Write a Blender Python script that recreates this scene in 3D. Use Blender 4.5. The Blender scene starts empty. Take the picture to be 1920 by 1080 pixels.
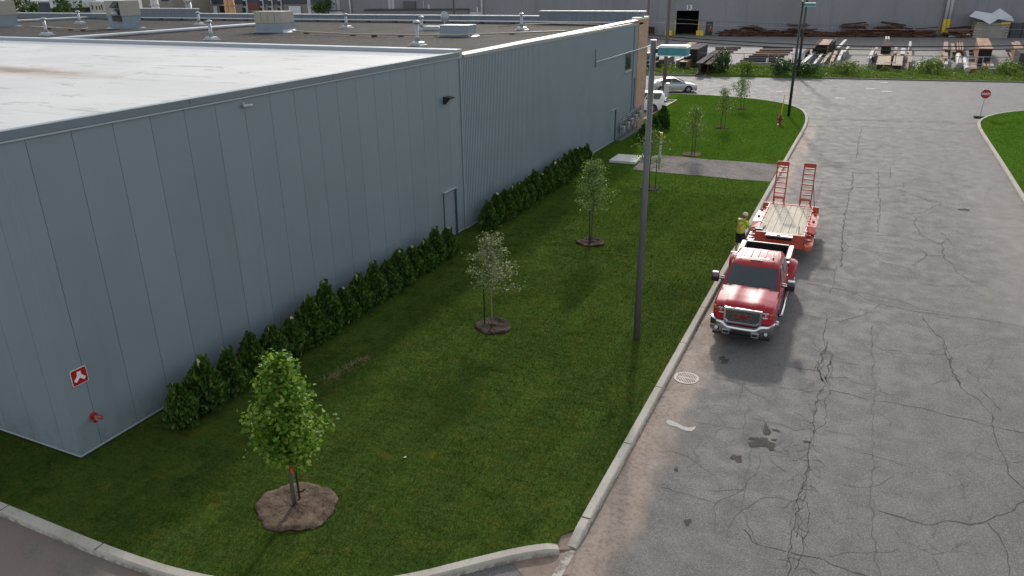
import bpy, bmesh, math, random
import numpy as np
from mathutils import Vector, Matrix
R = math.radians
SC = bpy.context.scene
COL = SC.collection
# ------------------------------------------------------------------ camera
CAMH = 10.6
FPX = 1412.37 / 1920.0            # focal length in image widths
_yaw, _pit, _rol = -0.43561016, 0.3856632, -0.01191237
_f = np.array([math.sin(_yaw)*math.cos(_pit), math.cos(_yaw)*math.cos(_pit), -math.sin(_pit)])
_r0 = np.array([math.cos(_yaw), -math.sin(_yaw), 0.0]); _u0 = np.cross(_r0, _f)
CR = _r0*math.cos(_rol) + _u0*math.sin(_rol)
CU = -_r0*math.sin(_rol) + _u0*math.cos(_rol)
CF = _f
cd = bpy.data.cameras.new("camera"); cam = bpy.data.objects.new("camera", cd); COL.objects.link(cam)
cd.sensor_width = 36.0; cd.lens = 36.0*FPX; cd.clip_start = 0.1; cd.clip_end = 3000
m = Matrix.Identity(4)
for i in range(3):
    m[i][0] = CR[i]; m[i][1] = CU[i]; m[i][2] = -CF[i]
m[2][3] = CAMH
cam.matrix_world = m
SC.camera = cam
# ------------------------------------------------------------------ sky, sun, exposure
SUN_EL, SUN_AZ = 26.5, -13.4      # azimuth clockwise from +Y
W = bpy.data.worlds.new("World"); SC.world = W; W.use_nodes = True
wn = W.node_tree
sky = wn.nodes.new("ShaderNodeTexSky"); sky.sky_type = 'NISHITA'; sky.sun_disc = False
sky.sun_elevation = R(SUN_EL); sky.sun_rotation = R(SUN_AZ)
sky.air_density = 1.0; sky.dust_density = 1.2; sky.ozone_density = 0.9
bg = wn.nodes["Background"]; bg.inputs[1].default_value = 0.15
hs = wn.nodes.new("ShaderNodeHueSaturation"); hs.inputs['Saturation'].default_value = 0.32   # thin high cloud greys the blue
wn.links.new(sky.outputs[0], hs.inputs['Color']); wn.links.new(hs.outputs[0], bg.inputs[0])
sl = bpy.data.lights.new("sun", 'SUN'); sun = bpy.data.objects.new("sun", sl); COL.objects.link(sun)
sl.energy = 1.85; sl.angle = R(3.0); sl.color = (1.0, 0.94, 0.86)
sd = Vector((math.sin(R(SUN_AZ))*math.cos(R(SUN_EL)), math.cos(R(SUN_AZ))*math.cos(R(SUN_EL)), math.sin(R(SUN_EL))))
sun.rotation_euler = sd.to_track_quat('Z', 'Y').to_euler()
SC.view_settings.view_transform = 'Standard'; SC.view_settings.look = 'None'
SC.view_settings.exposure = 0.58; SC.view_settings.gamma = 1.0
SC.render.engine = 'CYCLES'
ZR = -0.14                         # road level (lawn and kerb tops are 0)

# ------------------------------------------------------------------ surveying helpers (points on the ground, on a wall, ...)
def ray(px, py):
    return CR*((px-960)/1920.0/FPX) - CU*((py-540)/1920.0/FPX) + CF
def gp(px, py, z=0.0):
    d = ray(px, py); t = (z-CAMH)/d[2]; return Vector((d[0]*t, d[1]*t, z))
def at_y(px, py, Y):
    d = ray(px, py); t = Y/d[1]; return Vector((d[0]*t, Y, CAMH+d[2]*t))
def at_x(px, py, X):
    d = ray(px, py); t = X/d[0]; return Vector((X, d[1]*t, CAMH+d[2]*t))

ORD = ['first','second','third','fourth','fifth','sixth','seventh','eighth','ninth','tenth','eleventh','twelfth','thirteenth','fourteenth','fifteenth','sixteenth','seventeenth','eighteenth','nineteenth','twentieth']
# ------------------------------------------------------------------ object helpers
def tag(o, label=None, cat=None, group=None, kind=None):
    if label: o["label"] = label; o["kind"] = 'thing'
    if cat: o["category"] = cat
    if group: o["group"] = group
    if kind: o["kind"] = kind
    return o
def empty(name, loc=(0,0,0), rz=0.0, label=None, cat=None, group=None):
    o = bpy.data.objects.new(name, None); COL.objects.link(o)
    o.location = loc; o.rotation_euler = (0,0,rz); o.empty_display_size = .2
    return tag(o, label, cat, group)
def copy_tree(o, parent=None):
    c = o.copy(); COL.objects.link(c)
    if parent: c.parent = parent
    for ch in list(o.children): copy_tree(ch, c)
    return c
class MB:
    def __init__(s): s.v=[]; s.f=[]; s.mi=[]
    def add(s, vs, fs, mi=0):
        b=len(s.v); s.v += [tuple(v) for v in vs]
        for f in fs: s.f.append(tuple(b+i for i in f)); s.mi.append(mi)
        return s
    def box(s, c, d, rz=0.0, mi=0, rx=0.0, ry=0.0):
        x,y,z=d[0]/2,d[1]/2,d[2]/2
        M=Matrix.Rotation(rz,3,'Z')@Matrix.Rotation(ry,3,'Y')@Matrix.Rotation(rx,3,'X'); c=Vector(c)
        vs=[M@Vector(p)+c for p in ((-x,-y,-z),(x,-y,-z),(x,y,-z),(-x,y,-z),(-x,-y,z),(x,-y,z),(x,y,z),(-x,y,z))]
        return s.add(vs,[(3,2,1,0),(4,5,6,7),(0,1,5,4),(1,2,6,5),(2,3,7,6),(3,0,4,7)],mi)
    def bb(s, a, b, mi=0):
        lo=[min(a[i],b[i]) for i in range(3)]; hi=[max(a[i],b[i]) for i in range(3)]
        return s.box([(lo[i]+hi[i])/2 for i in range(3)],[hi[i]-lo[i] for i in range(3)],0,mi)
    def bar(s, p0, p1, w, h, mi=0, up=(0,0,1)):       # rectangular bar from p0 to p1, w sideways, h along up
        p0=Vector(p0);p1=Vector(p1);d=(p1-p0).normalized();u=Vector(up)
        if abs(d.dot(u))>.98: u=Vector((0,1,0))
        sx=d.cross(u).normalized();u=sx.cross(d)
        q=[]
        for p in (p0,p1): q+= [p-sx*w/2-u*h/2,p+sx*w/2-u*h/2,p+sx*w/2+u*h/2,p-sx*w/2+u*h/2]
        return s.add(q,[(3,2,1,0),(4,5,6,7),(0,1,5,4),(1,2,6,5),(2,3,7,6),(3,0,4,7)],mi)
    def tube(s, pts, rad, n=8, mi=0, cap=True):
        pts=[Vector(p) for p in pts]
        if not hasattr(rad,'__len__'): rad=[rad]*len(pts)
        b=len(s.v); u=None
        for i,p in enumerate(pts):
            d=(pts[min(i+1,len(pts)-1)]-pts[max(i-1,0)]).normalized()
            if u is None:
                u=d.orthogonal().normalized()
            else:
                u=(u-d*u.dot(d)).normalized()
            w=d.cross(u)
            for k in range(n):
                a=2*math.pi*k/n; s.v.append(tuple(p+(u*math.cos(a)+w*math.sin(a))*rad[i]))
        for i in range(len(pts)-1):
            for k in range(n):
                s.f.append((b+i*n+k,b+i*n+(k+1)%n,b+(i+1)*n+(k+1)%n,b+(i+1)*n+k)); s.mi.append(mi)
        if cap:
            s.f.append(tuple(b+k for k in reversed(range(n)))); s.mi.append(mi)
            e=b+(len(pts)-1)*n; s.f.append(tuple(e+k for k in range(n))); s.mi.append(mi)
        return s
    def loft(s, rings, mi=0, closed=True, caps=True):
        b=len(s.v); n=len(rings[0])
        for r in rings: s.v += [tuple(p) for p in r]
        m_=n if closed else n-1
        for i in range(len(rings)-1):
            for k in range(m_):
                s.f.append((b+i*n+k,b+i*n+(k+1)%n,b+(i+1)*n+(k+1)%n,b+(i+1)*n+k)); s.mi.append(mi)
        if caps:
            s.f.append(tuple(b+k for k in reversed(range(n)))); s.mi.append(mi)
            e=b+(len(rings)-1)*n; s.f.append(tuple(e+k for k in range(n))); s.mi.append(mi)
        return s
    def lathe(s, prof, c=(0,0,0), n=20, mi=0, axis='Z'):
        rings=[]
        for r,h in prof:
            ring=[]
            for k in range(n):
                a=2*math.pi*k/n
                p=(r*math.cos(a),r*math.sin(a),h)
                if axis=='X': p=(h,r*math.cos(a),r*math.sin(a))
                if axis=='Y': p=(r*math.sin(a),h,r*math.cos(a))
                ring.append((p[0]+c[0],p[1]+c[1],p[2]+c[2]))
            rings.append(ring)
        return s.loft(rings,mi)
    def ell(s, c, r, nu=10, nv=7, mi=0):
        prof=[(max(1e-3,math.sin(math.pi*i/nv)),-math.cos(math.pi*i/nv)) for i in range(nv+1)]
        b=len(s.v); s.lathe(prof,(0,0,0),nu,mi)
        for i in range(b,len(s.v)):
            v=s.v[i]; s.v[i]=(c[0]+v[0]*r[0],c[1]+v[1]*r[1],c[2]+v[2]*r[2])
        return s
    def prism(s, poly, z0, z1, mi=0):
        n=len(poly)
        return s.add([(p[0],p[1],z0) for p in poly]+[(p[0],p[1],z1) for p in poly],
            [tuple(reversed(range(n))),tuple(range(n,2*n))]+[(i,(i+1)%n,n+(i+1)%n,n+i) for i in range(n)],mi)
    def pieces(s, name, mats, parent=None, **kw):      # every loose piece becomes an object of its own
        par=list(range(len(s.v)))
        def fi(i):
            while par[i]!=i: par[i]=par[par[i]]; i=par[i]
            return i
        for f in s.f:
            for q in f[1:]: par[fi(q)]=fi(f[0])
        g={}
        for k,f in enumerate(s.f): g.setdefault(fi(f[0]),[]).append(k)
        out=[]
        for ks in g.values():
            b=MB(); ids=sorted({i for k in ks for i in s.f[k]}); mp={i:j for j,i in enumerate(ids)}
            b.v=[s.v[i] for i in ids]; b.f=[tuple(mp[i] for i in s.f[k]) for k in ks]; b.mi=[s.mi[k] for k in ks]
            out.append(b.build(name,mats,parent,**kw))
        return out
    def build(s, name, mats, parent=None, world=False, smooth=False, bevel=0.0, fix=True, seg=2):
        me=bpy.data.meshes.new(name)
        vs=s.v
        if world and parent is not None:
            M=(Matrix.Translation(parent.location)@parent.rotation_euler.to_matrix().to_4x4()).inverted()
            vs=[tuple(M@Vector(v)) for v in vs]
        me.from_pydata(vs,[],s.f)
        if not isinstance(mats,(list,tuple)): mats=[mats]
        for x in mats: me.materials.append(x)
        if len(mats)>1: me.polygons.foreach_set('material_index',s.mi)
        if fix:
            bm=bmesh.new(); bm.from_mesh(me); bmesh.ops.recalc_face_normals(bm,faces=bm.faces); bm.to_mesh(me); bm.free()
        if smooth: me.polygons.foreach_set('use_smooth',[True]*len(me.polygons))
        me.update()
        o=bpy.data.objects.new(name,me); COL.objects.link(o)
        if parent is not None: o.parent=parent
        if bevel:
            b=o.modifiers.new('bevel','BEVEL'); b.width=bevel; b.segments=seg; b.limit_method='ANGLE'; b.angle_limit=R(40)
        if smooth and bevel:
            pass
        return o
def origin_to(o, p):                       # put a single-mesh thing's origin at p (mesh was built in world space)
    p=Vector(p); o.data.transform(Matrix.Translation(-p)); o.location=p; return o
def np_mesh(name, V, nper, mats, parent=None, smooth=False):     # V: (faces*nper,3), every face its own verts
    nf=len(V)//nper
    me=bpy.data.meshes.new(name); me.vertices.add(len(V)); me.vertices.foreach_set('co',np.ascontiguousarray(V,dtype=np.float32).ravel())
    me.loops.add(nf*nper); me.loops.foreach_set('vertex_index',np.arange(nf*nper,dtype=np.int32))
    me.polygons.add(nf); me.polygons.foreach_set('loop_start',np.arange(0,nf*nper,nper,dtype=np.int32))
    me.update(calc_edges=True)
    me.materials.append(mats)
    o=bpy.data.objects.new(name,me); COL.objects.link(o)
    if parent is not None: o.parent=parent
    return o

# ------------------------------------------------------------------ material helpers
MATS={}
class NT:
    def __init__(s,name):
        s.m=bpy.data.materials.new(name); s.m.use_nodes=True; s.t=s.m.node_tree; s.b=s.t.nodes["Principled BSDF"]; s.tc=None
    def n(s,typ,**kw):
        x=s.t.nodes.new(typ)
        for k,v in kw.items():
            if k.startswith('i_'): x.inputs[int(k[2:]) if k[2:].isdigit() else k[2:].replace('_',' ')].default_value=v
            else: setattr(x,k,v)
        return x
    def l(s,a,b): s.t.links.new(a,b)
    def co(s,kind='Object'):
        if not s.tc: s.tc=s.n('ShaderNodeTexCoord')
        return s.tc.outputs[kind]
    def pos(s):
        return s.n('ShaderNodeNewGeometry').outputs['Position']
    def mapv(s,v,scale=(1,1,1),rot=(0,0,0),loc=(0,0,0)):
        x=s.n('ShaderNodeMapping'); s.l(v,x.inputs[0]); x.inputs[1].default_value=loc; x.inputs[2].default_value=rot; x.inputs[3].default_value=scale; return x.outputs[0]
    def noise(s,v,sc,det=4,rough=.55,dist=0):
        x=s.n('ShaderNodeTexNoise'); s.l(v,x.inputs['Vector']); x.inputs['Scale'].default_value=sc; x.inputs['Detail'].default_value=det; x.inputs['Roughness'].default_value=rough; x.inputs['Distortion'].default_value=dist; return x.outputs[0]
    def ramp(s,f,stops):
        x=s.n('ShaderNodeValToRGB'); s.l(f,x.inputs[0]); e=x.color_ramp.elements
        while len(e)<len(stops): e.new(.5)
        for k,(p,c) in enumerate(stops):
            e[k].position=p; e[k].color=(c,c,c,1) if not hasattr(c,'__len__') else (*c[:3],1)
        return x.outputs[0]
    def rng(s,f,a,b,c=0.,d=1.,smooth=True):
        x=s.n('ShaderNodeMapRange'); x.interpolation_type='SMOOTHSTEP' if smooth else 'LINEAR'
        s.l(f,x.inputs[0])
        for i,v in zip((1,2,3,4),(a,b,c,d)): x.inputs[i].default_value=v
        return x.outputs[0]
    def math(s,op,a,b=None,c=None):
        x=s.n('ShaderNodeMath',operation=op)
        for i,v in enumerate((a,b,c)):
            if v is None: continue
            if hasattr(v,'is_linked') or hasattr(v,'links'): s.l(v,x.inputs[i])
            else: x.inputs[i].default_value=v
        return x.outputs[0]
    def mix(s,f,a,b,mode='MIX'):
        x=s.n('ShaderNodeMix',data_type='RGBA',blend_type=mode)
        for i,v in zip((0,6,7),(f,a,b)):
            if hasattr(v,'links'): s.l(v,x.inputs[i])
            elif i==0: x.inputs[0].default_value=v
            else: x.inputs[i].default_value=(*v[:3],1)
        return x.outputs[2]
    def sep(s,v):
        x=s.n('ShaderNodeSeparateXYZ'); s.l(v,x.inputs[0]); return x.outputs
    def bump(s,h,strength=.3,dist=.02):
        x=s.n('ShaderNodeBump'); s.l(h,x.inputs['Height']); x.inputs['Strength'].default_value=strength; x.inputs['Distance'].default_value=dist; s.l(x.outputs[0],s.b.inputs['Normal']); return x
    def base(s,c): 
        if hasattr(c,'links'): s.l(c,s.b.inputs['Base Color'])
        else: s.b.inputs['Base Color'].default_value=(*c[:3],1)
    def set(s,**k):
        for a,b in k.items():
            i=s.b.inputs[{'rough':'Roughness','metal':'Metallic','coat':'Coat Weight','spec':'Specular IOR Level','alpha':'Alpha','emit':'Emission Strength','coatr':'Coat Roughness'}[a]]
            if hasattr(b,'links'): s.l(b,i)
            else: i.default_value=b
        return s
def pm(name, col, rough=.6, metal=0., var=.18, sc=3., col2=None, bump=0., bsc=60., coat=0., spec=.5, stretch=(1,1,1), dirt=0.):
    """painted / metal / wood / concrete: two-scale mottled colour, roughness variation, fine bump"""
    if name in MATS: return MATS[name]
    t=NT(name); v=t.mapv(t.co('Object'),stretch)
    n1=t.noise(v,sc,5); n2=t.noise(v,sc*9,3)
    f=t.math('ADD',t.math('MULTIPLY',n1,.65),t.math('MULTIPLY',n2,.35))
    lo=[c*(1-var) for c in col]; hi=[min(1,c*(1+var)) for c in col]
    if col2: c=t.ramp(f,[(.38,col),(.62,col2)])
    else: c=t.ramp(f,[(.3,lo),(.7,hi)])
    if dirt:
        d=t.ramp(t.noise(v,sc*.7+1,6,.7),[(.5,0.),(.72,1.)]); c=t.mix(t.math('MULTIPLY',d,dirt),c,(.06,.05,.04))
    t.base(c); t.set(rough=t.rng(n1,.3,.7,max(.03,rough-.1),min(1,rough+.1)),metal=metal,coat=coat,spec=spec,coatr=.05)
    if bump: t.bump(t.noise(v,bsc,3),bump,.01)
    MATS[name]=t.m; return t.m
def leafmat(name, cols, rough=.45, trans=.3, tcol=None, big=1.2, spec=.22):
    t=NT(name)
    g=t.n('ShaderNodeNewGeometry'); rp=t.math('ADD',t.math('MULTIPLY',g.outputs['Random Per Island'],.75),t.math('MULTIPLY',t.noise(g.outputs['Position'],big,2),.25))
    st=[(.12+.76*i/(len(cols)-1),c) for i,c in enumerate(cols)]
    c=t.ramp(rp,st); t.base(c); t.set(rough=rough,spec=spec)
    tr=t.n('ShaderNodeBsdfTranslucent'); t.l(t.mix(1.,c,tcol or (.9,1.,.4),'MULTIPLY'),tr.inputs[0])
    mx=t.n('ShaderNodeMixShader'); mx.inputs[0].default_value=trans
    t.l(t.b.outputs[0],mx.inputs[1]); t.l(tr.outputs[0],mx.inputs[2])
    t.l(mx.outputs[0],t.t.nodes['Material Output'].inputs[0])
    return t.m

# ---- setting materials
def road_material(name='asphalt', tone=1.0, sand=True, brown=False):
    t=NT(name); p=t.pos(); x,y,z=t.sep(p)
    big=t.noise(t.mapv(p,(1,.35,1)),.22,5,.6); mid=t.noise(p,1.7,5,.65); fine=t.noise(p,38,3,.7); grit=t.noise(p,110,2,.8)
    c=t.ramp(big,[(.3,[.142*tone,.133*tone,.125*tone]),(.7,[.176*tone,.166*tone,.157*tone])])
    c=t.mix(t.rng(mid,.5,.85,0,.12),c,(.09*tone,.086*tone,.084*tone))
    vo=t.n('ShaderNodeTexVoronoi'); t.l(p,vo.inputs['Vector']); vo.inputs['Scale'].default_value=62
    ag=t.sep(vo.outputs['Color'])[0]
    c=t.mix(t.rng(ag,.62,.95,0,.5),c,(.33*tone,.32*tone,.305*tone)); c=t.mix(t.rng(ag,.30,.05,0,.45),c,(.055*tone,.054*tone,.053*tone))
    c=t.mix(t.rng(fine,.5,.75,0,.35),c,(.25*tone,.245*tone,.235*tone))
    c=t.mix(t.rng(grit,.55,.8,0,.45),c,(.05*tone,.05*tone,.05*tone))
    # fine alligator cracking, only in tired patches
    dn=t.n('ShaderNodeTexNoise'); t.l(p,dn.inputs['Vector']); dn.inputs['Scale'].default_value=1.6; dn.inputs['Detail'].default_value=5
    dm=t.n('ShaderNodeVectorMath',operation='MULTIPLY_ADD'); t.l(dn.outputs[1],dm.inputs[0]); dm.inputs[1].default_value=(.8,.8,0); t.l(p,dm.inputs[2])
    for scl,wd,lo,hi,k_ in ((.62,.010,.46,.60,.55),(2.3,.030,.57,.66,.5)):
        ve=t.n('ShaderNodeTexVoronoi',feature='DISTANCE_TO_EDGE'); t.l(t.mapv(dm.outputs[0],(1,.7,1),(0,0,.2)),ve.inputs['Vector']); ve.inputs['Scale'].default_value=scl
        ln=t.rng(ve.outputs[0],wd*.3,wd,1,0); mk=t.rng(t.noise(t.mapv(p,(.5,.28,1),(0,0,0),(scl*7,3,0)),1.,4,.6),lo,hi,0,k_)
        c=t.mix(t.math('MULTIPLY',ln,mk),c,(.06*tone,.056*tone,.052*tone))
    # long polished wheel tracks, darker, running along the street
    wv=t.noise(t.mapv(p,(1.6,.02,1)),1.0,3,.5)
    c=t.mix(t.rng(wv,.5,.72,0,.2),c,(.10*tone,.097*tone,.095*tone))
    # tar-dark dribbles and pale scuffs with shapes of their own
    sp=t.noise(t.mapv(p,(.9,.5,1)),.75,7,.72); c=t.mix(t.rng(sp,.64,.74,0,.22),c,(.07*tone,.067*tone,.065*tone)); sc_=t.noise(t.mapv(p,(.35,1.2,1),(0,0,R(20))),.6,7,.75); c=t.mix(t.rng(sc_,.56,.80,0,.16),c,(.27*tone,.255*tone,.24*tone))
    if sand:
        d=t.math('ABSOLUTE',t.math('ADD',x,3.62)); n=t.noise(t.mapv(p,(1,.5,1)),1.3,5,.65)
        f=t.rng(t.math('SUBTRACT',d,t.math('MULTIPLY',n,1.25)),-.5,.18,1,0)
        f=t.math('MULTIPLY',f,t.rng(y,58,74,1,0))
        dark=t.ramp(t.noise(p,9,6,.75),[(.45,(.33,.255,.20)),(.68,(.17,.125,.098))])
        c=t.mix(t.math('MULTIPLY',f,.78),c,dark)
        # pale dusty sweep by the right kerb
        d2=t.math('ABSOLUTE',t.math('SUBTRACT',x,7.2)); f2=t.rng(t.math('SUBTRACT',d2,t.math('MULTIPLY',t.noise(p,.5,5),3.0)),-1.0,1.0,1,0)
        f2=t.math('MULTIPLY',f2,t.rng(y,36,58,1,.25))
        c=t.mix(t.math('MULTIPLY',f2,.45),c,(.27,.235,.20))
        # paler cross street
        c=t.mix(t.rng(y,62,66,0,.3),c,(.185,.18,.18))
    if brown:
        b=t.rng(t.noise(t.mapv(p,(.6,1,1)),.8,5,.6),.25,.5,0,.85); c=t.mix(b,c,(.225,.18,.148))
    t.base(c); t.set(rough=t.rng(mid,.3,.7,.72,.92),spec=.3)
    t.bump(t.math('ADD',t.math('MULTIPLY',grit,.5),fine),.22,.008)
    return t.m
def grass_colour(t,p,k=1.0):
    n1=t.noise(p,.28,4,.55); n2=t.noise(p,1.5,5,.6); n3=t.noise(p,14,3,.6)
    x,y,z=t.sep(p)
    c=t.ramp(n1,[(.3,(.049*k,.086*k,.016*k)),(.7,(.078*k,.122*k,.023*k))])
    c=t.mix(t.rng(n2,.52,.72,0,.6),c,(.105*k,.118*k,.018*k))
    c=t.mix(t.rng(n2,.46,.3,0,.6),c,(.024*k,.058*k,.006*k))
    # sod rolls laid across the strip: slightly different tone roll to roll
    sod=t.n('ShaderNodeTexBrick'); wob=t.n('ShaderNodeTexNoise'); t.l(p,wob.inputs['Vector']); wob.inputs['Scale'].default_value=1.3; wob.inputs['Detail'].default_value=4; va=t.n('ShaderNodeVectorMath',operation='MULTIPLY_ADD'); t.l(wob.outputs[1],va.inputs[0]); va.inputs[1].default_value=(.16,.16,0); t.l(p,va.inputs[2]); t.l(t.mapv(va.outputs[0],(1,1,1),(0,0,R(90))),sod.inputs['Vector'])
    sod.inputs['Color1'].default_value=(.40,.40,.40,1); sod.inputs['Color2'].default_value=(.60,.60,.60,1); sod.inputs['Mortar'].default_value=(.30,.30,.30,1)
    sod.inputs['Scale'].default_value=1.0; sod.inputs['Brick Width'].default_value=2.4; sod.inputs['Row Height'].default_value=.62; sod.inputs['Mortar Size'].default_value=.03; sod.inputs['Mortar Smooth'].default_value=1.
    c=t.mix(.5,c,sod.outputs[0],'OVERLAY')
    # fresher, yellower turf further up the street
    c=t.mix(t.rng(y,26,62,0,.55),c,(.074*k,.185*k,.012*k))
    c=t.mix(t.rng(n3,.6,.8,0,.3),c,(.10*k,.10*k,.022*k))
    c=t.mix(t.rng(t.noise(t.mapv(p,(1.3,4.2,1),(0,0,R(-24))),1.,6,.72),.50,.70,0,.55),c,(.125*k,.128*k,.030*k))
    c=t.mix(t.rng(t.noise(t.mapv(p,(1.6,5.,1),(0,0,R(-20)),(9,4,0)),1.,6,.72),.52,.70,0,.55),c,(.018*k,.045*k,.006*k))
    return c
def lawn_material():
    t=NT('lawn_turf'); p=t.pos(); c=grass_colour(t,p,1.0)
    t.base(c); t.set(rough=1.,spec=0.)
    t.bump(t.math('ADD',t.noise(p,30,4,.7),t.math('MULTIPLY',t.noise(p,6,4,.6),1.5)),.8,.05)
    return t.m
def blade_material():
    t=NT('grass_blades'); g=t.n('ShaderNodeNewGeometry'); p=g.outputs['Position']
    c=grass_colour(t,p,1.0)
    c=t.mix(t.rng(g.outputs['Random Per Island'],.0,1.,0,1.),t.mix(1.,c,(.74,.76,.74),'MULTIPLY'),t.mix(1.,c,(1.38,1.34,1.2),'MULTIPLY'))
    c=t.mix(t.rng(g.outputs['Random Per Island'],.955,.975,0,.8),c,(.20,.17,.08))
    t.base(c); t.set(rough=1.,spec=0.)
    vm=t.n('ShaderNodeMix',data_type='VECTOR'); vm.inputs[0].default_value=.3; vm.inputs[4].default_value=(0,0,1); t.l(g.outputs['Normal'],vm.inputs[5]); nn=t.n('ShaderNodeVectorMath',operation='NORMALIZE'); t.l(vm.outputs[1],nn.inputs[0]); t.l(nn.outputs[0],t.b.inputs['Normal'])
    tr=t.n('ShaderNodeBsdfTranslucent'); t.l(c,tr.inputs[0]); mx=t.n('ShaderNodeMixShader'); mx.inputs[0].default_value=.22
    t.l(t.b.outputs[0],mx.inputs[1]); t.l(tr.outputs[0],mx.inputs[2]); t.l(mx.outputs[0],t.t.nodes['Material Output'].inputs[0])
    return t.m
def kerb_material():
    t=NT('kerb_concrete'); p=t.pos()
    n1=t.noise(p,.9,5,.6); n2=t.noise(p,12,4,.7)
    x,y,z=t.sep(p)
    c=t.ramp(n1,[(.3,(.36,.335,.285)),(.7,(.48,.45,.395))])
    c=t.mix(t.rng(n2,.5,.75,0,.55),c,(.22,.205,.18))
    c=t.mix(t.rng(y,14,24,0,.35),c,(.33,.28,.225))
    c=t.mix(t.math('MULTIPLY',t.rng(z,-.02,-.12,0,1),t.rng(t.noise(p,5,5,.7),.4,.6,0,.8)),c,(.15,.12,.10))
    t.base(c); t.set(rough=.85,spec=.3); t.bump(n2,.3,.01)
    return t.m
def gravel_material(name,c0,c1,sc=26):
    t=NT(name); p=t.pos()
    vo=t.n('ShaderNodeTexVoronoi'); t.l(p,vo.inputs['Vector']); vo.inputs['Scale'].default_value=sc
    s=t.sep(vo.outputs['Color'])
    c=t.ramp(s[0],[(0,c0),(1,c1)])
    c=t.mix(t.rng(t.noise(p,.6,5,.6),.42,.7,0,.6),c,[a*.62 for a in c0])
    c=t.mix(t.rng(t.noise(p,2.6,6,.75),.5,.68,0,.6),c,[min(1,q*1.15) for q in c1]); c=t.mix(t.rng(t.noise(t.mapv(p,(1,1,1),(0,0,0),(5,5,0)),.9,5,.7),.52,.7,0,.55),c,(c0[0]*1.5,c0[1]*1.15,c0[2]*.9)); c=t.mix(t.rng(t.noise(p,7,5,.8),.55,.7,0,.6),c,[q*.5 for q in c0])
    t.base(c); t.set(rough=.9,spec=.15); t.bump(vo.outputs['Distance'],.6,.03)
    return t.m
def brick_material(name,c1,c2,mort,sc=1.0,bw=.22,rh=.075):
    t=NT(name); 
    x,y,z=t.sep(t.pos()); cmb=t.n('ShaderNodeCombineXYZ'); t.l(t.math('ADD',x,y),cmb.inputs[0]); t.l(z,cmb.inputs[1])
    b=t.n('ShaderNodeTexBrick'); t.l(cmb.outputs[0],b.inputs['Vector']); b.inputs['Scale'].default_value=sc
    b.inputs['Color1'].default_value=(*c1,1); b.inputs['Color2'].default_value=(*c2,1); b.inputs['Mortar'].default_value=(*mort,1)
    b.inputs['Brick Width'].default_value=bw; b.inputs['Row Height'].default_value=rh; b.inputs['Mortar Size'].default_value=.008
    t.base(t.mix(t.rng(t.noise(t.pos(),1.2,4),.35,.7,0,.35),b.outputs[0],[a*.6 for a in c1])); t.set(rough=.88); t.bump(b.outputs['Fac'],-.3,.01)
    return t.m
def soil_material(k=1.0):
    t=NT('bare_soil'); p=t.pos(); n=t.noise(p,3.2,6,.7); n2=t.noise(p,24,5,.75)
    c=t.ramp(n,[(.3,(.06*k,.042*k,.031*k)),(.5,(.17*k,.12*k,.088*k)),(.7,(.27*k,.21*k,.155*k))]); c=t.mix(t.rng(n2,.5,.75,0,.6),c,(.03,.02,.015))
    t.base(c); t.set(rough=.95,spec=.15); t.bump(t.math('ADD',n,n2),.9,.06); return t.m
ASPH=road_material('street_asphalt',.87); ASPH2=road_material('lane_asphalt',.85,False,True)
YARDM=road_material('yard_gravel',1.2,False)
LAWNM=lawn_material(); BLADEM=blade_material(); KERBM=kerb_material(); SOIL=soil_material(); SOILD=soil_material(.42)
GRAVELM=gravel_material('driveway_gravel',(.10,.09,.085),(.25,.225,.21),22)
ROOFGRAVEL=gravel_material('roof_gravel',(.012,.010,.009),(.085,.074,.066),18)
CRACKM=pm('crack_dark',(.06,.055,.051),.95,var=.4,sc=6)
CRACKM2=pm('crack_grey',(.095,.089,.085),.95,var=.4,sc=6)

# ------------------------------------------------------------------ SETTING
def sheet(name,poly,z,mat,kind='structure',thick=0.0):
    b=MB()
    if thick: b.prism(poly,z-thick,z)
    else: b.add([(p[0],p[1],z) for p in poly],[tuple(range(len(poly)))])
    o=b.build(name,mat); return tag(o,kind=kind)
def smooth_path(pts,step=.5,it=3):
    P=[np.array(p,float) for p in pts]
    for _ in range(it):
        Q=[P[0]]
        for a,b in zip(P[:-1],P[1:]): Q+= [a*.75+b*.25,a*.25+b*.75]
        Q.append(P[-1]); P=Q
    return P
sheet('ground',[(-900,-300),(700,-300),(700,1200),(-900,1200)],-.26,YARDM)
STH=math.atan2(5.3,33.6); SE=Vector((math.cos(STH),math.sin(STH),0)); SN=Vector((-math.sin(STH),math.cos(STH),0)); SO=Vector((-19.4,94.14,0))
def yd(a,b,z=0): return SO+SE*a+SN*b+Vector((0,0,z))        # along / beyond the far kerb of the cross street
sheet('road',[(-140,-20),(70,-20),tuple(yd(95,0))[:2],tuple(yd(-125,0))[:2]],ZR,ASPH)
# lawn beside the building
LK_front=[(-40,7.62),(-16.24,7.69),(-14.1,7.67),(-12.4,7.68),(-10.82,7.77),(-9.2,8.1),(-7.8,8.75),(-6.74,9.44),(-5.66,10.5),(-4.98,11.12),(-4.40,11.5)]
LK_main=[(-4.22,11.6),(-4.22,42.47),(-4.2,55.42),(-4.14,62.5),(-4.3,66.8),(-5.0,71.4),(-6.6,74.3),(-8.8,76.2),(-12.0,77.3),(-15.92,77.7),(-24,76.6)]
lf=[tuple(p) for p in smooth_path(LK_front)]; lm=[tuple(p) for p in smooth_path(LK_main)]
park=[(-17.9,76.0),(-17.6,73.3),(-16.5,73.2),(-16.6,62.0),(-16.6,57.0),(-17,9.6)]
lawn_poly=[p for p in lf if p[0]>-39.9]+[(-4.42,11.75),(-4.23,12.0)]+[p for p in lm[2:] if p[0]>-18.0]+park+[(-17,9.9),(-39.9,9.9)]
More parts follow.
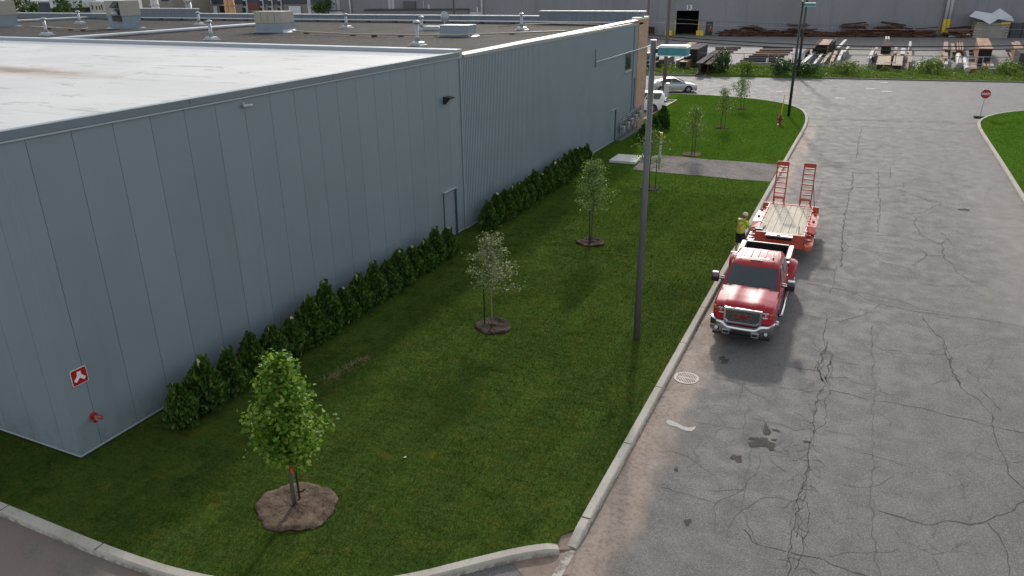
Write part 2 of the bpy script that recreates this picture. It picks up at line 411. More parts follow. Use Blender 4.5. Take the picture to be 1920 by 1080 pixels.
lawn=sheet('lawn',lawn_poly,0.0,LAWNM,thick=.12)
RK=[(8.25,36.0),(8.22,46.34),(8.22,54.94),(8.17,63.39),(8.17,67.53),(8.5,70.75),(9.5,73.67),(11.2,76.3),(13.5,78.2),(18,79.6),(45,83.9)]
rk=[tuple(p) for p in smooth_path(RK)]
lawn_poly2=[p for p in rk if p[1]>44.9]+[(45,45)]
lawn_r=sheet('verge_lawn',lawn_poly2,0.0,LAWNM,thick=.12)
# the lane in front of the building (darker, muddy) laid just above the street sheet
sheet('lane',[(-60,-10),(-6.9,-10),(-6.6,9.1),(-7.8,8.8),(-10.8,7.75),(-60,7.55)],ZR+.004,ASPH2)
def kerb(name,path,w=.19,side=1,step=1.0,low=None):
    pts=[np.array(p,float) for p in path]
    b=MB(); rings=[]
    for i,p in enumerate(pts):
        d=pts[min(i+1,len(pts)-1)]-pts[max(i-1,0)]; d/=np.linalg.norm(d); n=np.array([d[1],-d[0]])*side
        h=.012 if low is None else .012-low(i/(len(pts)-1))
        q0=p; q1=p+n*(w-.025); q2=p+n*w; q3=p+n*(w+.03)
        rings.append([(q0[0],q0[1],-.2),(q0[0],q0[1],h),(q1[0],q1[1],h),(q2[0],q2[1],h-.03),(q3[0],q3[1],-.2)])
    b.loft(rings,closed=True)
    o=b.build(name,KERBM); return tag(o,kind='structure')
def resample(path,step):
    P=[np.array(p,float) for p in path]; out=[P[0]]; acc=0
    for a,b in zip(P[:-1],P[1:]):
        L=np.linalg.norm(b-a); k=max(1,int(L/step))
        for i in range(1,k+1): out.append(a+(b-a)*i/k)
    return out
lfk=[p for p in lf]
kerb('kerb',lfk,.20,1,low=lambda f:max(0,(f-.93)/.07)*.05)
kerb('kerb',resample(lm,1.5),.20,1,low=lambda f:max(0,(.012-f)/.012)*.10)
kerb('kerb',resample(rk[2:],1.5),.2,-1)
DIRT=pm('kerb_dirt',(.24,.18,.14),.95,var=.35,sc=4,bump=.5)
db=MB(); db.add([(-5.3,10.9,-.13),(-4.6,10.4,-.133),(-3.9,10.9,-.133),(-4.02,11.6,-.125),(-4.2,12.1,-.035),(-4.48,11.9,-.012),(-4.5,11.3,-.06)],[(0,1,2,3),(0,3,6),(3,4,5,6)]); tag(db.build('dirt_ramp',DIRT),kind='structure')
fb=MB(); fb.bb((-4.2,5.0,-.2),(-4.02,11.55,-.122)); tag(fb.build('kerb',KERBM),kind='structure')
# kerb joints: thin dark recess strips
jb=MB()
for y in list(np.arange(12.45,66,3.05)): jb.bb((-4.23,y-.012,.0125),(-4.015,y+.012,.0155))
for x in (-22,-18.9,-15.9,-12.9): jb.bb((x-.012,7.45,.0125),(x+.012,7.72,.0155))
tag(jb.build('kerb_joints',CRACKM),kind='structure')
# gravel strip crossing the lawn
gb=[(-12.3,43.9),(-10.6,43.75),(-8,43.85),(-6,43.7),(-4.25,43.9),(-4.25,48.4),(-6,48.5),(-8.5,48.3),(-10.5,48.5),(-12.1,48.3),(-12.45,46.6)]
sheet('gravel_drive',gb,.012,GRAVELM)
# parking pad by the front of the building
PAVE=pm('parking_paving',(.27,.235,.215),.85,var=.2,sc=1.2,bump=.3)
sheet('parking_pad',[(-60,57.5),(-16.62,57.5),(-16.5,73.2),(-60,73.2)],ZR+.008,PAVE)
kb=MB(); kb.bb((-16.62,58.0,-.14),(-16.46,73.3,.02)); kb.bb((-40,73.2,-.14),(-16.47,73.36,.018)); tag(kb.build('kerb',KERBM),kind='structure')
# verge beyond the cross street, and the steel yard
def ydpoly(a0,a1,b0,b1): return [tuple(yd(a0,b0))[:2],tuple(yd(a1,b0))[:2],tuple(yd(a1,b1))[:2],tuple(yd(a0,b1))[:2]]
sheet('verge',ydpoly(-125,95,.2,11.5),-.02,LAWNM,thick=.2)
kv=MB(); 
kv.bar(yd(-125,.1,-.06),yd(1.5,.1,-.06),.2,.2); kv.bar(yd(14.5,.1,-.075),yd(95,.1,-.075),.2,.15)
tag(kv.build('kerb',pm('old_kerb',(.16,.14,.125),.9)),kind='structure')
sheet('steel_yard',ydpoly(-140,110,11.5,95),-.10,YARDM)
# lane markings on the cross street
PAINT=pm('road_paint',(.62,.61,.58),.7,var=.25,sc=8)
mb=MB()
for (x0,x1,y) in ((1624,1641,165.7),(1653,1672,171),(1566,1585,183.7),(1649,1664,154.8),(1455,1466,171)):
    a=gp(x0,y,ZR+.004);c=gp(x1,y+.15,ZR+.004); mb.add([a+SN*-.09,c+SN*-.09,c+SN*.13,a+SN*.13],[(0,1,2,3)])
tag(mb.build('lane_marking',PAINT),kind='structure')
# ---- cracks in the asphalt
rc=random.Random(5)
def crack(b,pts,w=.022,jit=.05,z=ZR+.004):
    P=[gp(x,y,z) for x,y in pts]; Q=[P[0]]
    for a,c in zip(P[:-1],P[1:]):
        L=(c-a).length; k=max(1,int(L/.14)); n=Vector((-(c-a).y,(c-a).x,0)).normalized()
        off=0; w_=w
        for i in range(1,k+1):
            off=.6*off+rc.uniform(-jit,jit)*(0 if i==k else 1)
            Q.append(a+(c-a)*i/k+n*off)
    ww=[w*.95*(rc.uniform(.3,1.0) if rc.random()<.85 else rc.uniform(1.0,2.2)) for _ in Q]
    for i in range(len(Q)-1):
        d=(Q[i+1]-Q[i]); n=Vector((-d.y,d.x,0)).normalized()
        b.add([Q[i]-n*ww[i]/2,Q[i]+n*ww[i]/2,Q[i+1]+n*ww[i+1]/2,Q[i+1]-n*ww[i+1]/2],[(0,1,2,3)])
C8=lambda L:[(1040+x/2.182,640+y/2.182) for x,y in L]
C6=lambda L:[(1480+x/4.364,500+y/4.364) for x,y in L]
C7=lambda L:[(1480+x/3.375,180+y/3.375) for x,y in L]
cb=MB(); cg=MB()
for L,w in (([(1115,0),(1105,30),(1075,110),(1110,170),(1075,230),(1060,300),(1055,370),(1045,440),(1040,500),(1025,570),(1000,640),(990,720),(975,800),(955,880),(950,990)],.035),
    ([(1105,30),(1135,70),(1125,130),(1128,200),(1105,250),(1100,340),(1062,372)],.022),([(1075,110),(1092,130),(1110,170)],.02),([(1075,230),(1092,262),(1106,255)],.018),
    ([(1000,640),(1035,660),(1048,700),(1025,790),(1018,860),(975,930)],.025),([(990,700),(1012,740),(990,800)],.02),
    ([(1128,200),(1300,238),(1480,268),(1650,308),(1800,348),(1930,372)],.028),
    ([(1590,0),(1620,70),(1622,120),(1665,190),(1740,245),(1790,290),(1800,350),(1830,450),(1850,540),(1930,625)],.03),([(1745,195),(1790,240),(1820,285)],.018),
    ([(1930,650),(1860,695),(1790,728),(1700,750),(1600,735),(1520,748),(1400,715),(1320,690)],.028),([(1770,740),(1820,790),(1850,880),(1875,980)],.024),
    ([(960,860),(1060,880),(1180,925),(1290,960)],.026),([(950,860),(880,845),(810,820),(770,770)],.02)): crack(cb,C8(L),w)
for L,w in (([(700,160),(780,180),(890,185),(1000,195),(1075,215)],.014),([(775,160),(765,220),(740,270),(745,300)],.016),([(785,240),(800,275),(780,320),(765,390),(805,430),(795,520),(780,610),(700,640),(660,670),(655,740),(662,780)],.018),
    ([(835,460),(830,540),(790,580)],.014),([(640,610),(700,608),(770,610),(790,580)],.014),([(780,610),(765,660),(790,730),(810,800),(830,830)],.018),
    ([(555,320),(640,345),(740,360),(780,355)],.012),([(650,260),(740,270)],.012),([(800,310),(860,330),(930,340),(980,365),(1055,358)],.018),
    ([(870,465),(930,470),(1040,490)],.02),([(880,470),(900,500),(945,535)],.012),([(1100,362),(1180,380),(1235,386)],.016),([(1180,430),(1290,460),(1390,490),(1495,528)],.016),
    ([(395,590),(470,605),(560,630),(660,668)],.018),([(600,735),(650,748)],.012),([(590,410),(630,435),(700,432),(740,400)],.012),([(820,610),(900,630),(975,655)],.012),
    ([(1300,0),(1300,120),(1303,250),(1300,400),(1300,520),(1298,640),(1302,760),(1318,860),(1325,980)],.026),
    ([(780,80),(900,92),(1000,110),(1065,122)],.014),([(1045,135),(1055,175),(1050,195)],.012),([(1510,172),(1545,180),(1580,162),(1620,158)],.014),([(1640,186),(1665,190)],.012),([(1060,515),(1085,530),(1078,560)],.016)): crack(cg,C8(L),w)
for L,w in (([(75,120),(230,150),(370,175),(510,205),(640,268),(730,305),(850,325),(930,350),(1060,368),(1160,382),(1300,398),(1430,412),(1600,440),(1760,462),(1930,498)],.028),
    ([(510,205),(650,225),(760,248),(860,270),(960,300),(1020,325),(1060,350),(1180,362),(1300,385)],.022),([(740,308),(690,345),(630,385),(540,410),(450,440),(310,452)],.022),
    ([(310,430),(300,500),(275,560),(280,640),(300,665)],.03),([(300,665),(350,720),(345,775),(300,810),(320,850),(300,930),(320,965)],.03),([(300,665),(270,700),(275,770),(280,810),(240,850),(270,940)],.026),
    ([(240,775),(220,810),(205,850),(240,855)],.02),([(0,360),(150,395),(310,428)],.02),([(1090,392),(1100,435),(1150,500),(1210,560),(1255,595),(1290,660),(1285,710),(1330,770),(1312,810),(1335,880),(1390,960)],.034),
    ([(1050,372),(1160,405),(1290,425),(1325,405)],.016),([(355,765),(450,782),(570,798)],.014),([(745,680),(860,685),(960,695),(1060,712),(1280,716)],.018),([(1345,0),(1385,55),(1450,98),(1560,140),(1640,170)],.026),([(0,820),(120,840),(205,852)],.02),
    ([(385,0),(370,80),(360,160),(350,215)],.026),([(680,480),(684,580),(678,660)],.02)): crack(cb,C6(L),w)
for L,w in (([(460,205),(445,260),(430,330),(430,390)],.05),([(402,480),(398,580),(375,620),(362,720),(355,800),(335,880),(335,960),(330,1080)],.04),([(190,595),(300,597),(400,590),(398,580),(560,580),(690,590),(820,640),(880,660),(970,675)],.035),
    ([(225,705),(370,702),(520,718),(640,735),(760,748),(850,732),(900,710),(960,680)],.035),([(800,770),(785,800),(820,870),(900,920),(965,935),(970,985),(985,1030),(1040,1070)],.04),([(965,935),(1000,900),(1015,925)],.03),
    ([(845,980),(865,1005),(830,1035),(780,1075)],.035),([(865,1005),(920,1010),(968,1010)],.025),([(370,950),(470,970),(560,990),(660,1000)],.03),([(560,1040),(620,1060),(700,1075)],.03),
    ([(110,193),(300,192),(460,195),(700,203),(860,212),(1100,225),(1200,232)],.05),([(410,490),(560,487),(680,492)],.03),([(360,880),(440,870),(560,880),(830,880)],.022),([(205,540),(190,595),(165,680)],.025),
    ([(940,845),(985,890),(1000,915)],.02),([(330,905),(370,960),(345,985),(330,960)],.025),([(1010,925),(1090,930)],.02),([(600,310),(700,325),(750,335)],.03),([(560,860),(575,700),(560,560),(570,470)],.03),([(640,450),(645,520)],.03),([(715,600),(725,550),(780,540)],.02)): crack(cb,C7(L),w*1.35,.05)
rz=random.Random(31)
spine=[gp(x,y,ZR) for x,y in C8([(1110,0),(1095,110),(1090,230),(1060,340),(1040,500),(1010,640),(990,740),(970,850),(955,960)])]+[]
for k in range(46):
    i=rz.randrange(len(spine)-1); q=spine[i].lerp(spine[i+1],rz.random()); P=[q+Vector((rz.uniform(-.12,.12),0,.004))]; an=rz.uniform(0,6.28)
    for _ in range(rz.randint(2,5)): an+=rz.uniform(-.8,.8); P.append(P[-1]+Vector((math.cos(an)*.11,math.sin(an)*.17,0)))
    for p0,p1 in zip(P[:-1],P[1:]):
        d=p1-p0; n_=Vector((-d.y,d.x,0)).normalized()*rz.uniform(.004,.011); cg.add([p0-n_,p0+n_,p1+n_*.6,p1-n_*.6],[(0,1,2,3)])
for k in range(60):
    q=Vector((rz.uniform(-3.2,7.5),rz.uniform(12,60),ZR+.004)); an=rz.choice((0,1.57,3.14,4.71))+rz.uniform(-.5,.5); P=[q]
    for _ in range(rz.randint(5,14)): an+=rz.uniform(-.45,.45); P.append(P[-1]+Vector((math.cos(an)*.17,math.sin(an)*.17,0)))
    w0=rz.uniform(.004,.009)
    for p0,p1 in zip(P[:-1],P[1:]):
        d=p1-p0; n_=Vector((-d.y,d.x,0)).normalized()*w0*rz.uniform(.6,1.3); cg.add([p0-n_,p0+n_,p1+n_*.8,p1-n_*.8],[(0,1,2,3)])
tag(cb.build('road_cracks',CRACKM),kind='structure'); tag(cg.build('road_cracks',CRACKM2),kind='structure')
def blotch(name,px,py,rx,ry,mat,seed,z=ZR+.007,k=40,jag=.16):
    z+=.0006*(seed%17); c=gp(px,py,z); r=random.Random(seed); P=[]
    for i in range(k):
        a=2*math.pi*i/k; q=1+r.uniform(-jag,jag)+.28*math.sin(2*a+seed)+.22*math.sin(3*a+seed*2.3)+.15*math.sin(5*a+seed*1.7); P.append((c.x+rx*q*math.cos(a),c.y+ry*q*math.sin(a),z))
    b=MB().add(P+[(c.x,c.y,z)],[(i,(i+1)%k,k) for i in range(k)]); return tag(b.build(name,mat),kind='structure')
OIL=pm('oil_stain',(.080,.070,.062),.97,var=.4,sc=5,spec=.1)
blotch('oil_stain',1428,830,.22,.30,OIL,1); blotch('oil_stain',1437,806,.08,.26,OIL,9,ZR+.0085); blotch('oil_stain',1452,824,.05,.04,OIL,13); blotch('oil_stain',1446,842,.05,.05,OIL,14); blotch('oil_stain',1455,806,.09,.03,OIL,15); blotch('oil_stain',1509,827,.04,.03,OIL,16); blotch('oil_stain',1381,859,.11,.16,OIL,2); blotch('oil_stain',1358,675,.13,.22,OIL,3)
blotch('oil_stain',1268,880,.055,.06,OIL,4); blotch('oil_stain',1289,978,.08,.08,OIL,5); blotch('oil_stain',1412,822,.12,.06,OIL,6); blotch('oil_stain',1808,393,.22,.22,OIL,7); blotch('oil_stain',1516,828,.05,.05,OIL,8)
TARST=pm('old_tyre_mark',(.085,.082,.08),.9,var=.2,sc=4)
pt=MB(); PP=[gp(x,y,ZR+.008) for x,y in ((1250,790),(1258,793),(1270,797),(1279,802),(1290,805),(1299,804),(1304,802))]
for i,(a,wd) in enumerate(zip(PP,(.06,.10,.075,.07,.075,.10,.05))): PP[i]=(a,wd)
rings=[[a+Vector((0,-w*1.2,0)),a+Vector((0,w*1.2,0))] for a,w in PP]
pt.loft(rings,closed=False,caps=False); tag(pt.build('asphalt_patch',pm('pale_patch',(.43,.41,.38),.9,var=.3,sc=14,bump=.4)),kind='structure')
# ------------------------------------------------------------------ BUILDINGS
XW,YC,YS,YE=-16.0,9.54,29.3,56.85        # street wall plane, near corner, section joint, end of corrugation
XL=-96.0
PANEL=pm('blue_grey_panel',(.190,.238,.266),.5,var=.06,sc=.35,col2=None,spec=.4)
FASC=pm('fascia_grey',(.150,.182,.205),.45,var=.04,sc=.5,spec=.4)
LIP=pm('pale_flashing',(.36,.40,.42),.45,var=.05,sc=1)
SEAMD=pm('seam_dark',(.075,.09,.10),.9)  # dark tone of the wall core behind the seams, fascia joints and hinges
CORR=pm('corrugated_steel',(.228,.282,.315),.45,var=.05,sc=.6,spec=.45)
CREAM=pm('cream_coping',(.58,.55,.47),.55,var=.1,sc=2)
GALV=pm('galvanised',(.36,.385,.41),.42,metal=.35,var=.14,sc=2.5)
GREYMEM=pm('grey_membrane',(.36,.375,.39),.6,var=.07,sc=.6)
STAINY=15.6
def white_roof():
    t=NT('white_membrane'); p=t.pos()
    wr=t.noise(t.mapv(p,(.55,1.9,1),(0,0,R(12))),.8,6,.65,.8)
    n=t.noise(p,.25,4)
    c=t.ramp(n,[(.3,(.47,.463,.45)),(.7,(.57,.562,.545))])
    c=t.mix(t.rng(wr,.58,.63,0,.68),c,(.30,.28,.265))
    x,y,z=t.sep(p)
    # rusty ponding stain on the left part of the roof
    dx=t.math('DIVIDE',t.math('ADD',x,28.5),8.0); dy=t.math('DIVIDE',t.math('SUBTRACT',t.math('ADD',y,t.math('MULTIPLY',x,.10)),STAINY),1.5)
    d=t.math('SQRT',t.math('ADD',t.math('MULTIPLY',dx,dx),t.math('MULTIPLY',dy,dy)))
    d=t.math('ADD',d,t.math('MULTIPLY',t.noise(t.mapv(p,(.5,1,1)),1.0,6,.7),.9))
    c=t.mix(t.rng(d,.75,1.35,.95,0),c,(.42,.36,.31)); c=t.mix(t.rng(d,.55,.95,.75,0),c,(.14,.085,.06))
    gs=t.n('ShaderNodeTexBrick'); t.l(p,gs.inputs['Vector']); gs.inputs['Scale'].default_value=1; gs.inputs['Brick Width'].default_value=30.; gs.inputs['Row Height'].default_value=3.0; gs.inputs['Mortar Size'].default_value=.03
    gs.inputs['Color1'].default_value=(1,1,1,1); gs.inputs['Color2'].default_value=(.97,.97,.97,1); gs.inputs['Mortar'].default_value=(.84,.84,.84,1)
    c=t.mix(1.,c,gs.outputs[0],'MULTIPLY')
    t.base(c); t.set(rough=.55,spec=.35); t.bump(wr,.35,.06); return t.m
def panel_mat():
    t=NT('weathered_panel'); p=t.pos(); x,y,z=t.sep(p)
    pid=t.n('ShaderNodeTexWhiteNoise',noise_dimensions='2D'); cb_=t.n('ShaderNodeCombineXYZ'); t.l(t.math('FLOOR',t.math('DIVIDE',t.math('ADD',y,-YC-.585+1.068*20),1.068)),cb_.inputs[0]); t.l(t.math('FLOOR',t.math('DIVIDE',x,1.068)),cb_.inputs[1]); t.l(cb_.outputs[0],pid.inputs['Vector'])
    c=t.mix(t.math('MULTIPLY',pid.outputs[0],1.),(.183,.229,.255),(.199,.248,.277))
    st=t.noise(t.mapv(p,(2.2,2.2,.10)),1.,5,.7); c=t.mix(t.rng(st,.54,.74,0,.30),c,(.145,.175,.19))
    bl=t.noise(p,.5,4); c=t.mix(t.rng(bl,.4,.7,0,.18),c,(.22,.262,.285))
    sp=t.math('MULTIPLY',t.rng(z,1.1,.05,0,1),t.rng(t.noise(p,3.,6,.75),.42,.65,0,.45)); c=t.mix(sp,c,(.13,.125,.105))
    t.base(c); t.set(rough=t.rng(bl,.3,.7,.38,.55),spec=.4); t.bump(t.noise(t.mapv(p,(.9,.9,.25)),1.,2),.10,.05); return t.m
PANEL=panel_mat()
WROOF=white_roof()
wh=empty('warehouse',(XW,YC,0),0,'long blue grey steel clad warehouse with white and gravel flat roofs beside the lawn','warehouse')
# smooth insulated panels, one prism each, with a dark gap between neighbours
core=MB(); core.bb((XL,YC+.05,-.05),(XW-.05,YS-.02,7.62)); core.build('wall_core',SEAMD,wh,True)
b=MB(); gap=.010
ys=[YC,YC+.585]+[YC+.585+1.068*k for k in range(1,18)]; ys=[y for y in ys if y<YS-.4]+[YS-.03]
for a,c in zip(ys[:-1],ys[1:]): b.bb((XW-.06,a+gap/2 if a>YC else YC,.09),(XW,c-gap/2,7.70))
xs=[XW-.06,XW-.60]+[XW-.60-1.068*k for k in range(1,75)]
for a,c in zip(xs[:-1],xs[1:]): b.bb((c+gap/2,YC,.09),(a-gap/2 if a<XW-.1 else a-.0005,YC+.06,7.70))
b.build('panel_wall',PANEL,wh,True,bevel=.004,seg=1)
b=MB(); b.bb((XL,YC-.012,.06),(XW+.012,YC+.01,.10)); b.bb((XW-.01,YC+.011,.06),(XW+.012,YS-1.95,.10)); b.bb((XW-.01,YS-.98,.06),(XW+.012,YS,.10)); b.build('base_flashing',LIP,wh,True)
b=MB(); b.bb((XW-.16,YC-.04,7.69),(XW+.04,YS+.02,7.89)); b.bb((XL,YC-.04,7.69),(XW-.162,YC+.16,7.89)); b.build('fascia',FASC,wh,True,bevel=.01,seg=1)
b=MB(); b.bb((XW+.001,YC-.055,7.655),(XW+.058,YS+.022,7.688)); b.bb((XL,YC-.058,7.655),(XW+.0,YC-.001,7.688)); b.build('fascia_lip',LIP,wh,True)
b=MB()
for y in (14.6,17.6,20.6,23.7,26.7): b.bb((XW+.035,y-.006,7.70),(XW+.0425,y+.006,7.885))
b.pieces('fascia_joint',SEAMD,wh,world=True)
b=MB(); b.bb((XL,YC+.16,7.5),(XW-.16,YS-1.5,7.80)); b.build('white_roof',WROOF,wh,True)
b=MB()   # cant and divider coping between the two roofs
b.add([(XL,YS-1.5,7.80),(XW-.17,YS-1.5,7.80),(XW-.17,YS-.22,7.84),(XL,YS-.22,7.84)],[(0,1,2,3)])
b.build('membrane_upstand',GREYMEM,wh,True,fix=False)
b=MB(); b.bb((XL,YS-.22,7.6),(XW-.02,YS+.35,7.99)); b.build('divider_coping',pm('divider_metal',(.33,.36,.385),.45,var=.06,sc=.7),wh,True,bevel=.015,seg=1)
# corrugated section
pit=.16; b=MB(); prof=[]
y=YS+.12
b.bb((XW-.05,YS-.0,.05),(XW+.045,YS+.118,7.62))
while y<YE-.1:
    prof+= [(XW-.03,y),(XW-.03,y+.05),(XW+.034,y+.065),(XW+.034,y+.145),(XW-.03,y+.16)]; y+=pit
b.add([(p[0],p[1],.08) for p in prof]+[(p[0],p[1],7.62) for p in prof],[(i,i+1,len(prof)+i+1,len(prof)+i) for i in range(len(prof)-1)])
b.build('corrugated_wall',CORR,wh,True,fix=False)
b=MB(); b.bb((XL,YS+.36,-.05),(XW-.03,58.9,7.42)); b.build('wall_core',SEAMD,wh,True)
b=MB(); b.bb((XW-.06,YS+.35,7.61),(XW+.06,58.0,7.74)); b.build('fascia',pm('fascia_weathered',(.25,.265,.255),.5,var=.1,sc=1.5),wh,True)
b=MB(); b.add([(XW-.32,YS+.36,7.80),(XW+.08,YS+.36,7.742),(XW+.08,58.,7.742+.2),(XW-.32,58.,7.80+.2)],[(0,1,2,3)])
b.bb((XW-.34,YS+.36,7.45),(XW-.061,58.0,7.738)); b.build('cream_coping',CREAM,wh,True,fix=False)
b=MB(); b.bb((XW-.01,YS+.12,.03),(XW+.055,YE,.085)); b.build('base_flashing',pm('base_flash_blue',(.27,.31,.34),.5),wh,True)
b=MB(); b.bb((XL,YS+.36,7.2),(XW-.345,58.4,7.5)); b.build('gravel_roof',ROOFGRAVEL,wh,True)
# expansion joints
b=MB(); b.bb((-46.9,YS+.36,7.5),(-46.15,52.4,7.72)); b.build('expansion_joint',GALV,wh,True,bevel=.08)
b=MB(); b.bb((-76.6,YS+.36,7.5),(-75.9,58,7.74)); b.build('expansion_joint',GALV,wh,True,bevel=.08)
# rear parapet with galvanised inner face, raised at both ends
PINN=pm('parapet_inner',(.15,.175,.205),.5,metal=.2,var=.25,sc=1.3,stretch=(3,1,.3)); PTOP=pm('parapet_cap',(.55,.57,.58),.45)
b=MB(); b.bb((-72.8,58.4,7.2),(-24.5,58.7,8.05)); b.bb((-24.5,58.38,7.2),(XW-.1,58.72,8.42)); b.bb((-72.8,58.36,7.2),(-60.9,58.74,8.5)); b.bb((-95,58.4,7.2),(-72.8,58.7,7.98)); b.build('rear_parapet',PINN,wh,True)
b=MB(); b.bb((-60.9,58.33,8.05),(-24.5,58.85,8.12)); b.bb((-24.5,58.3,8.42),(XW+.05,58.86,8.5)); b.bb((-72.8,58.3,8.5),(-60.9,58.86,8.57)); b.bb((-95,58.33,7.98),(-72.8,58.85,8.05)); b.build('parapet_cap',PTOP,wh,True)
# brick pier at the street end
BRICK=brick_material('salmon_brick',(.40,.215,.14),(.49,.29,.20),(.45,.36,.30),1.0,.30,.085)
b=MB(); b.bb((XW-.5,YE,-.05),(XW+.06,59.4,7.95)); b.build('brick_pier',BRICK,wh,True)
b=MB(); b.bb((XL,58.9,-.1),(XW-.5,59.35,7.4)); b.build('brick_front',BRICK,wh,True)
b=MB(); b.bb((XW-.52,YE-.03,7.95),(XW+.09,59.45,8.1)); b.build('pier_cap',CREAM,wh,True)
b=MB(); b.bb((XW-.14,59.4,-.05),(XW+.02,59.62,7.9)); b.build('corner_trim',pm('trim_dark',(.17,.155,.14),.7),wh,True)
# doors
def door(y0,y1,zt,drip=True):
    d=MB(); d.bb((XW-.01,y0,.06),(XW+.022,y1,zt)); o=d.build('door',pm('door_panel',(.190,.232,.26),.45,var=.03,sc=.5),wh,True)
    f=MB(); f.bb((XW-.01,y1,.05),(XW+.10,y1+.07,zt+.03)); f.bb((XW-.01,y0-.05,.05),(XW+.034,y0,zt+.03)); f.bb((XW-.01,y0,zt),(XW+.036,y1,zt+.05))
    f.build('door_frame',pm('door_frame_blue',(.045,.065,.085),.5),wh,True)
    if drip:
        r=MB(); r.bb((XW+.0,y0-.10,zt+.075),(XW+.13,y1+.10,zt+.105)); r.build('drip_cap',LIP,wh,True)
    h=MB(); h.tube([(XW+.02,y0+.1,1.02),(XW+.07,y0+.1,1.02),(XW+.07,y0+.22,1.02)],.012); h.build('door_handle',GALV,o,False) if False else h.build('door_handle',GALV,wh,True)
    g=MB()
    for z in (.25,1.05,1.9): g.bb((XW+.022,y1-.03,z),(XW+.062,y1+.012,z+.13))
    g.pieces('hinge',SEAMD,wh,world=True)
door(27.48,28.42,2.13)
door(50.9,51.85,2.2)
# window with sill
GLASSD=pm('dark_glass',(.02,.024,.026),.08,spec=.6)
wy0,wy1=at_x(1172,101,XW).y,at_x(1183,99,XW).y
b=MB(); b.bb((XW-.02,wy0,4.62),(XW+.045,wy1,5.86)); wf=b.build('window',pm('window_frame_grey',(.10,.13,.15),.5),wh,True)
b=MB(); b.bb((XW+.03,wy0+.09,4.71),(XW+.049,wy1-.09,5.78)); o=b.build('pane',GLASSD,wf,False); 
o.data.transform(Matrix.Translation(-Vector(wh.location)))
b=MB(); b.bb((XW+.0,wy0-.08,4.53),(XW+.12,wy1+.08,4.61)); o=b.build('sill',LIP,wf,False); o.data.transform(Matrix.Translation(-Vector(wh.location)))
# conduits on the corrugated wall
PIPEW=pm('white_pipe',(.52,.53,.53),.5,var=.12,sc=4); PIPEB=pm('painted_pipe',(.17,.215,.245),.5)
b=MB(); b.tube([(XW+.10,47.15,5.86),(XW+.10,52.5,5.88),(XW+.10,59.2,5.90),(XW+.2,59.9,5.95)],.045); b.build('pipe',PIPEW,wh,True,smooth=True)
b=MB(); b.tube([(XW+.09,47.15,5.80),(XW+.09,47.15,6.62)],.035); b.tube([(XW+.09,47.15,5.55),(XW+.09,47.15,5.80)],.06)
for y in (50.2,53.4,56.0): b.bb((XW,y-.04,5.82),(XW+.14,y+.04,5.97))
b.pieces('pipe_bracket',PIPEB,wh,world=True)
b=MB(); b.tube([(XW+.07,55.75,1.2),(XW+.07,55.75,7.6)],.04); b.tube([(XW+.09,56.35,1.6),(XW+.09,56.35,3.9),(XW+.05,56.55,3.9),(XW+.05,56.55,3.6)],.05)
for z in (2.9,4.3,6.4): b.bb((XW+.02,55.67,z),(XW+.12,55.83,z+.09))
b.build('pipe',PIPEB,wh,True)
# --- gas meters on the wall by the far end
GASG=pm('meter_grey',(.26,.285,.295),.5,var=.2,sc=5); GASD=pm('meter_dark',(.10,.115,.125),.5)
gm=None
for k,y in enumerate((52.9,54.0,55.0,56.0,57.1)):
    g=empty('gas_meter',(XW+.34,y,.2),0,['grey gas meter nearest the far side door, lowest of its row','grey gas meter second from the side door, below the window','grey gas meter at the middle of the piped row on the wall','grey gas meter under the thin wall conduits','grey gas meter in front of the salmon brick pier'][k],'gas meter','gas meters along the wall')
    up=.12*k
    b=MB(); b.box((0,0,.48+up),(.3,.42,.48)); b.build('meter_body',GASG,g,bevel=.04)
    b=MB(); b.tube([(-.05,-.16,.7+up),(-.05,-.16,.98+up),(-.05,-.42,.98+up),(-.05,-.42,-.1)],.032); b.tube([(-.05,.16,.7+up),(-.05,.16,1.12+up),(-.05,.5,1.12+up),(-.05,.5,.5)],.032); b.tube([(-.22,-.55,.98+up),(-.22,.6,1.05+up)],.035); b.build('pipe',GASG,g,smooth=True)
    b=MB(); b.lathe([(.001,0),(.08,0),(.09,.05),(.03,.09),(.03,.16),(.001,.16)],(.0,-.42,.62+up),10,0,'X'); b.build('regulator',GASD,g)
gb2=MB(); gb2.bb((XW+.1,52.0,-.05),(XW+.52,57.9,.12)); tag(origin_to(gb2.build('meter_plinth',pm('plinth',(.16,.155,.145),.9,var=.2)),(XW+.4,55,-.05)),'low concrete plinth under the gas meters along the wall','plinth')
# --- floodlight, camera, fire signs
BLK=pm('black_plastic',(.012,.012,.013),.4); 
fl=empty('wall_light',(XW,28.0,6.08),0,'black wedge shaped wall floodlight near the top of the panel wall','wall light')
b=MB(); b.add([(0,-.2,-.16),(0,.2,-.16),(.12,.2,-.16),(.12,-.2,-.16),(0,-.2,.14),(0,.2,.14),(.34,.2,.11),(.34,-.2,.11),(.34,.2,.07),(.34,-.2,.07)],[(0,1,5,4),(4,5,6,7),(0,4,7,9,3),(1,2,8,6,5),(7,6,8,9),(0,3,2,1),(3,9,8,2)]); b.build('housing',BLK,fl)
b=MB(); b.add([(.135,-.185,-.15),(.135,.185,-.15),(.345,.185,.06),(.345,-.185,.06)],[(0,1,2,3)]); b.build('lens',pm('lens_pale',(.55,.55,.53),.15),fl,fix=False)
cm=empty('security_camera',(XW,16.5,7.5),0,'small grey bullet camera under the roof fascia','camera')
b=MB(); b.bb((0,-.05,-.05),(.03,.05,.05)); b.tube([(.02,0,0),(.12,0,-.03)],.018); b.build('bracket',GALV,cm)
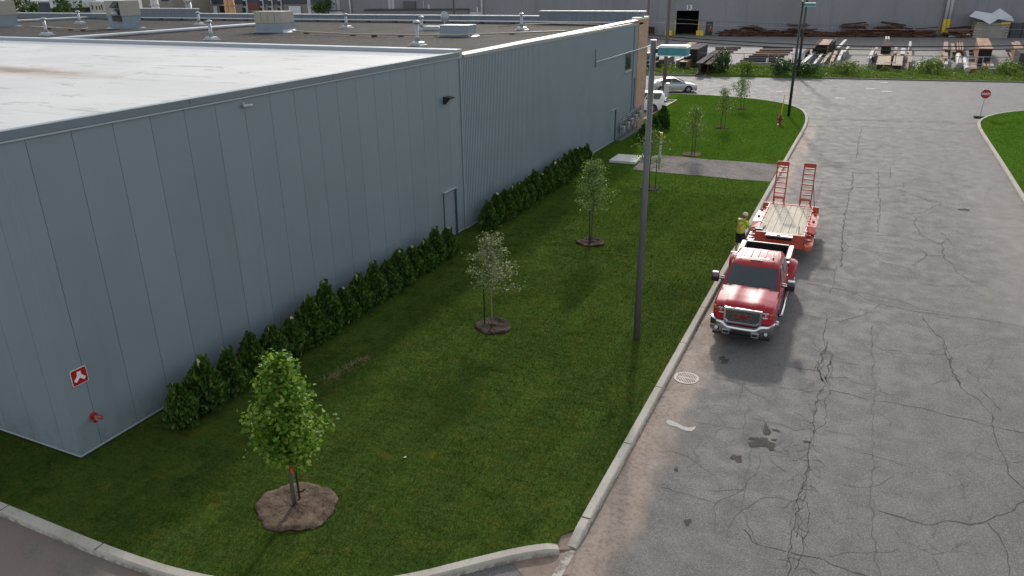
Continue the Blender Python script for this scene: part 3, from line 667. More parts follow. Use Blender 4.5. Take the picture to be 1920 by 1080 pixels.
b=MB(); b.tube([(.10,-.10,-.045),(.16,.2,-.06)],.045,12); b.tube([(.158,.19,-.06),(.163,.215,-.061)],.04,12,1); b.build('camera_body',[pm('cam_grey',(.38,.39,.4),.4),BLK],cm,bevel=.006)
SR=pm('sign_red',(.36,.008,.012),.4,var=.06); SWH=pm('sign_white',(.72,.72,.72),.45)
sg=empty('fire_sign',(XW,9.985,2.06),0,'square red wall sign with a white siamese pipe symbol near the building corner','sign')
def rrect(w,h,r,n=5):
    P=[]
    for cx,cy,a0 in ((w-r,h-r,0),(-w+r,h-r,90),(-w+r,-h+r,180),(w-r,-h+r,270)):
        for i in range(n+1):
            a=R(a0+90*i/n); P.append((cx+r*math.cos(a),cy+r*math.sin(a)))
    return P
def plate(poly,x0,x1): 
    b=MB(); n=len(poly); b.add([(x0,p[0],p[1]) for p in poly]+[(x1,p[0],p[1]) for p in poly],[tuple(reversed(range(n))),tuple(range(n,2*n))]+[(i,(i+1)%n,n+(i+1)%n,n+i) for i in range(n)]); return b
plate(rrect(.205,.205,.04),.004,.02).build('sign_border',SWH,sg); plate(rrect(.192,.192,.034),.0205,.024).build('sign_face',SR,sg)
ypoly=[(-.055,.13),(.055,.13),(.055,.035),(.155,-.06),(.105,-.125),(0.0,-.03),(-.105,-.125),(-.155,-.06),(-.055,.035)]
plate(ypoly,.0245,.027).build('pipe_symbol',SWH,sg)
b=MB(); b.bb((.0275,-.15,-.108),(.0290,-.085,-.102),0); 
fd=empty('fire_hose_inlet',(XW,10.08,.92),0,'red fire hose inlet with brass caps low on the wall by the corner','hose inlet'); fd.scale=(.8,.8,.8)
b=MB(); b.lathe([(.001,0.0),(.12,0.0),(.12,.025),(.05,.04),(.05,.09),(.001,.09)],(0,0,0),18,0,'X'); b.build('wall_flange',SR,fd,smooth=False)
for s_ in (-1,1):
    b=MB(); b.tube([(.07,0,0),(.15,.05*s_,-.03),(.21,.10*s_,-.06)],[.045,.045,.05],12); b.tube([(.205,.097*s_,-.058),(.245,.13*s_,-.075)],.058,12,1); b.build('inlet',[pm('aged_brass',(.30,.13,.07),.4,metal=.5,var=.3),SR],fd)
# --- rooftop plant
ZG=7.5
def roof_vent(px,py,h=1.0,label='',cap=True):
    p=gp(px,py,ZG); e=empty('roof_vent',p,0,label,'roof vent','vent pipes on the gravel roof')
    b=MB(); b.lathe([(.55,0),(.55,.03),(.42,.05),(.40,.16),(.28,.20),(.001,.20)],n=4); b.v=[tuple(Matrix.Rotation(R(45),3,'Z')@Vector(v)) for v in b.v]; b.build('curb',GALV,e)
    b=MB(); b.tube([(0,0,.18),(0,0,.45),(0,0,h)],[.15,.10,.09],12); b.build('pipe',GALV,e,smooth=True)
    if cap:
        b=MB(); b.lathe([(.001,0),(.17,0),(.19,.04),(.17,.10),(.06,.15),(.001,.15)],(0,0,h-.02),14); b.build('cap',GALV,e)
    return e
for px,py,h,l in ((88,66,1.05,'vent pipe with square curb beside the expansion joint, leftmost of the roof vents'),(150,44,1.0,'leaning vent pipe near the left raised parapet'),(374,47,.95,'slim vent pipe in front of the rear parapet, left of the boxy tan unit'),
    (397,75,1.05,'vent pipe standing close to the white roof, left of the middle air unit'),(650,53,.95,'vent pipe near the rear parapet right of the low tan air unit'),(783,85,1.15,'tall two part vent pipe closest to the white roof edge'),(978,56,1.0,'vent pipe with square cap next to the raised corner parapet'),(791,57,.85,'round capped vent behind the tall two part vent pipe')): roof_vent(px,py,h,l)
TAN=pm('hvac_tan',(.34,.315,.27),.55,var=.08,sc=1.2); DKG=pm('hvac_dark',(.03,.032,.035),.6)
def hvac(px,py,w,d,h,rz,label,hood=True,ch=.55):
    p=gp(px,py,ZG); e=empty('air_handler',p,rz,label,'air handling unit','rooftop air handling units')
    b=MB(); b.loft([[(-w/2-.15,-d/2-.15,0),(w/2+.15,-d/2-.15,0),(w/2+.15,d/2+.15,0),(-w/2-.15,d/2+.15,0)],[(-w/2,-d/2,.18),(w/2,-d/2,.18),(w/2,d/2,.18),(-w/2,d/2,.18)],[(-w/2,-d/2,ch),(w/2,-d/2,ch),(w/2,d/2,ch),(-w/2,d/2,ch)]]); b.build('curb',pm('curb_galv',(.22,.265,.31),.42,metal=.35,var=.16,sc=2),e)
    b=MB(); b.bb((-w/2-.04,-d/2-.04,ch),(w/2+.04,d/2+.04,ch+h)); b.build('cabinet',TAN,e,bevel=.03)
    b=MB()
    for k in range(1,4): b.bb((-w/2+w*k/4-.01,-d/2-.046,ch+.05),(-w/2+w*k/4+.01,-d/2-.039,ch+h-.05))
    b.bb((-w/2-.05,-d/2+.1,ch+.1),(-w/2-.039,d/2-.1,ch+h-.1)); b.build('grille',DKG,e)
    if hood:
        b=MB(); b.add([(w/2+.04,-d/2+.1,ch+h-.05),(w/2+.04,d/2-.1,ch+h-.05),(w/2+.62,d/2-.1,ch+h-.42),(w/2+.62,-d/2+.1,ch+h-.42),(w/2+.04,-d/2+.1,ch+h-.5),(w/2+.04,d/2-.1,ch+h-.5)],[(0,1,2,3),(0,3,4),(1,5,2)]); b.build('hood',TAN,e,fix=False)
        b=MB(); b.add([(w/2+.05,-d/2+.12,ch+h-.49),(w/2+.05,d/2-.12,ch+h-.49),(w/2+.6,d/2-.12,ch+h-.43),(w/2+.6,-d/2+.12,ch+h-.43)],[(0,1,2,3)]); b.bb((w/2+.041,-d/2+.15,ch+.05),(w/2+.06,d/2-.15,ch+h-.55)); b.build('hood_mesh',DKG,e,fix=False)
    return e
def hvac2(px,py,w,d,h,label,ch):         # upright unit whose intake hoods face the camera
    p=gp(px,py,ZG); e=empty('air_handler',p,R(-8),label,'air handling unit','rooftop air handling units')
    b=MB(); b.loft([[(-w/2-.2,-d/2-.2,0),(w/2+.2,-d/2-.2,0),(w/2+.2,d/2+.2,0),(-w/2-.2,d/2+.2,0)],[(-w/2+.05,-d/2+.05,.12),(w/2-.05,-d/2+.05,.12),(w/2-.05,d/2-.05,.12),(-w/2+.05,d/2-.05,.12)],[(-w/2+.05,-d/2+.05,ch),(w/2-.05,-d/2+.05,ch),(w/2-.05,d/2-.05,ch),(-w/2+.05,d/2-.05,ch)]]); b.build('curb',MATS['curb_galv'] if 'curb_galv' in MATS else pm('curb_galv',(.22,.265,.31),.42,metal=.35,var=.16,sc=2),e)
    b=MB(); b.bb((-w/2,-d/2,ch),(w/2,d/2,ch+h)); b.build('cabinet',TAN,e,bevel=.03)
    x0=w*.12
    b=MB(); b.add([(x0,-d/2-.002,ch+h-.05),(w/2-.1,-d/2-.002,ch+h-.05),(w/2-.1,-d/2-.42,ch+h*.58),(x0,-d/2-.42,ch+h*.58),(x0,-d/2-.002,ch+h*.5),(w/2-.1,-d/2-.002,ch+h*.5)],[(0,1,2,3),(0,3,4),(1,5,2)]); b.build('hood',DKG,e,fix=False)
    b=MB(); b.bb((x0,-d/2-.012,ch+.08),(w/2-.08,-d/2-.001,ch+h*.46)); b.build('intake',DKG,e)
    b=MB(); b.lathe([(.001,0),(.28,0),(.22,.28),(.10,.38),(.001,.38)],(w*.28,-d/2-.25,ch+.05),12); b.build('blower',GALV,e,smooth=True)
    b=MB(); b.bb((x0-.05,-d/2-.3,ch-.36),(w/2+.02,-d/2-.002,ch+.02)); b.build('drip_pan',DKG,e)
    b=MB(); b.bb((-w/2-.02,-d/2+.15,ch+.12),(-w/2-.002,d/2-.15,ch+h-.12)); b.build('grille',DKG,e)
    return e
hvac2(237,53,2.0,1.7,1.15,'tall tan air unit with two dark hoods on a flared galvanised curb',.95)
hvac2(8,49.5,1.9,1.7,1.15,'tan air unit cut off by the left edge of the picture',.95)
hvac(517,60,2.2,1.4,.78,R(6),'low wide tan air unit on a galvanised curb beside the expansion joint',False,.62)
e=empty('roof_hatch',gp(859,67.5,ZG),R(4),'low galvanised roof curb with a flat pale lid','roof hatch')
b=MB(); b.loft([[(-1.15,-.8,0),(1.15,-.8,0),(1.15,.8,0),(-1.15,.8,0)],[(-.95,-.65,.08),(.95,-.65,.08),(.95,.65,.08),(-.95,.65,.08)],[(-.95,-.65,.62),(.95,-.65,.62),(.95,.65,.62),(-.95,.65,.62)]]); b.build('curb',MATS['curb_galv'],e)
b=MB(); b.bb((-1.0,-.7,.621),(1.0,.7,.67)); b.build('lid',pm('hatch_lid',(.45,.46,.47),.45),e)
e=empty('skylight',gp(812,57,ZG),R(4),'small low skylight curb between the roof vents','skylight')
b=MB(); b.bb((-.7,-.4,0),(.7,.4,.22)); b.build('curb',GALV,e,bevel=.03); b=MB(); b.bb((-.62,-.33,.221),(.62,.33,.30)); b.build('dome',pm('dome_white',(.55,.56,.57),.3),e,bevel=.04)
e=empty('satellite_dish',gp(834,51,ZG),0,'round grey dish on a short mast behind the roof hatch','dish')
b=MB(); b.tube([(0,0,0),(0,0,.55)],.04); b.bb((-.25,-.25,0),(.25,.25,.04)); b.build('mast',GALV,e)
b=MB(); b.lathe([(.001,0),(.2,.01),(.38,.05),(.44,.08),(.38,.065),(.2,.03),(.001,.02)],(0,0,0),18,0,'Y'); b.v=[tuple(Matrix.Rotation(R(-12),3,'Z')@Vector(v)+Vector((0,-.05,.72))) for v in b.v]; b.build('reflector',GALV,e,smooth=True)
# gas pipes on black blocks
GP=pm('gas_pipe',(.38,.33,.25),.6,var=.25,sc=5)
def roof_pipe(pts,label,blk):
    P=[gp(x,y,ZG+.16) for x,y in pts]; e=empty('roof_pipe',P[0]-Vector((0,0,.16)),0,label,'pipe')
    b=MB(); b.tube(P,.05,8); b.build('pipe',GP,e,True,smooth=True)
    b=MB()
    for x,y in blk:
        c=gp(x,y,ZG+.055); b.box(c,(.32,.2,.11))
    b.pieces('support_block',DKG,e,world=True)
roof_pipe([(548,58),(575,60),(660,64),(760,65.5),(858,65.5),(960,62),(1060,58)],'thin weathered gas pipe on blocks crossing the gravel roof',[(575,61.5),(662,65.5),(702,67.5),(752,67),(820,65.5),(960,63)])
roof_pipe([(60,50),(105,52),(135,54),(150,55),(165,53)],'rusty drain pipe on blocks by the left air unit',[(92,53.5),(133,55.5),(155,56)])
b=MB(); 
P=[Vector((x,57.6,ZG+.2)) for x in (-71.5,-60,-45,-30,XW-.8)]; e=empty('roof_pipe',(P[0].x,57.6,ZG),0,'long pale pipe on black blocks along the rear parapet','pipe')
b.tube(P,.06,8); b.build('pipe',PIPEW,e,True)
b=MB()
for x in np.arange(-70.5,-18,2.75): b.box((x,57.6,ZG+.07),(.3,.25,.14))
b.pieces('support_block',DKG,e,world=True)
roof_pipe([(935,49.5),(990,45.5),(1040,44),(1125,46)],'short pale conduit rising beside the raised parapet',[(1040,45.5)])
# ------------------------------------------------------------------ VEGETATION
def inpoly(P,poly):
    x,y=P[:,0],P[:,1]; ins=np.zeros(len(P),bool); n=len(poly); j=n-1
    for i in range(n):
        xi,yi=poly[i][:2]; xj,yj=poly[j][:2]
        if yi!=yj:
            c=((yi>y)!=(yj>y))&(x<(xj-xi)*(y-yi)/(yj-yi)+xi); ins^=c
        j=i
    return ins
TREEX=[(-10.03,10.24),(-10.17,20.34),(-10.04,29.82),(-10.17,39.9),(-9.89,49.39),(-9.89,59.81),(-10.05,69.88)]
BEDR=[.86,.62,.60,.55,.60,.5,.5]
def blades(name,poly,zones,seed,exclude=()):
    rng=np.random.default_rng(seed); allv=[]
    xs=[p[0] for p in poly]; ys=[p[1] for p in poly]
    for (y0,y1,dens,h,w,xmin) in zones:
        x0=max(min(xs),xmin); x1=max(xs); ya=max(y0,min(ys)); yb=min(y1,max(ys))
        if yb<=ya: continue
        n=int((x1-x0)*(yb-ya)*dens); P=np.stack([rng.uniform(x0,x1,n),rng.uniform(ya,yb,n)],1)
        k=inpoly(P,poly)
        for c,r in exclude: k&=np.hypot(P[:,0]-c[0],P[:,1]-c[1])>r
        if y1>40: k&=~inpoly(P,gb)
        k&=(P[:,0]>XW-.0)|(P[:,1]<YC)|(P[:,1]>57)
        P=P[k]; n=len(P)
        a=rng.uniform(0,2*np.pi,n); hh=h*rng.uniform(.45,1.35,n); ww=w*rng.uniform(.6,1.4,n); ln=hh*rng.uniform(.2,1.3,n); la=rng.uniform(0,2*np.pi,n)
        z=np.zeros(n)-.004
        A=np.stack([P[:,0]-np.cos(a)*ww,P[:,1]-np.sin(a)*ww,z],1); B=np.stack([P[:,0]+np.cos(a)*ww,P[:,1]+np.sin(a)*ww,z],1)
        T=np.stack([P[:,0]+np.cos(la)*ln,P[:,1]+np.sin(la)*ln,hh],1)
        allv.append(np.stack([A,B,T],1).reshape(-1,3))
    return np_mesh(name,np.concatenate(allv),3,BLADEM)
ex=[(c,r) for c,r in zip(TREEX,BEDR)]
g1=blades('grass',lawn_poly,[(7,16,1500,.04,.0055,-22),(16,26,900,.04,.008,-16),(26,40,420,.04,.013,-16),(40,80,160,.035,.022,-17)],3,ex); tag(g1,kind='stuff')
g2=blades('grass',lawn_poly2,[(44,90,110,.035,.024,0)],4); tag(g2,kind='stuff')
# ---- soil dishes round the saplings
def soil_bed(c,r,seed,label,rim=.07,mat=None):
    rnd=random.Random(seed); n=64; ph=[rnd.uniform(0,6.28) for _ in range(4)]
    prof=[(1.0,-.02),(.97,.015),(.91,rim*.7),(.84,rim*.8),(.76,rim*.6),(.68,rim*.2),(.55,-.01),(.45,-.0),(.3,.0),(.2,.01),(.1,.03),(.02,.04)]
    b=MB(); rings=[]
    for f,z in prof:
        ring=[]
        for k in range(n):
            a=2*math.pi*k/n; q=r*f*(1+(.018 if f>.9 else 0)*math.sin(13*a+ph[3])+.05*math.sin(2*a+ph[0])+.045*math.sin(5*a+ph[1])+rnd.uniform(-.025,.025))
            ring.append((q*math.cos(a),q*math.sin(a),max(z+.03+rnd.uniform(-.02,.02)+.02*math.sin(3*a+ph[2])*(1 if .6<f<.98 else 0),.012 if f<.96 else -.02)))
        rings.append(ring)
    b.loft(rings); o=b.build('soil_bed',mat or SOIL,smooth=True); o.location=(c[0],c[1],0); tag(o,label,'soil bed','soil dishes around the saplings'); return o
BARK=pm('young_bark',(.085,.068,.052),.85,var=.3,sc=6,stretch=(4,4,1)); BARKL=pm('pale_bark',(.20,.165,.125),.85,var=.3,sc=6)
MAPLE=leafmat('maple_leaves',[(.055,.135,.012),(.11,.23,.022),(.20,.32,.04),(.34,.42,.09)],.5,.38)
WILLOW=leafmat('grey_leaves',[(.06,.10,.035),(.14,.18,.08),(.26,.29,.15),(.42,.42,.27)],.45,.25)
LINDEN=leafmat('mid_leaves',[(.055,.115,.02),(.11,.19,.04),(.19,.27,.07),(.30,.36,.13)],.48,.3)
CEDARM=leafmat('cedar_sprays',[(.018,.052,.008),(.036,.092,.013),(.066,.135,.02),(.14,.18,.04)],.85,.15,big=3)
def leaf_arrays(C,N,size,rng,asp=.62,lobed=False,droop=.25):
    """C centres, N leaf normals; returns verts with 3-vert faces"""
    n=len(C); N=N/np.linalg.norm(N,axis=1,keepdims=True)
    t=rng.normal(size=(n,3)); t[:,2]-=droop; t-=N*(t*N).sum(1,keepdims=True); t/=np.linalg.norm(t,axis=1,keepdims=True)
    s=np.cross(N,t); L=size[:,None]; out=[]
    def pt(u,v,w): return C+t*L*u+s*L*asp*v+N*L*w
    if lobed:
        base=pt(-.5,0,0); tip=pt(.55,0,-.08); l1=pt(-.12,.75,.10); r1=pt(-.12,-.75,.10); l2=pt(.28,.55,.06); r2=pt(.28,-.55,.06); ml=pt(.05,.30,.04); mr=pt(.05,-.30,.04)
        tris=[(base,l1,ml),(base,ml,tip),(ml,l2,tip),(base,mr,r1),(base,tip,mr),(mr,tip,r2)]
    else:
        base=pt(-.5,0,0); tip=pt(.5,0,-.08); l=pt(-.02,.5,.09); r=pt(-.02,-.5,.09)
        tris=[(base,l,tip),(base,tip,r)]
    return np.concatenate([np.stack(x,1) for x in tris],1).reshape(-1,3)
def merged_leaves(name,V,mat,parent):
    """weld each leaf's triangles so 'random per island' gives one tone per leaf"""
    o=np_mesh(name,V,3,mat,parent)
    bm=bmesh.new(); bm.from_mesh(o.data); bmesh.ops.remove_doubles(bm,verts=bm.verts,dist=1e-5); bm.to_mesh(o.data); bm.free(); return o
def sapling(i,label,H,clear,rad,nbr,nleaf,lsize,mat,bark,seed,asp=.62,lobed=False,prof=None,lean=(0,0),stake=True,spread=.13,tr=.035):
    rng=np.random.default_rng(seed); c=TREEX[i]
    e=empty('tree',(c[0],c[1],0),0,label,'tree','saplings planted along the lawn')
    b=MB(); pts=[]
    for k in range(9):
        f=k/8; pts.append(Vector((lean[0]*f+.05*math.sin(f*5+seed),lean[1]*f+.04*math.sin(f*4+seed*2),H*.96*f)))
    b.tube(pts,[tr*(1.15-.95*k/8) for k in range(9)],8); 
    def trunk_at(z):
        f=z/(H*.96)*8; k=min(7,int(f)); return pts[k]+(pts[k+1]-pts[k])*(f-k)
    cen=[];wt=[]
    for k in range(nbr):
        f=(k+.5)/nbr; z=clear+(H*.93-clear)*f**.92
        a=k*2.399+rng.uniform(-.4,.4); rr=rad*(prof(f) if prof else math.sin(math.pi*min(1,.22+.80*f))**.8)*rng.uniform(.65,1.15)
        p0=trunk_at(min(z,H*.95)); rise=rr*rng.uniform(.25,.75)
        p1=p0+Vector((math.cos(a)*rr*.55,math.sin(a)*rr*.55,rise*.55)); p2=p0+Vector((math.cos(a)*rr,math.sin(a)*rr,rise*.8))
        b.tube([p0,p1,p2],[.013*(1.2-f),.008,.003],5,cap=False)
        for q in np.linspace(.25,1.05,5):
            cen.append(np.array(p0+(p1-p0)*min(1,q/.55) if q<.55 else p1+(p2-p1)*((q-.55)/.45))); wt.append(.5+q*rr)
    b.build('trunk',bark,e,smooth=True)
    cen=np.array(cen); wt=np.array(wt); idx=rng.choice(len(cen),nleaf,p=wt/wt.sum())
    C=cen[idx]+rng.normal(size=(nleaf,3))*spread*np.array([1,1,.75])
    C[:,2]=np.maximum(C[:,2],clear-.12)
    out=C-np.array([lean[0]*.5,lean[1]*.5,0])-np.array([0,0,clear+(H-clear)*.35]); N=rng.normal(size=(nleaf,3))*.75+out/np.linalg.norm(out,axis=1,keepdims=True)*.35+np.array([0,0,.75])
    V=leaf_arrays(C,N,lsize*rng.uniform(.6,1.25,nleaf),rng,asp,lobed)
    merged_leaves('crown',V,mat,e); return e
cone=lambda f:(1.08-.80*f)*(0.72+.28*min(1,f*6)) 
t1=sapling(0,'leafy bright green maple sapling with an orange ribbon, nearest to the camera',3.85,1.16,.66,64,7000,.088,MAPLE,BARK,11,.8,True,lambda f:(.8+.75*f if f<.3 else 1.02-1.22*(f-.3)),(0,0),spread=.12,tr=.045)
rb=MB(); rb.add([(.02,-.055,1.16),(.075,-.06,1.15),(.11,-.075,.94),(.06,-.07,.98),(.03,-.06,.90)],[(0,1,2,3,4)]); rb.tube([(.0,-.05,1.15),(.045,0,1.15),(0,.05,1.15),(-.045,0,1.15),(0,-.05,1.15)],.012,5); rb.build('ribbon',pm('orange_ribbon',(.75,.06,.01),.5),t1,fix=False)
sapling(1,'sparse pale grey leaved sapling, second from the camera, in two loose tiers',3.3,1.25,1.02,30,2100,.10,WILLOW,BARKL,23,.42,False,lambda f:(.95 if f<.12 else 1.0-.5*f if f<.5 else (.16 if f<.66 else .52-.5*(f-.66))),(-.05,0),spread=.10,tr=.026)
sapling(2,'mid green sapling at the end of the long hedge, its crown against the hedge',3.8,1.3,.80,38,3600,.09,LINDEN,BARK,31,.5,False,cone,(.0,0),spread=.12)
sapling(3,'thin sapling hidden partly behind the tall grey light pole',3.4,1.0,.82,28,1300,.115,LINDEN,BARK,47,.5,False,None,(.05,0),spread=.13,tr=.03)
sapling(4,'sapling just beyond the gravel strip in a small straw coloured ring',3.2,1.05,.8,28,1300,.12,LINDEN,BARK,53,.5,False,cone,(.06,0),spread=.13,tr=.03)
sapling(5,'narrow sapling between the gravel strip and the far end of the lawn',3.1,.95,.68,26,1300,.125,LINDEN,BARK,61,.5,False,cone,(0,0),spread=.13,tr=.03)
sapling(6,'sapling nearest the cross street at the far end of the lawn',2.75,.9,.68,22,1000,.14,LINDEN,BARK,71,.5,False,None,(0,0),spread=.13,tr=.03)
STKM=pm('stake_green',(.012,.022,.016),.6)
for i,(dx,dy,h,l) in enumerate(((-.10,.22,1.35,'dark stake behind the nearest maple trunk'),(-.36,.08,1.45,'dark stake left of the pale grey sapling'),(-.07,-.06,1.5,'dark stake against the sapling by the end of the long hedge'),(.34,.0,1.6,'dark stake right of the sapling behind the light pole'),(.17,.06,1.7,'dark stake beside the sapling just past the gravel strip'),(.28,-.05,1.6,'dark stake right of the narrow sapling past the gravel strip'),(.26,.1,1.5,'dark stake beside the sapling nearest the cross street'))):
    b=MB(); b.bar((0,0,0),(0,0,h),.035,.035); b.bar((0,0,h-.3),(-dx,-dy,h-.28),.012,.02); o=b.build('tree_stake',STKM); o.location=(TREEX[i][0]+dx,TREEX[i][1]+dy,0); tag(o,l,'stake','stakes beside the saplings')
for i,r in enumerate(BEDR):
    soil_bed(TREEX[i],r*1.0,80+i,['wide pale dug soil dish around the nearest maple','dark soil dish around the pale grey sapling','dark soil dish around the sapling by the end of the long hedge','soil dish under the sapling behind the light pole','straw edged soil ring just beyond the gravel strip','dark soil patch around the narrow far sapling','dark soil patch around the sapling nearest the cross street'][i],.045 if i<3 else .025,SOIL if i in (0,4) else SOILD)
# ---- clipped cedar hedge along the wall
def cedar_mesh(seed,h=1.35,r=.40,n=1900):
    rng=np.random.default_rng(seed)
    z=rng.beta(1.1,1.25,n); a=rng.uniform(0,2*np.pi,n)
    pr=np.where(z<.22,.82+.82*z,1.0-.97*((z-.22)/.78)**1.75)
    lump=1+.15*np.sin(3*a+seed+z*6)+.15*np.sin(7*a-z*13+seed*2)+.12*np.sin(11*a+z*23)
    rad=r*pr*lump*np.sqrt(rng.uniform(.35,1.25,n))+.02
    C=np.stack([np.cos(a)*rad,np.sin(a)*rad,z*h+.02],1)
    kk=rng.integers(0,5,n); sprig=rng.uniform(0,1,n)<.035; sx_=rng.uniform(-.17,.17,5); sy_=rng.uniform(-.17,.17,5); sh_=rng.uniform(.92,1.12,5)
    zz_=rng.uniform(.75,1,n)*sh_[kk]*h; C[sprig]=np.stack([sx_[kk]+rng.normal(size=n)*.02,sy_[kk]+rng.normal(size=n)*.02,zz_],1)[sprig]
    N=np.stack([np.cos(a+np.pi/2)+rng.normal(size=n)*.7,np.sin(a+np.pi/2)+rng.normal(size=n)*.7,rng.normal(size=n)*.35],1)
    N/=np.linalg.norm(N,axis=1,keepdims=True)
    t=np.stack([np.cos(a)*.55,np.sin(a)*.55,np.full(n,1.0)],1)+rng.normal(size=(n,3))*.35; t-=N*(t*N).sum(1,keepdims=True); t/=np.linalg.norm(t,axis=1,keepdims=True); s=np.cross(N,t)
    L=(.085*rng.uniform(.5,1.6,n))[:,None]
    p=lambda u,v:C+t*L*u+s*L*v
    tr=[(p(-.5,0),p(.1,.34),p(.75,.16)),(p(-.5,0),p(.75,.16),p(.62,-.06)),(p(-.5,0),p(.62,-.06),p(.85,-.24)),(p(-.5,0),p(.85,-.24),p(.05,-.36))]
    return np.concatenate([np.stack(x,1) for x in tr],1).reshape(-1,3)
TAGM=pm('ribbon_pale',(.50,.48,.28),.6)
protos=[]
for k in range(5):
    e=empty('cedar_shrub',(0,0,0))
    merged_leaves('foliage',cedar_mesh(100+k,1.20+.08*(k%3),(.38+.04*(k%2)),5200),CEDARM,e)
    b=MB(); b.tube([(0,0,0),(.02,.01,.9)],[.035,.012],6); b.build('stem',BARK,e)
    if k in (0,1,3):
        rr=random.Random(k); b=MB(); b.add([(.02,-.12,1.02),(.07,-.12,1.02),(.05,-.10,1.38),(.0,-.09,1.34)],[(0,1,2,3)]); b.add([(.0,-.09,1.34),(.05,-.10,1.38),(.12,-.12,1.30),(.08,-.12,1.27)],[(0,1,2,3)]); b.build('ribbon',TAGM,e,fix=False)
    protos.append(e)
rr=random.Random(8); used=set()
def shrub(k,x,y,lab,grp):
    pr=protos[k]
    e=pr if k not in used else copy_tree(pr)
    used.add(k)
    s=rr.uniform(.9,1.1); e.location=(x+rr.uniform(-.05,.05),y,0); e.rotation_euler=(0,0,rr.uniform(-.8,.8)); e.scale=(s*rr.uniform(.92,1.08),s*rr.uniform(.92,1.08),s*rr.uniform(.92,1.1))
    tag(e,lab,'shrub',grp)
n1=17
for i in range(n1):
    y=11.75+(25.9-11.75)*i/(n1-1)
    shrub([0,3,2,4,1,0,3,2][i%8],-15.02,y,'cedar shrub by the smooth panel wall, '+ORD[i]+' of its row from the near corner','cedar shrubs along the panel wall')
n2=16
for i in range(n2):
    y=29.85+(43.9-29.85)*i/(n2-1)
    shrub([2,0,4,3,1,2][i%6],-15.05-.25*i/15,y,'cedar shrub by the corrugated wall, '+ORD[i]+' of its row from the door','cedar shrubs along the corrugated wall')
for i,(px,py,l) in enumerate(((1243,240,'taller cedar shrub at the corner of the parking pad'),(1226,252,'cedar shrub beside the light pole in front of the gas meters'),(1208,262,'cedar shrub left of the light pole in front of the gas meters'))):
    p=gp(px,py,0); shrub([4,2,0][i],p.x,p.y,l,'cedar shrubs by the gas meters'); 
    e=[o for o in bpy.data.objects if o.get('label')==l][0]; e.scale=(1.15,1.15,[1.25,.95,.9][i])
p=gp(1152,264,0); 
# small fallen leaf / paper on the lawn
b=MB(); c=gp(759,856,.05); b.add([c+Vector(v) for v in ((-.03,-.01,-.02),(.0,-.03,-.01),(.035,.0,-.015),(.02,.04,-.005),(-.01,.03,-.02))],[(0,1,2,3,4)]); tag(origin_to(b.build('paper_scrap',SWH,fix=False),c),'tiny scrap of white paper lying on the lawn','litter')
# dead turf streak
STRAW=pm('dead_turf',(.34,.25,.14),.95,var=.3,sc=6)
rng=np.random.default_rng(12); nb=650; f=rng.uniform(0,1,nb); A_=gp(612,715,0); B_=gp(690,668,0)
P=np.array(A_)[None,:]+np.outer(f,np.array(B_-A_))+np.stack([rng.normal(size=nb)*.13,rng.normal(size=nb)*.10,np.zeros(nb)],1)
a=rng.uniform(0,6.28,nb); D=np.stack([np.cos(a),np.sin(a),np.zeros(nb)],1)
V=np.stack([P-D*.008,P+D*.008,P+np.stack([np.sin(a)*.05,np.cos(a)*.05,rng.uniform(.02,.06,nb)],1)],1).reshape(-1,3)
tag(np_mesh('dead_grass',V,3,STRAW),kind='stuff')
# ------------------------------------------------------------------ POLES, SIGNS, STREET FURNITURE
POLEM=pm('pole_grey',(.105,.107,.11),.5,var=.12,sc=2); POLED=pm('pole_dark',(.028,.031,.032),.5); TEAL=pm('teal_paint',(.035,.20,.23),.35,var=.08); TRIM=pm('teal_trim',(.50,.66,.70),.35); WTOP=pm('lamp_top',(.74,.73,.68),.5)
def light_pole(base,h,r0,r1,label,mat,rz=0,hd=(.78,.46,.19)):
    e=empty('street_light',base,0,label,'street light','square shoebox street lights')
    b=MB(); b.tube([(0,0,-.05),(.01,0,h)],[r0,r1],14); b.build('pole',mat,e,smooth=True)
    b=MB(); b.lathe([(.001,0),(r1*1.08,0),(r1*1.08,.03),(.001,.03)],(.01,0,h),14); b.build('pole_cap',WTOP,e)
    z=h-.26; w,d,t=hd
    hx=empty('head',(0,0,0)); hx.parent=e; 
    b=MB(); b.bb((.05,-.05,z-.06),(.22,.05,z+.06)); b.build('arm',POLED,e)
    bpy.data.objects.remove(hx)
    b=MB(); b.bb((.2,-d/2,z-t/2),(.2+w,d/2,z+t/2)); h_=b.build('lamp_head',TEAL,e,bevel=.008)
    b=MB(); b.bb((.185,-d/2-.015,z-t/2-.025),(.215+w,d/2+.015,z-t/2)); b.bb((.185,-d/2-.015,z+t/2),(.215+w,d/2+.015,z+t/2+.03)); 
    b.build('lamp_trim',TRIM,h_)
    b=MB(); b.bb((.21,-d/2+.02,z+t/2+.031),(.19+w,d/2-.02,z+t/2+.06)); b.build('lamp_lid',WTOP,h_,bevel=.015)
    b=MB(); b.bb((.24,-d/2+.04,z-t/2-.03),(.16+w,d/2-.04,z-t/2-.0255)); b.build('lens',pm('lens_pale',(.55,.55,.53),.15),h_)
    return e
light_pole((-5.56,21.32,0),9.07,.108,.08,'tall grey light pole with a teal shoebox head standing on the lawn',POLEM)
light_pole((-5.75,67.5,0),8.95,.12,.09,'dark light pole with a teal shoebox head at the far curve of the kerb',POLED)
WOOD=pm('pole_wood',(.115,.10,.085),.9,var=.25,sc=3,stretch=(8,8,1),bump=.3)
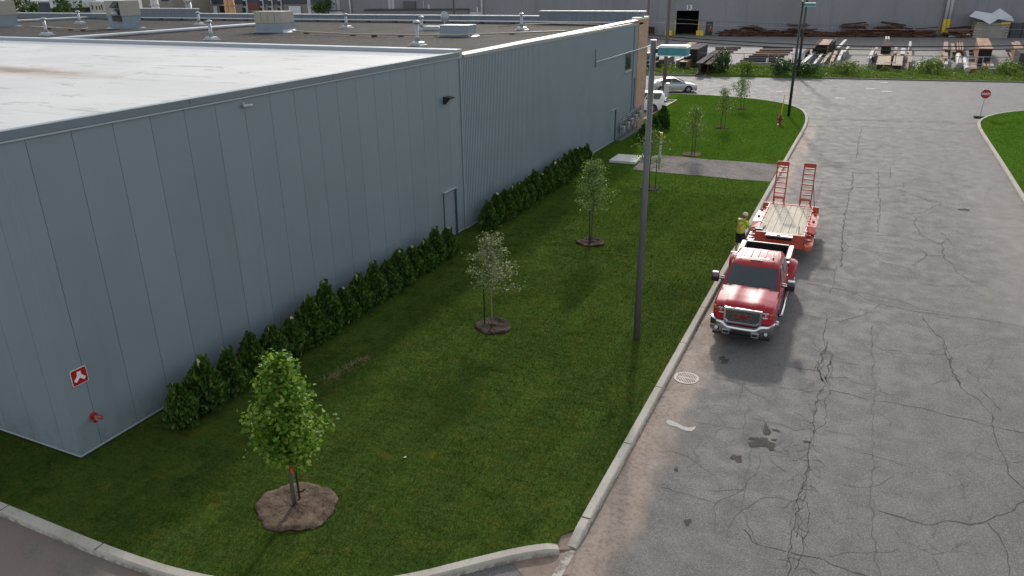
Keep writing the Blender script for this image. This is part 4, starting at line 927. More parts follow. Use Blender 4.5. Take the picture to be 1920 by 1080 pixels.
def upole(px,py,h,r,label,mat=WOOD,lean=0):
    p=gp(px,py,0); e=empty('utility_pole',p,0,label,'utility pole','utility poles along the cross street')
    b=MB(); b.tube([(0,0,-.1),(lean,0,h)],[r,r*.72],12); b.build('pole',mat,e,smooth=True)
    b=MB(); b.bar((-1.1,0,h-.5),(1.1,0,h-.5),.1,.12); b.build('crossarm',mat,e)
    for x in (-.95,-.35,.35,.95):
        b=MB(); b.lathe([(.001,0),(.05,0),(.06,.07),(.03,.14),(.001,.15)],(x,0,h-.44),8); b.build('insulator',GALV,e)
    return e
upole(1244,181,11.5,.19,'brown wooden utility pole with a white box at its foot behind the parked sedan')
upole(1206,198,11.5,.13,'slim weathered utility pole right against the salmon brick pier')
upole(1495,143,11.0,.16,'dark utility pole on the weedy verge across the street',POLED)
p=gp(1248.5,181.5,0); e=empty('utility_box',p,R(8),'pale grey utility cabinet at the foot of the wooden pole','cabinet')
b=MB(); b.bb((-.22,-.2,0),(.22,.2,1.25)); b.build('cabinet',pm('cab_pale',(.46,.47,.48),.5),e,bevel=.02); b=MB(); b.bb((-.26,-.24,1.252),(.26,.24,1.3)); b.build('lid',GALV,e)
CABLE=pm('cable_black',(.012,.012,.013),.6); CABG=pm('cable_grey',(.09,.09,.095),.6)
def cable(pts,r,label,mat,Y0=75.4):
    P=[]
    for x,y in pts:
        d=ray(x,y); # the cables hang in the upright plane of the pole line, along the near side of the cross street
        n=SN; o=Vector((-18.3,Y0,0)); t=(o.dot(n))/Vector(d).dot(n); P.append(Vector((d[0]*t,d[1]*t,CAMH+d[2]*t)))
    co=np.polyfit([p.dot(SE) for p in P],[p.z for p in P],2); 
    o0=P[0]; s0=o0.dot(SE); Q=[]
    for s_ in np.linspace(s0-9,s0+78,48): Q.append(o0+SE*(s_-s0)+Vector((0,0,np.polyval(co,s_)-o0.z)))
    b=MB(); b.tube(Q,r,6); o=b.build('cable',mat,smooth=True); tag(origin_to(o,Q[0]),label,'cable','cables strung along the cross street')
cable([(1214,65),(1480,82.5),(1700,87.5),(1920,85)],.05,'thick black telephone cable, upper of the two thick ones',CABLE)
cable([(1216,71),(1480,89.5),(1590,93),(1700,94),(1920,91.5)],.042,'thick black telephone cable, lower of the two thick ones',CABLE)
cable([(1260,35),(1440,45),(1680,48),(1920,47)],.018,'thin dark wire high across the grey factory wall',CABG)
cable([(1260,43),(1440,51.5),(1680,55),(1920,55)],.010,'thinnest pale wire just below the thin dark wire',GALV)
# hydrant
HY=pm('hydrant_red',(.24,.012,.012),.45,var=.15); YEL=pm('marker_yellow',(.62,.46,.03),.5,var=.08)
e=empty('hydrant',gp(1462,234,0),0,'small dark red fire hydrant with a yellow marker rod on the lawn','hydrant')
b=MB(); b.lathe([(.001,0),(.17,0),(.17,.05),(.12,.06),(.12,.55),(.15,.56),(.15,.62),(.12,.66),(.09,.74),(.04,.80),(.001,.82)],(0,0,0),16); b.build('barrel',HY,e)
for s_ in (-1,1):
    b=MB(); b.lathe([(.001,0),(.07,0),(.07,.09),(.04,.10),(.001,.12)],(.11*s_ if s_>0 else -.22,0,.46),10,0,'X'); b.build('nozzle',HY,e)
b=MB(); b.tube([(0,.06,.7),(.04,.06,1.3),(.10,.06,2.3)],.03,8); b.build('marker_rod',YEL,e)
# gas line marker post beyond the pole
e=empty('marker_post',gp(1236.5,296,0),0,'white plastic marker post with a yellow cap beside the light pole','marker post')
b=MB(); b.tube([(0,0,0),(0.02,0,1.25)],.085,10); b.build('post',pm('post_white',(.42,.45,.45),.5),e); b=MB(); b.tube([(0.02,0,1.251),(0.025,0,1.62)],[.095,.09],10); b.build('cap',YEL,e)
# white slab
b=MB(); b.loft([[(-.83,-1.0,0),(.83,-1.0,0),(.86,1.02,0),(-.83,1.0,0)],[(-.85,-1.02,.16),(.85,-1.0,.16),(.87,1.03,.16),(-.84,1.0,.16)]]); o=b.build('concrete_pad',pm('pad_white',(.62,.61,.57),.8,var=.1,sc=2,dirt=.35),bevel=.02); o.location=(-13.35,46.2,0); tag(o,'thick white concrete pad lying on the lawn at the end of the gravel strip','concrete pad')
# storm drain
e=empty('storm_drain',gp(1287,709,ZR),0,'round rusty iron storm drain grate in the road by the kerb','drain')
IRON=pm('cast_iron',(.36,.30,.26),.65,var=.2,sc=9); 
b=MB(); b.lathe([(.30,.002),(.36,.002),(.36,.014),(.30,.014)],(0,0,0),32); b.f=[f for f in b.f if len(f)==4]; b.build('rim',IRON,e,fix=False)
b=MB(); 
for k in range(-6,7):
    x=k*.046; h=math.sqrt(max(.0,.298**2-x*x)); b.bb((x-.014,-h,.0),(x+.014,h,.013))
b.bb((-.298,-.022,.001),(.298,.022,.0142)); b.build('grate_bars',IRON,e)
b=MB(); b.lathe([(.001,.001),(.30,.001)],(0,0,0),24); b.f=b.f[:-2] if False else b.f; b.build('drain_hole',pm('hole_black',(.008,.008,.008),.9),e)
# stop sign on a rubber base
e=empty('stop_sign',gp(1837,221,ZR),0,'red octagonal stop sign on a portable black rubber base by the far kerb','stop sign')
b=MB(); b.loft([[(-.45,-.45,0),(.45,-.45,0),(.45,.45,0),(-.45,.45,0)],[(-.40,-.40,.10),(.40,-.40,.10),(.40,.40,.10),(-.40,.40,.10)]]); b.build('rubber_base',pm('rubber',(.010,.010,.011),.97,spec=.05),e,bevel=.02)
b=MB(); b.tube([(0,0,.1),(.07,0,2.25)],.03,8); b.build('post',GALV,e)
oc=lambda r:[(r*math.cos(R(22.5+45*k)),r*math.sin(R(22.5+45*k))) for k in range(8)]
def yplate(poly,y0,y1): 
    b=MB(); n=len(poly); b.add([(p[0],y0,p[1]) for p in poly]+[(p[0],y1,p[1]) for p in poly],[tuple(range(n)),tuple(reversed(range(n,2*n)))]+[(i,(i+1)%n,n+(i+1)%n,n+i) for i in range(n)]); return b
b=yplate(oc(.40),0,.012); o=b.build('sign_rim',SWH,e); o.location=(.06,-.05,1.92)
b=yplate(oc(.375),-.003,-.0005); o=b.build('sign_face',SR,e); o.location=(.06,-.05,1.92)
def text_mesh(txt,size,mat,name,parent,ext=.004,bold=0.0):
    cu=bpy.data.curves.new(name,'FONT'); cu.body=txt; cu.size=size; cu.align_x='CENTER'; cu.align_y='CENTER'; cu.extrude=ext; cu.offset=bold
    o=bpy.data.objects.new(name,cu); COL.objects.link(o); dg=bpy.context.evaluated_depsgraph_get(); dg.update(); me=bpy.data.meshes.new_from_object(o.evaluated_get(dg)); bpy.data.objects.remove(o)
    me.materials.clear(); me.materials.append(mat); q=bpy.data.objects.new(name,me); COL.objects.link(q); q.parent=parent; return q
o=text_mesh('ARRÊT',.215,SWH,'lettering',e,.002,.006); o.location=(.06,-.056,1.92); o.rotation_euler=(R(90),0,0)
# ------------------------------------------------------------------ VEHICLES
def carpaint(name,col,metal=.25):
    t=NT(name); n=t.noise(t.co('Object'),1.3,3); fl=t.noise(t.co('Object'),900,1)
    c=t.ramp(n,[(.3,[x*.94 for x in col]),(.7,[min(1,x*1.06) for x in col])]); t.base(c)
    t.set(rough=t.rng(fl,.3,.7,.42,.50),metal=metal,coat=.65,coatr=.03,spec=.12); return t.m
RED=carpaint('red_paint',(.37,.012,.023),.0); CHROME=pm('chrome',(.40,.41,.43),.14,metal=1.,var=.05,sc=2); GLASS=pm('car_glass',(.022,.034,.036),.05,var=.2,spec=.7,coat=.5)
TYRE=pm('tyre_rubber',(.016,.016,.017),.85,var=.25,sc=9); RIMM=pm('alloy',(.45,.46,.47),.28,metal=.9); BLACKT=pm('black_trim',(.010,.010,.011),.5,var=.3,sc=7); AMBER=pm('amber_lens',(.55,.13,.01),.2); LAMPW=pm('lamp_clear',(.62,.64,.66),.12,spec=.8); LINER=pm('bed_liner',(.012,.012,.013),.9)
REDL=pm('red_lens',(.25,.01,.01),.2)
def arch(y,yc,r,zb,z0):           # lower edge of the body: rises over a wheel
    d=abs(y-yc); 
    return max(zb,z0+math.sqrt(max(0,r*r-d*d))) if d<r else zb
def wheel(name,parent,x,y,r,w,side,ext=0.0,spokes=8):
    """tyre (part) > rim"""
    z=r
    prof=[(r*.62,-w/2),(r*.90,-w/2),(r*.985,-w*.38),(r,-w*.2),(r,w*.2),(r*.985,w*.38),(r*.90,w/2),(r*.62,w/2)]
    b=MB(); b.lathe(prof,(x,y,z),28,0,'X'); 
    ty=b.build('wheel',TYRE,parent,smooth=True); 
    xo=x+side*w/2; b=MB()
    b.lathe([(r*.64,-.02),(r*.64,.012),(r*.58,.012),(r*.54,-.03),(.001,-.03)] if side>0 else [(r*.64,.02),(r*.64,-.012),(r*.58,-.012),(r*.54,.03),(.001,.03)],(xo,y,z),24,0,'X')
    for k in range(spokes):
        a=2*math.pi*k/spokes; b.bar((xo+side*.0,y,z),(xo+side*.004,y+math.cos(a)*r*.56,z+math.sin(a)*r*.56),.05,.03,0,(side,0,0))
    b.lathe([(.001,0),(.09,0),(.08,side*(.04+ext)),(.001,side*(.05+ext))],(xo,y,z),14,0,'X')
    b.build('rim',RIMM,ty); return ty
def quadpanel(name,q,mat,parent,inset=.0,off=.004,thick=.0):
    """a pane laid just proud of a quad (outward normal from winding)"""
    q=[Vector(p) for p in q]; c=sum(q,Vector())/4; n=(q[1]-q[0]).cross(q[3]-q[0]).normalized()
    P=[c+(p-c)*(1-inset)+n*off for p in q]
    b=MB(); b.add(P+[p-n*.012 for p in P],[(0,1,2,3),(7,6,5,4),(0,4,5,1),(1,5,6,2),(2,6,7,3),(3,7,4,0)]); return b.build(name,mat,parent)
# ================= pickup
tr=empty('pickup_truck',(-2.53,22.55,ZR),R(.9),'red dually pickup truck with chrome grille parked by the kerb ahead of an orange trailer','pickup truck'); tr.scale=(.955,1,1)
FA,RA=1.05,5.28; WR=.415
def topz(y): 
    return np.interp(y,[0,.05,.22,.7,1.5,1.62,4.3],[1.10,1.20,1.285,1.33,1.36,1.30,1.30])
def hw(y): return np.interp(y,[0,.06,.2,.5,4.4],[.84,.93,.985,1.005,1.005])
rings=[]
yy=sorted(set([0,.03,.06,.12,.2,.3]+list(np.round(np.arange(.4,4.36,.06),3))+[4.36]))
for y in yy:
    w=hw(y); zt=topz(y); zb=arch(y,FA,.54,.50,.36); zb=max(zb,.62 if y<.12 else zb)
    hood=1.0 if y<1.56 else 0.0
    zs=min(max(zb+.03,.80),1.0) if zb<.95 else zb+.015
    half=[(w*.985,zb),(w*1.0,zs),(w*1.0,max(zs+.02,1.02)),(w*.985,zt-.10),(w*.955,zt-.035),(w*.90,zt),(w*.66,zt+.012*hood),(w*.58,zt+.05*hood),(w*.30,zt+.062*hood),(w*.26,zt+.045*hood)]
    rings.append([(x,y,z) for x,z in half]+[(-x,y,z) for x,z in reversed(half)])
b=MB(); b.loft(rings,closed=True,caps=True); b.build('body',RED,tr,smooth=True).modifiers.new('es','EDGE_SPLIT').split_angle=R(38)
b=MB(); b.bb((-.86,.3,.34),(.86,6.2,.62)); b.bb((-.72,1.0,.6),(.72,4.2,.9)); b.build('chassis',BLACKT,tr)
# cab: roof + pillars as a loft of rectangles (belt -> roof)
def cabring(z,yf,yr,w,cr=.0): return [(-w,yf+.07,z),(-w*.8,yf,z+cr),(0,yf-.05,z+cr*1.6),(w*.8,yf,z+cr),(w,yf+.07,z),(w,(yf+yr)/2,z),(w,yr-.05,z),(w*.9,yr,z),(-w*.9,yr,z),(-w,yr-.05,z),(-w,(yf+yr)/2,z)]
b=MB(); b.loft([cabring(1.29,1.52,4.24,.955),cabring(1.40,1.63,4.22,.95),cabring(1.84,2.32,4.00,.80),cabring(1.92,2.46,3.90,.74),cabring(1.955,2.62,3.76,.64)],closed=True,caps=True)
b.v=[(x,y,z+.03*max(0,1-(x/.8)**2) if z>1.9 else z) for x,y,z in b.v]
b.build('cab',RED,tr,smooth=True).modifiers.new('es','EDGE_SPLIT').split_angle=R(30)
# windscreen (curved), side windows, rear window
b=MB(); rg=[]
for f in (0,.25,.5,.75,1.):
    z=1.36+f*(1.83-1.36); ring=[]
    yb=1.555+f*(2.275-1.555); w=(.865-.11*f)
    for u in np.linspace(-1,1,9): ring.append((w*u,yb-.05*(1-u*u)+.03*abs(u)**3,z+.012))
    rg.append(ring)
b.loft(rg,closed=False,caps=False); ws=b.build('windscreen',GLASS,tr,smooth=True)
b=MB(); b.bb((-.80,1.50,1.335),(.80,1.60,1.372)); b.tube([(-.6,1.55,1.39),(-.05,1.585,1.41)],.012); b.tube([(.0,1.55,1.39),(.6,1.585,1.41)],.012); b.build('cowl',BLACKT,tr)
for s in (1,-1):
    for (y0,y1,t0,t1) in ((1.98,2.92,2.52,2.92),(3.02,3.98,3.02,3.82)):
        q=[(s*.949,y0,1.42),(s*.949,y1,1.42),(s*.826,t1,1.79),(s*.826,t0,1.79)]
        if s<0: q=[q[1],q[0],q[3],q[2]]
        quadpanel('side_window',q,GLASS,tr,.03,.012)
    b=MB(); b.bb((s*.985,.9,.44),(s*1.12,.9,.44)) if False else b.tube([(s*1.0,1.75,.42),(s*1.09,1.8,.42),(s*1.09,4.2,.42),(s*1.0,4.25,.42)],.05,8); b.build('running_board',CHROME,tr,smooth=True)
    for (y,z) in ((2.9,1.12),(3.9,1.12)):
        b=MB(); b.bb((s*1.0,y-.2,z-.02),(s*1.03,y,z+.025)); b.build('door_handle',CHROME,tr,bevel=.008)
    b=MB(); b.bb((s*1.002,1.68,.52),(s*1.008,1.692,1.29)); b.bb((s*1.002,2.97,.52),(s*1.008,2.982,1.29)); b.bb((s*1.002,4.1,.9),(s*1.008,4.112,1.29)); b.pieces('door_gap',BLACKT,tr)
    # tow mirror
    b=MB(); b.bar((s*.96,1.95,1.38),(s*1.16,1.92,1.40),.06,.05); b.bar((s*.96,1.95,1.46),(s*1.16,1.92,1.47),.05,.04); b.pieces('mirror_arm',BLACKT,tr)
    b=MB(); b.box((s*1.27,1.93,1.45),(.25,.14,.36)); mr=b.build('mirror',BLACKT,tr,bevel=.03)
    b=MB(); b.box((s*1.272,1.905,1.535),(.255,.14,.19)); b.build('mirror_cap',CHROME,mr,bevel=.035)
    # headlights with amber outer corner
    b=MB(); b.loft([[(s*.60,-.012,.98),(s*.90,.05,.97),(s*.965,.13,.99),(s*.955,.15,1.17),(s*.90,.06,1.185),(s*.60,-.008,1.175)],[(s*.60,.2,.98),(s*.90,.2,.97),(s*.93,.25,.99),(s*.93,.25,1.17),(s*.90,.2,1.185),(s*.60,.2,1.175)]]); hl=b.build('headlight',pm('lamp_dark',(.05,.052,.055),.12,spec=.8),tr)
    b=MB(); b.bb((s*.62,-.035,.985),(s*.88,.0,1.02)); b.bb((s*.62,-.03,1.14),(s*.80,.0,1.165)); b.bb((s*.70,-.022,1.04),(s*.78,0,1.115)); b.v=[(x,y+max(0,abs(x)-.62)*.22,z) for x,y,z in b.v]; b.build('lens',LAMPW,hl)
    b=MB(); b.add([(s*.83,.022,1.045),(s*.905,.045,1.045),(s*.972,.13,1.05),(s*.962,.14,1.16),(s*.90,.045,1.172),(s*.83,.02,1.165)],[(0,1,4,5),(1,2,3,4)]); b.build('turn_signal',AMBER,hl,fix=False)
# roof ribs, clearance lamps, third brake light
b=MB()
for x in (-.47,-.24,0,.24,.47): b.box((x,3.27,1.992-.028*(x/.6)**2),(.045,.85,.02))
b.pieces('roof_rib',RED,tr,bevel=.006,seg=1)
b=MB(); b.box((0,2.50,1.972),(.40,.06,.03)); b.build('roof_marker',BLACKT,tr,bevel=.01)
for x in (-.55,.55): 
    b=MB(); b.box((x,2.56,1.955),(.10,.06,.03)); b.build('clearance_lamp',pm('amber_dark',(.10,.02,.008),.3),tr,bevel=.012)
b=MB(); b.tube([(.52,2.75,1.95),(.54,2.78,2.0)],.012); b.lathe([(.001,0),(.03,0),(.02,.05),(.001,.06)],(.54,2.78,1.99),8); b.build('antenna',BLACKT,tr)
b=MB(); b.bb((-.56,2.72,1.985),(.40,2.90,1.991)); b.v=[(x,y,z-.03*(x/.6)**2) for x,y,z in b.v]; b.build('roof_strip',pm('roof_film',(.42,.30,.28),.25),tr)
# grille
g0=-.045
b=MB(); 
b.prism([],0,0) if False else None
def yframe(b,outer,inner,y0,y1):
    n=len(outer)
    v=[(p[0],y0,p[1]) for p in outer]+[(p[0],y0,p[1]) for p in inner]+[(p[0],y1,p[1]) for p in outer]+[(p[0],y1,p[1]) for p in inner]
    f=[]
    for i in range(n):
        j=(i+1)%n; f+= [(i,j,n+j,n+i),(2*n+i,3*n+i,3*n+j,2*n+j),(i,2*n+i,2*n+j,j),(n+i,n+j,3*n+j,3*n+i)]
    b.add(v,f)
outer=[(-.60,1.22),(.60,1.22),(.62,1.19),(.60,.80),(.50,.70),(-.50,.70),(-.60,.80),(-.62,1.19)]
inner=[(-.525,1.135),(.525,1.135),(.53,1.12),(.52,.83),(.45,.765),(-.45,.765),(-.52,.83),(-.53,1.12)]
yframe(b,outer,inner,g0-.035,.06); gr=b.build('grille',pm('chrome_bright',(.58,.59,.61),.16,metal=1.,var=.04),tr,bevel=.012)
b=MB(); b.add([(p[0],g0+.012,p[1]) for p in inner],[tuple(range(8))]); b.build('grille_back',BLACKT,gr,fix=False)
b=MB()                                   # honeycomb bars
for k in range(-9,20):
    for sgn in (1,-1):
        x0=-.52+k*.075; p0=[x0 if sgn>0 else -x0,.775]; p1=[(x0+.36) if sgn>0 else -(x0+.36),1.125]
        (xa,za),(xb,zb_)=p0,p1; dx=(xb-xa)
        t0,t1=0.,1.
        for lim in (-.515,.515):
            if abs(dx)>1e-6:
                t=(lim-xa)/dx
                if (lim<0 and dx>0) or (lim>0 and dx<0): t0=max(t0,t)
                else: t1=min(t1,t)
        if t1-t0>.05: b.bar((xa+dx*t0,g0-.002,za+(zb_-za)*t0),(xa+dx*t1,g0-.002,za+(zb_-za)*t1),.012,.014)
b.build('grille_mesh',pm('mesh_chrome',(.26,.26,.27),.3,metal=.8),gr)
bd=text_mesh('GMC',.20,pm('badge_red',(.20,.012,.015),.4),'badge',gr,.012,.006); bd.location=(0,g0-.022,.955); bd.rotation_euler=(R(90),0,0); bd.scale=(1.25,1,1)
bd2=text_mesh('GMC',.20,CHROME,'badge_edge',gr,.006,.013); bd2.location=(0,g0-.012,.955); bd2.rotation_euler=(R(90),0,0); bd2.scale=(1.25,1,1)
# chrome bumper: stepped bar that wraps round the corners
rings=[]
for u in np.linspace(-1,1,25):
    x=u*1.02; a=abs(u); y=-.20+.10*a**2+ .30*max(0,a-.82)**1.3*4
    zt=.655 if a<.47 else min(.80,.655+(a-.47)*1.15); zb=.36
    rings.append([(x,y+.05,zt),(x,y,zt-.02),(x,y-.03,zt-.10),(x,y-.015,zb+.08),(x,y+.05,zb),(x,y+.17,zb),(x,y+.17,zt)])
b=MB(); b.loft(rings); bp=b.build('bumper',CHROME,tr,smooth=True); bp.modifiers.new('es','EDGE_SPLIT').split_angle=R(35)
b=MB(); b.bb((-.30,-.245,.475),(.30,-.20,.56)); b.bb((-.56,-.23,.36),(.56,-.17,.385)); b.build('intake',BLACKT,bp)
for s in (1,-1):
    b=MB(); yframe(b,[(s*.46-.13,.54),(s*.46+.13,.54),(s*.46+.12,.39),(s*.46-.12,.39)],[(s*.46-.085,.50),(s*.46+.085,.50),(s*.46+.08,.42),(s*.46-.08,.42)],-.265,-.20); th=b.build('tow_hook_frame',pm('chrome_dull',(.40,.41,.42),.25,metal=.9),bp,bevel=.008)
    b=MB(); b.bb((s*.46-.09,-.25,.41),(s*.46+.09,-.235,.505)); b.build('hook_opening',BLACKT,th)
    b=MB(); b.loft([[(s*.70,-.185,.45),(s*.90,-.11,.45),(s*.90,-.105,.60),(s*.70,-.18,.58)],[(s*.70,-.1,.45),(s*.90,-.05,.45),(s*.90,-.05,.60),(s*.70,-.1,.58)]]); fg=b.build('fog_light',BLACKT,bp)
    b=MB(); b.lathe([(.001,-.02),(.055,-.012),(.055,.03),(.001,.03)],(s*.79,-.165,.53),14,0,'Y'); b.build('lens',LAMPW,fg)
b=MB(); b.bb((-.92,-.13,.24),(.92,-.02,.36)); b.v=[(x,y+.12*(x/.92)**2,z) for x,y,z in b.v]; b.build('air_dam',BLACKT,tr)
# bed: open box with broad rails
b=MB()
BY0,BY1=4.40,6.42
for s in (1,-1):
    rings=[]
    for y in np.round(np.arange(BY0,BY1+.001,.06),3):
        zb=arch(y,RA,.53,.55,.36); zz=max(zb+.02,.9)
        rings.append([(s*1.0,y,zb),(s*1.005,y,zz),(s*1.0,y,1.24),(s*.985,y,1.34),(s*.82,y,1.34),(s*.80,y,1.30),(s*.80,y,zb+.005)])
    b.loft(rings)
b.bb((-.985,BY1+.002,.62),(.985,BY1+.06,1.33)); b.bb((-.80,BY0,.62),(.80,BY0+.04,1.335)); b.build('cargo_bed',RED,tr)
b=MB(); b.bb((-.79,BY0+.041,.78),(.79,BY1-.001,.80))
for s in (1,-1): b.bb((s*.79,BY0+.045,.80),(s*.799,BY1-.001,1.33)); b.bb((s*.50,RA-.45,.80),(s*.785,RA+.45,1.0))
b.bb((-.79,BY0+.0405,.8),(.79,BY0+.05,1.33)); b.bb((-.79,BY1-.02,.8),(.79,BY1-.001,1.33)); b.build('bed_liner',LINER,tr)
b=MB()
for s in (1,-1): b.bb((s*.85,BY0,1.342),(s*.99,BY1+.03,1.366))
b.pieces('bed_rail',pm('rail_alu',(.42,.41,.40),.35,metal=.5),tr,bevel=.01)
b=MB(); b.bb((-.81,BY1-.0,1.335),(.81,BY1+.07,1.362)); b.build('tailgate_cap',pm('rail_dull',(.35,.34,.33),.4,metal=.5),tr,bevel=.01)
# rack behind the cab with its light bar and tool box
b=MB(); b.bb((-.80,4.47,1.375),(.80,4.53,1.42)); b.bb((-.80,4.47,1.54),(.80,4.53,1.58))
for x in (-.78,-.3,.3,.78): b.bb((x-.025,4.47,1.42),(x+.025,4.53,1.54))
b.build('headache_rack',BLACKT,tr)
b=MB(); b.bb((-.99,4.66,1.376),(.99,4.86,1.42)); b.bb((-.78,4.60,1.18),(.78,5.02,1.375)); b.build('tool_box',BLACKT,tr,bevel=.015)
b=MB(); b.bb((-.40,4.62,1.421),(.10,4.80,1.45)); b.build('tool_box_lid',pm('alu_plate',(.52,.53,.54),.4,metal=.6),tr,bevel=.008)
b=MB(); b.bb((.30,4.66,1.421),(.66,4.80,1.47)); b.build('light_bar',pm('alu_plate2',(.40,.41,.42),.4,metal=.6),tr,bevel=.01)
b=MB(); b.bb((-1.18,4.60,1.425),(-.62,4.68,1.46)); b.build('rack_bar',pm('alu_plate',(.52,.53,.54),.4,metal=.6),tr,bevel=.01)
# dually fenders
for s in (1,-1):
    rings=[]
    for k in range(13):
        a=math.pi*k/12; 
        yc=RA-math.cos(a)*.88; zc=.36+math.sin(a)*.86
        yi=RA-math.cos(a)*.52; zi=.36+math.sin(a)*.52
        bul=.27*(math.sin(a)**.55 if k not in(0,12) else .25)
        rings.append([(s*.99,yc,zc),(s*(.99+bul*.55),yc*.93+yi*.07,zc*.96+zi*.04),(s*(.99+bul),yc*.7+yi*.3,zc*.72+zi*.28),(s*(1.0+bul),yi*.9+yc*.1,zi*.9+zc*.1),(s*(.985+bul),yi,zi),(s*.98,yi,zi)])
    b=MB(); b.loft(rings); b.build('rear_fender',RED,tr,smooth=True).modifiers.new('es','EDGE_SPLIT').split_angle=R(50)
    b=MB(); b.box((s*1.215,RA-.32,.93),(.02,.07,.03)); b.build('fender_marker',AMBER,tr)
for s in (1,-1):
    wheel('wheel',tr,s*.86,FA,WR,.25,s,.06)
    wheel('wheel',tr,s*1.07,RA,WR,.24,s,.0); wheel('wheel',tr,s*.80,RA,WR,.24,s)
    b=MB(); b.bb((s*.972,6.44,.92),(s*1.0,6.49,1.28)) ; b.build('tail_light',REDL,tr)
b=MB(); b.bb((-.9,6.48,.50),(.9,6.66,.66)); b.build('rear_bumper',CHROME,tr,bevel=.03)
b=MB(); b.bb((-.45,1.86,1.30),(.45,2.1,1.42)); 
# ================= equipment trailer
ORG=pm('trailer_orange',(.52,.085,.045),.5,var=.15,sc=1.6,dirt=.12); ORGD=pm('trailer_red',(.40,.045,.028),.5,var=.15,sc=2); 
def plank_mat():
    t=NT('deck_planks'); o=t.co('Object'); x,y,z=t.sep(o)
    n=t.noise(t.mapv(o,(14,.9,1)),1.0,5,.65); st=t.noise(t.mapv(o,(1,.6,1)),1.6,6,.7)
    c=t.ramp(n,[(.3,(.52,.46,.36)),(.7,(.74,.68,.57))]); c=t.mix(t.rng(st,.60,.74,0,.6),c,(.16,.14,.115)); t.base(c); t.set(rough=.9,spec=.2); t.bump(n,.3,.01); return t.m
PLANK=plank_mat()
tl=empty('flatbed_trailer',(-2.44,31.3,ZR),R(.3),'orange flatbed equipment trailer with a plank deck and two raised loading ramps behind the pickup','trailer')
DZ=1.02; TL=4.7; DW=.90
b=MB(); ws_=[-DW+2*DW*k/6 for k in range(7)]
for k in range(6): b.bb((ws_[k]+.008,.06,DZ-.05),(ws_[k+1]-.008,TL,DZ+.0))
b.build('deck',PLANK,tl)
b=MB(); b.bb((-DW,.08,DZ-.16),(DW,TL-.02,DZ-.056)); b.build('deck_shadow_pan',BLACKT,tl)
b=MB(); b.bb((-DW-.05,-.06,.52),(DW+.05,.055,DZ+.06)); 
for s in (1,-1): b.bb((s*DW,.056,DZ-.14),(s*(DW+.07),TL,DZ+.035))
b.bb((-DW-.32,TL+.001,DZ-.28),(DW+.32,TL+.13,DZ+.03)); b.build('frame',ORG,tl,bevel=.012,seg=1)
b=MB()
for s in (1,-1): b.bb((s*(DW-.13),.3,DZ+.001),(s*(DW-.09),TL-.3,DZ+.018))
b.pieces('deck_strip',pm('worn_steel',(.34,.29,.22),.7,metal=.1),tl)
# front tool tray
b=MB(); b.loft([[(-.46,-.40,.92),(.50,-.40,.92),(.50,-.07,.92),(-.46,-.07,.92)],[(-.50,-.44,1.10),(.54,-.44,1.10),(.54,-.07,1.10),(-.50,-.07,1.10)]],caps=True); b.build('tool_tray',BLACKT,tl)
b=MB(); b.add([(-.52,-.46,1.103),(.56,-.46,1.103),(.48,-.34,1.113),(-.44,-.34,1.113)],[(0,1,2,3)]); b.add([(-.52,-.46,1.103),(.56,-.46,1.103),(.56,-.46,1.06),(-.52,-.46,1.06)],[(0,1,2,3)]); b.box((.0,-.42,1.13),(.14,.05,.05)); b.build('tray_edge',pm('tray_alu',(.55,.54,.52),.4,metal=.4),tl,fix=False)
# tongue and coupler
b=MB(); b.bar((-.5,-.05,.58),(0,-1.75,.56),.10,.14); b.bar((.5,-.05,.58),(0,-1.75,.56),.10,.14); b.box((0,-1.9,.57),(.14,.45,.13)); b.build('tongue',ORGD,tl)
b=MB(); b.tube([(.0,-1.35,.1),(0,-1.35,.85)],.045,10); b.build('jack',GALV,tl)
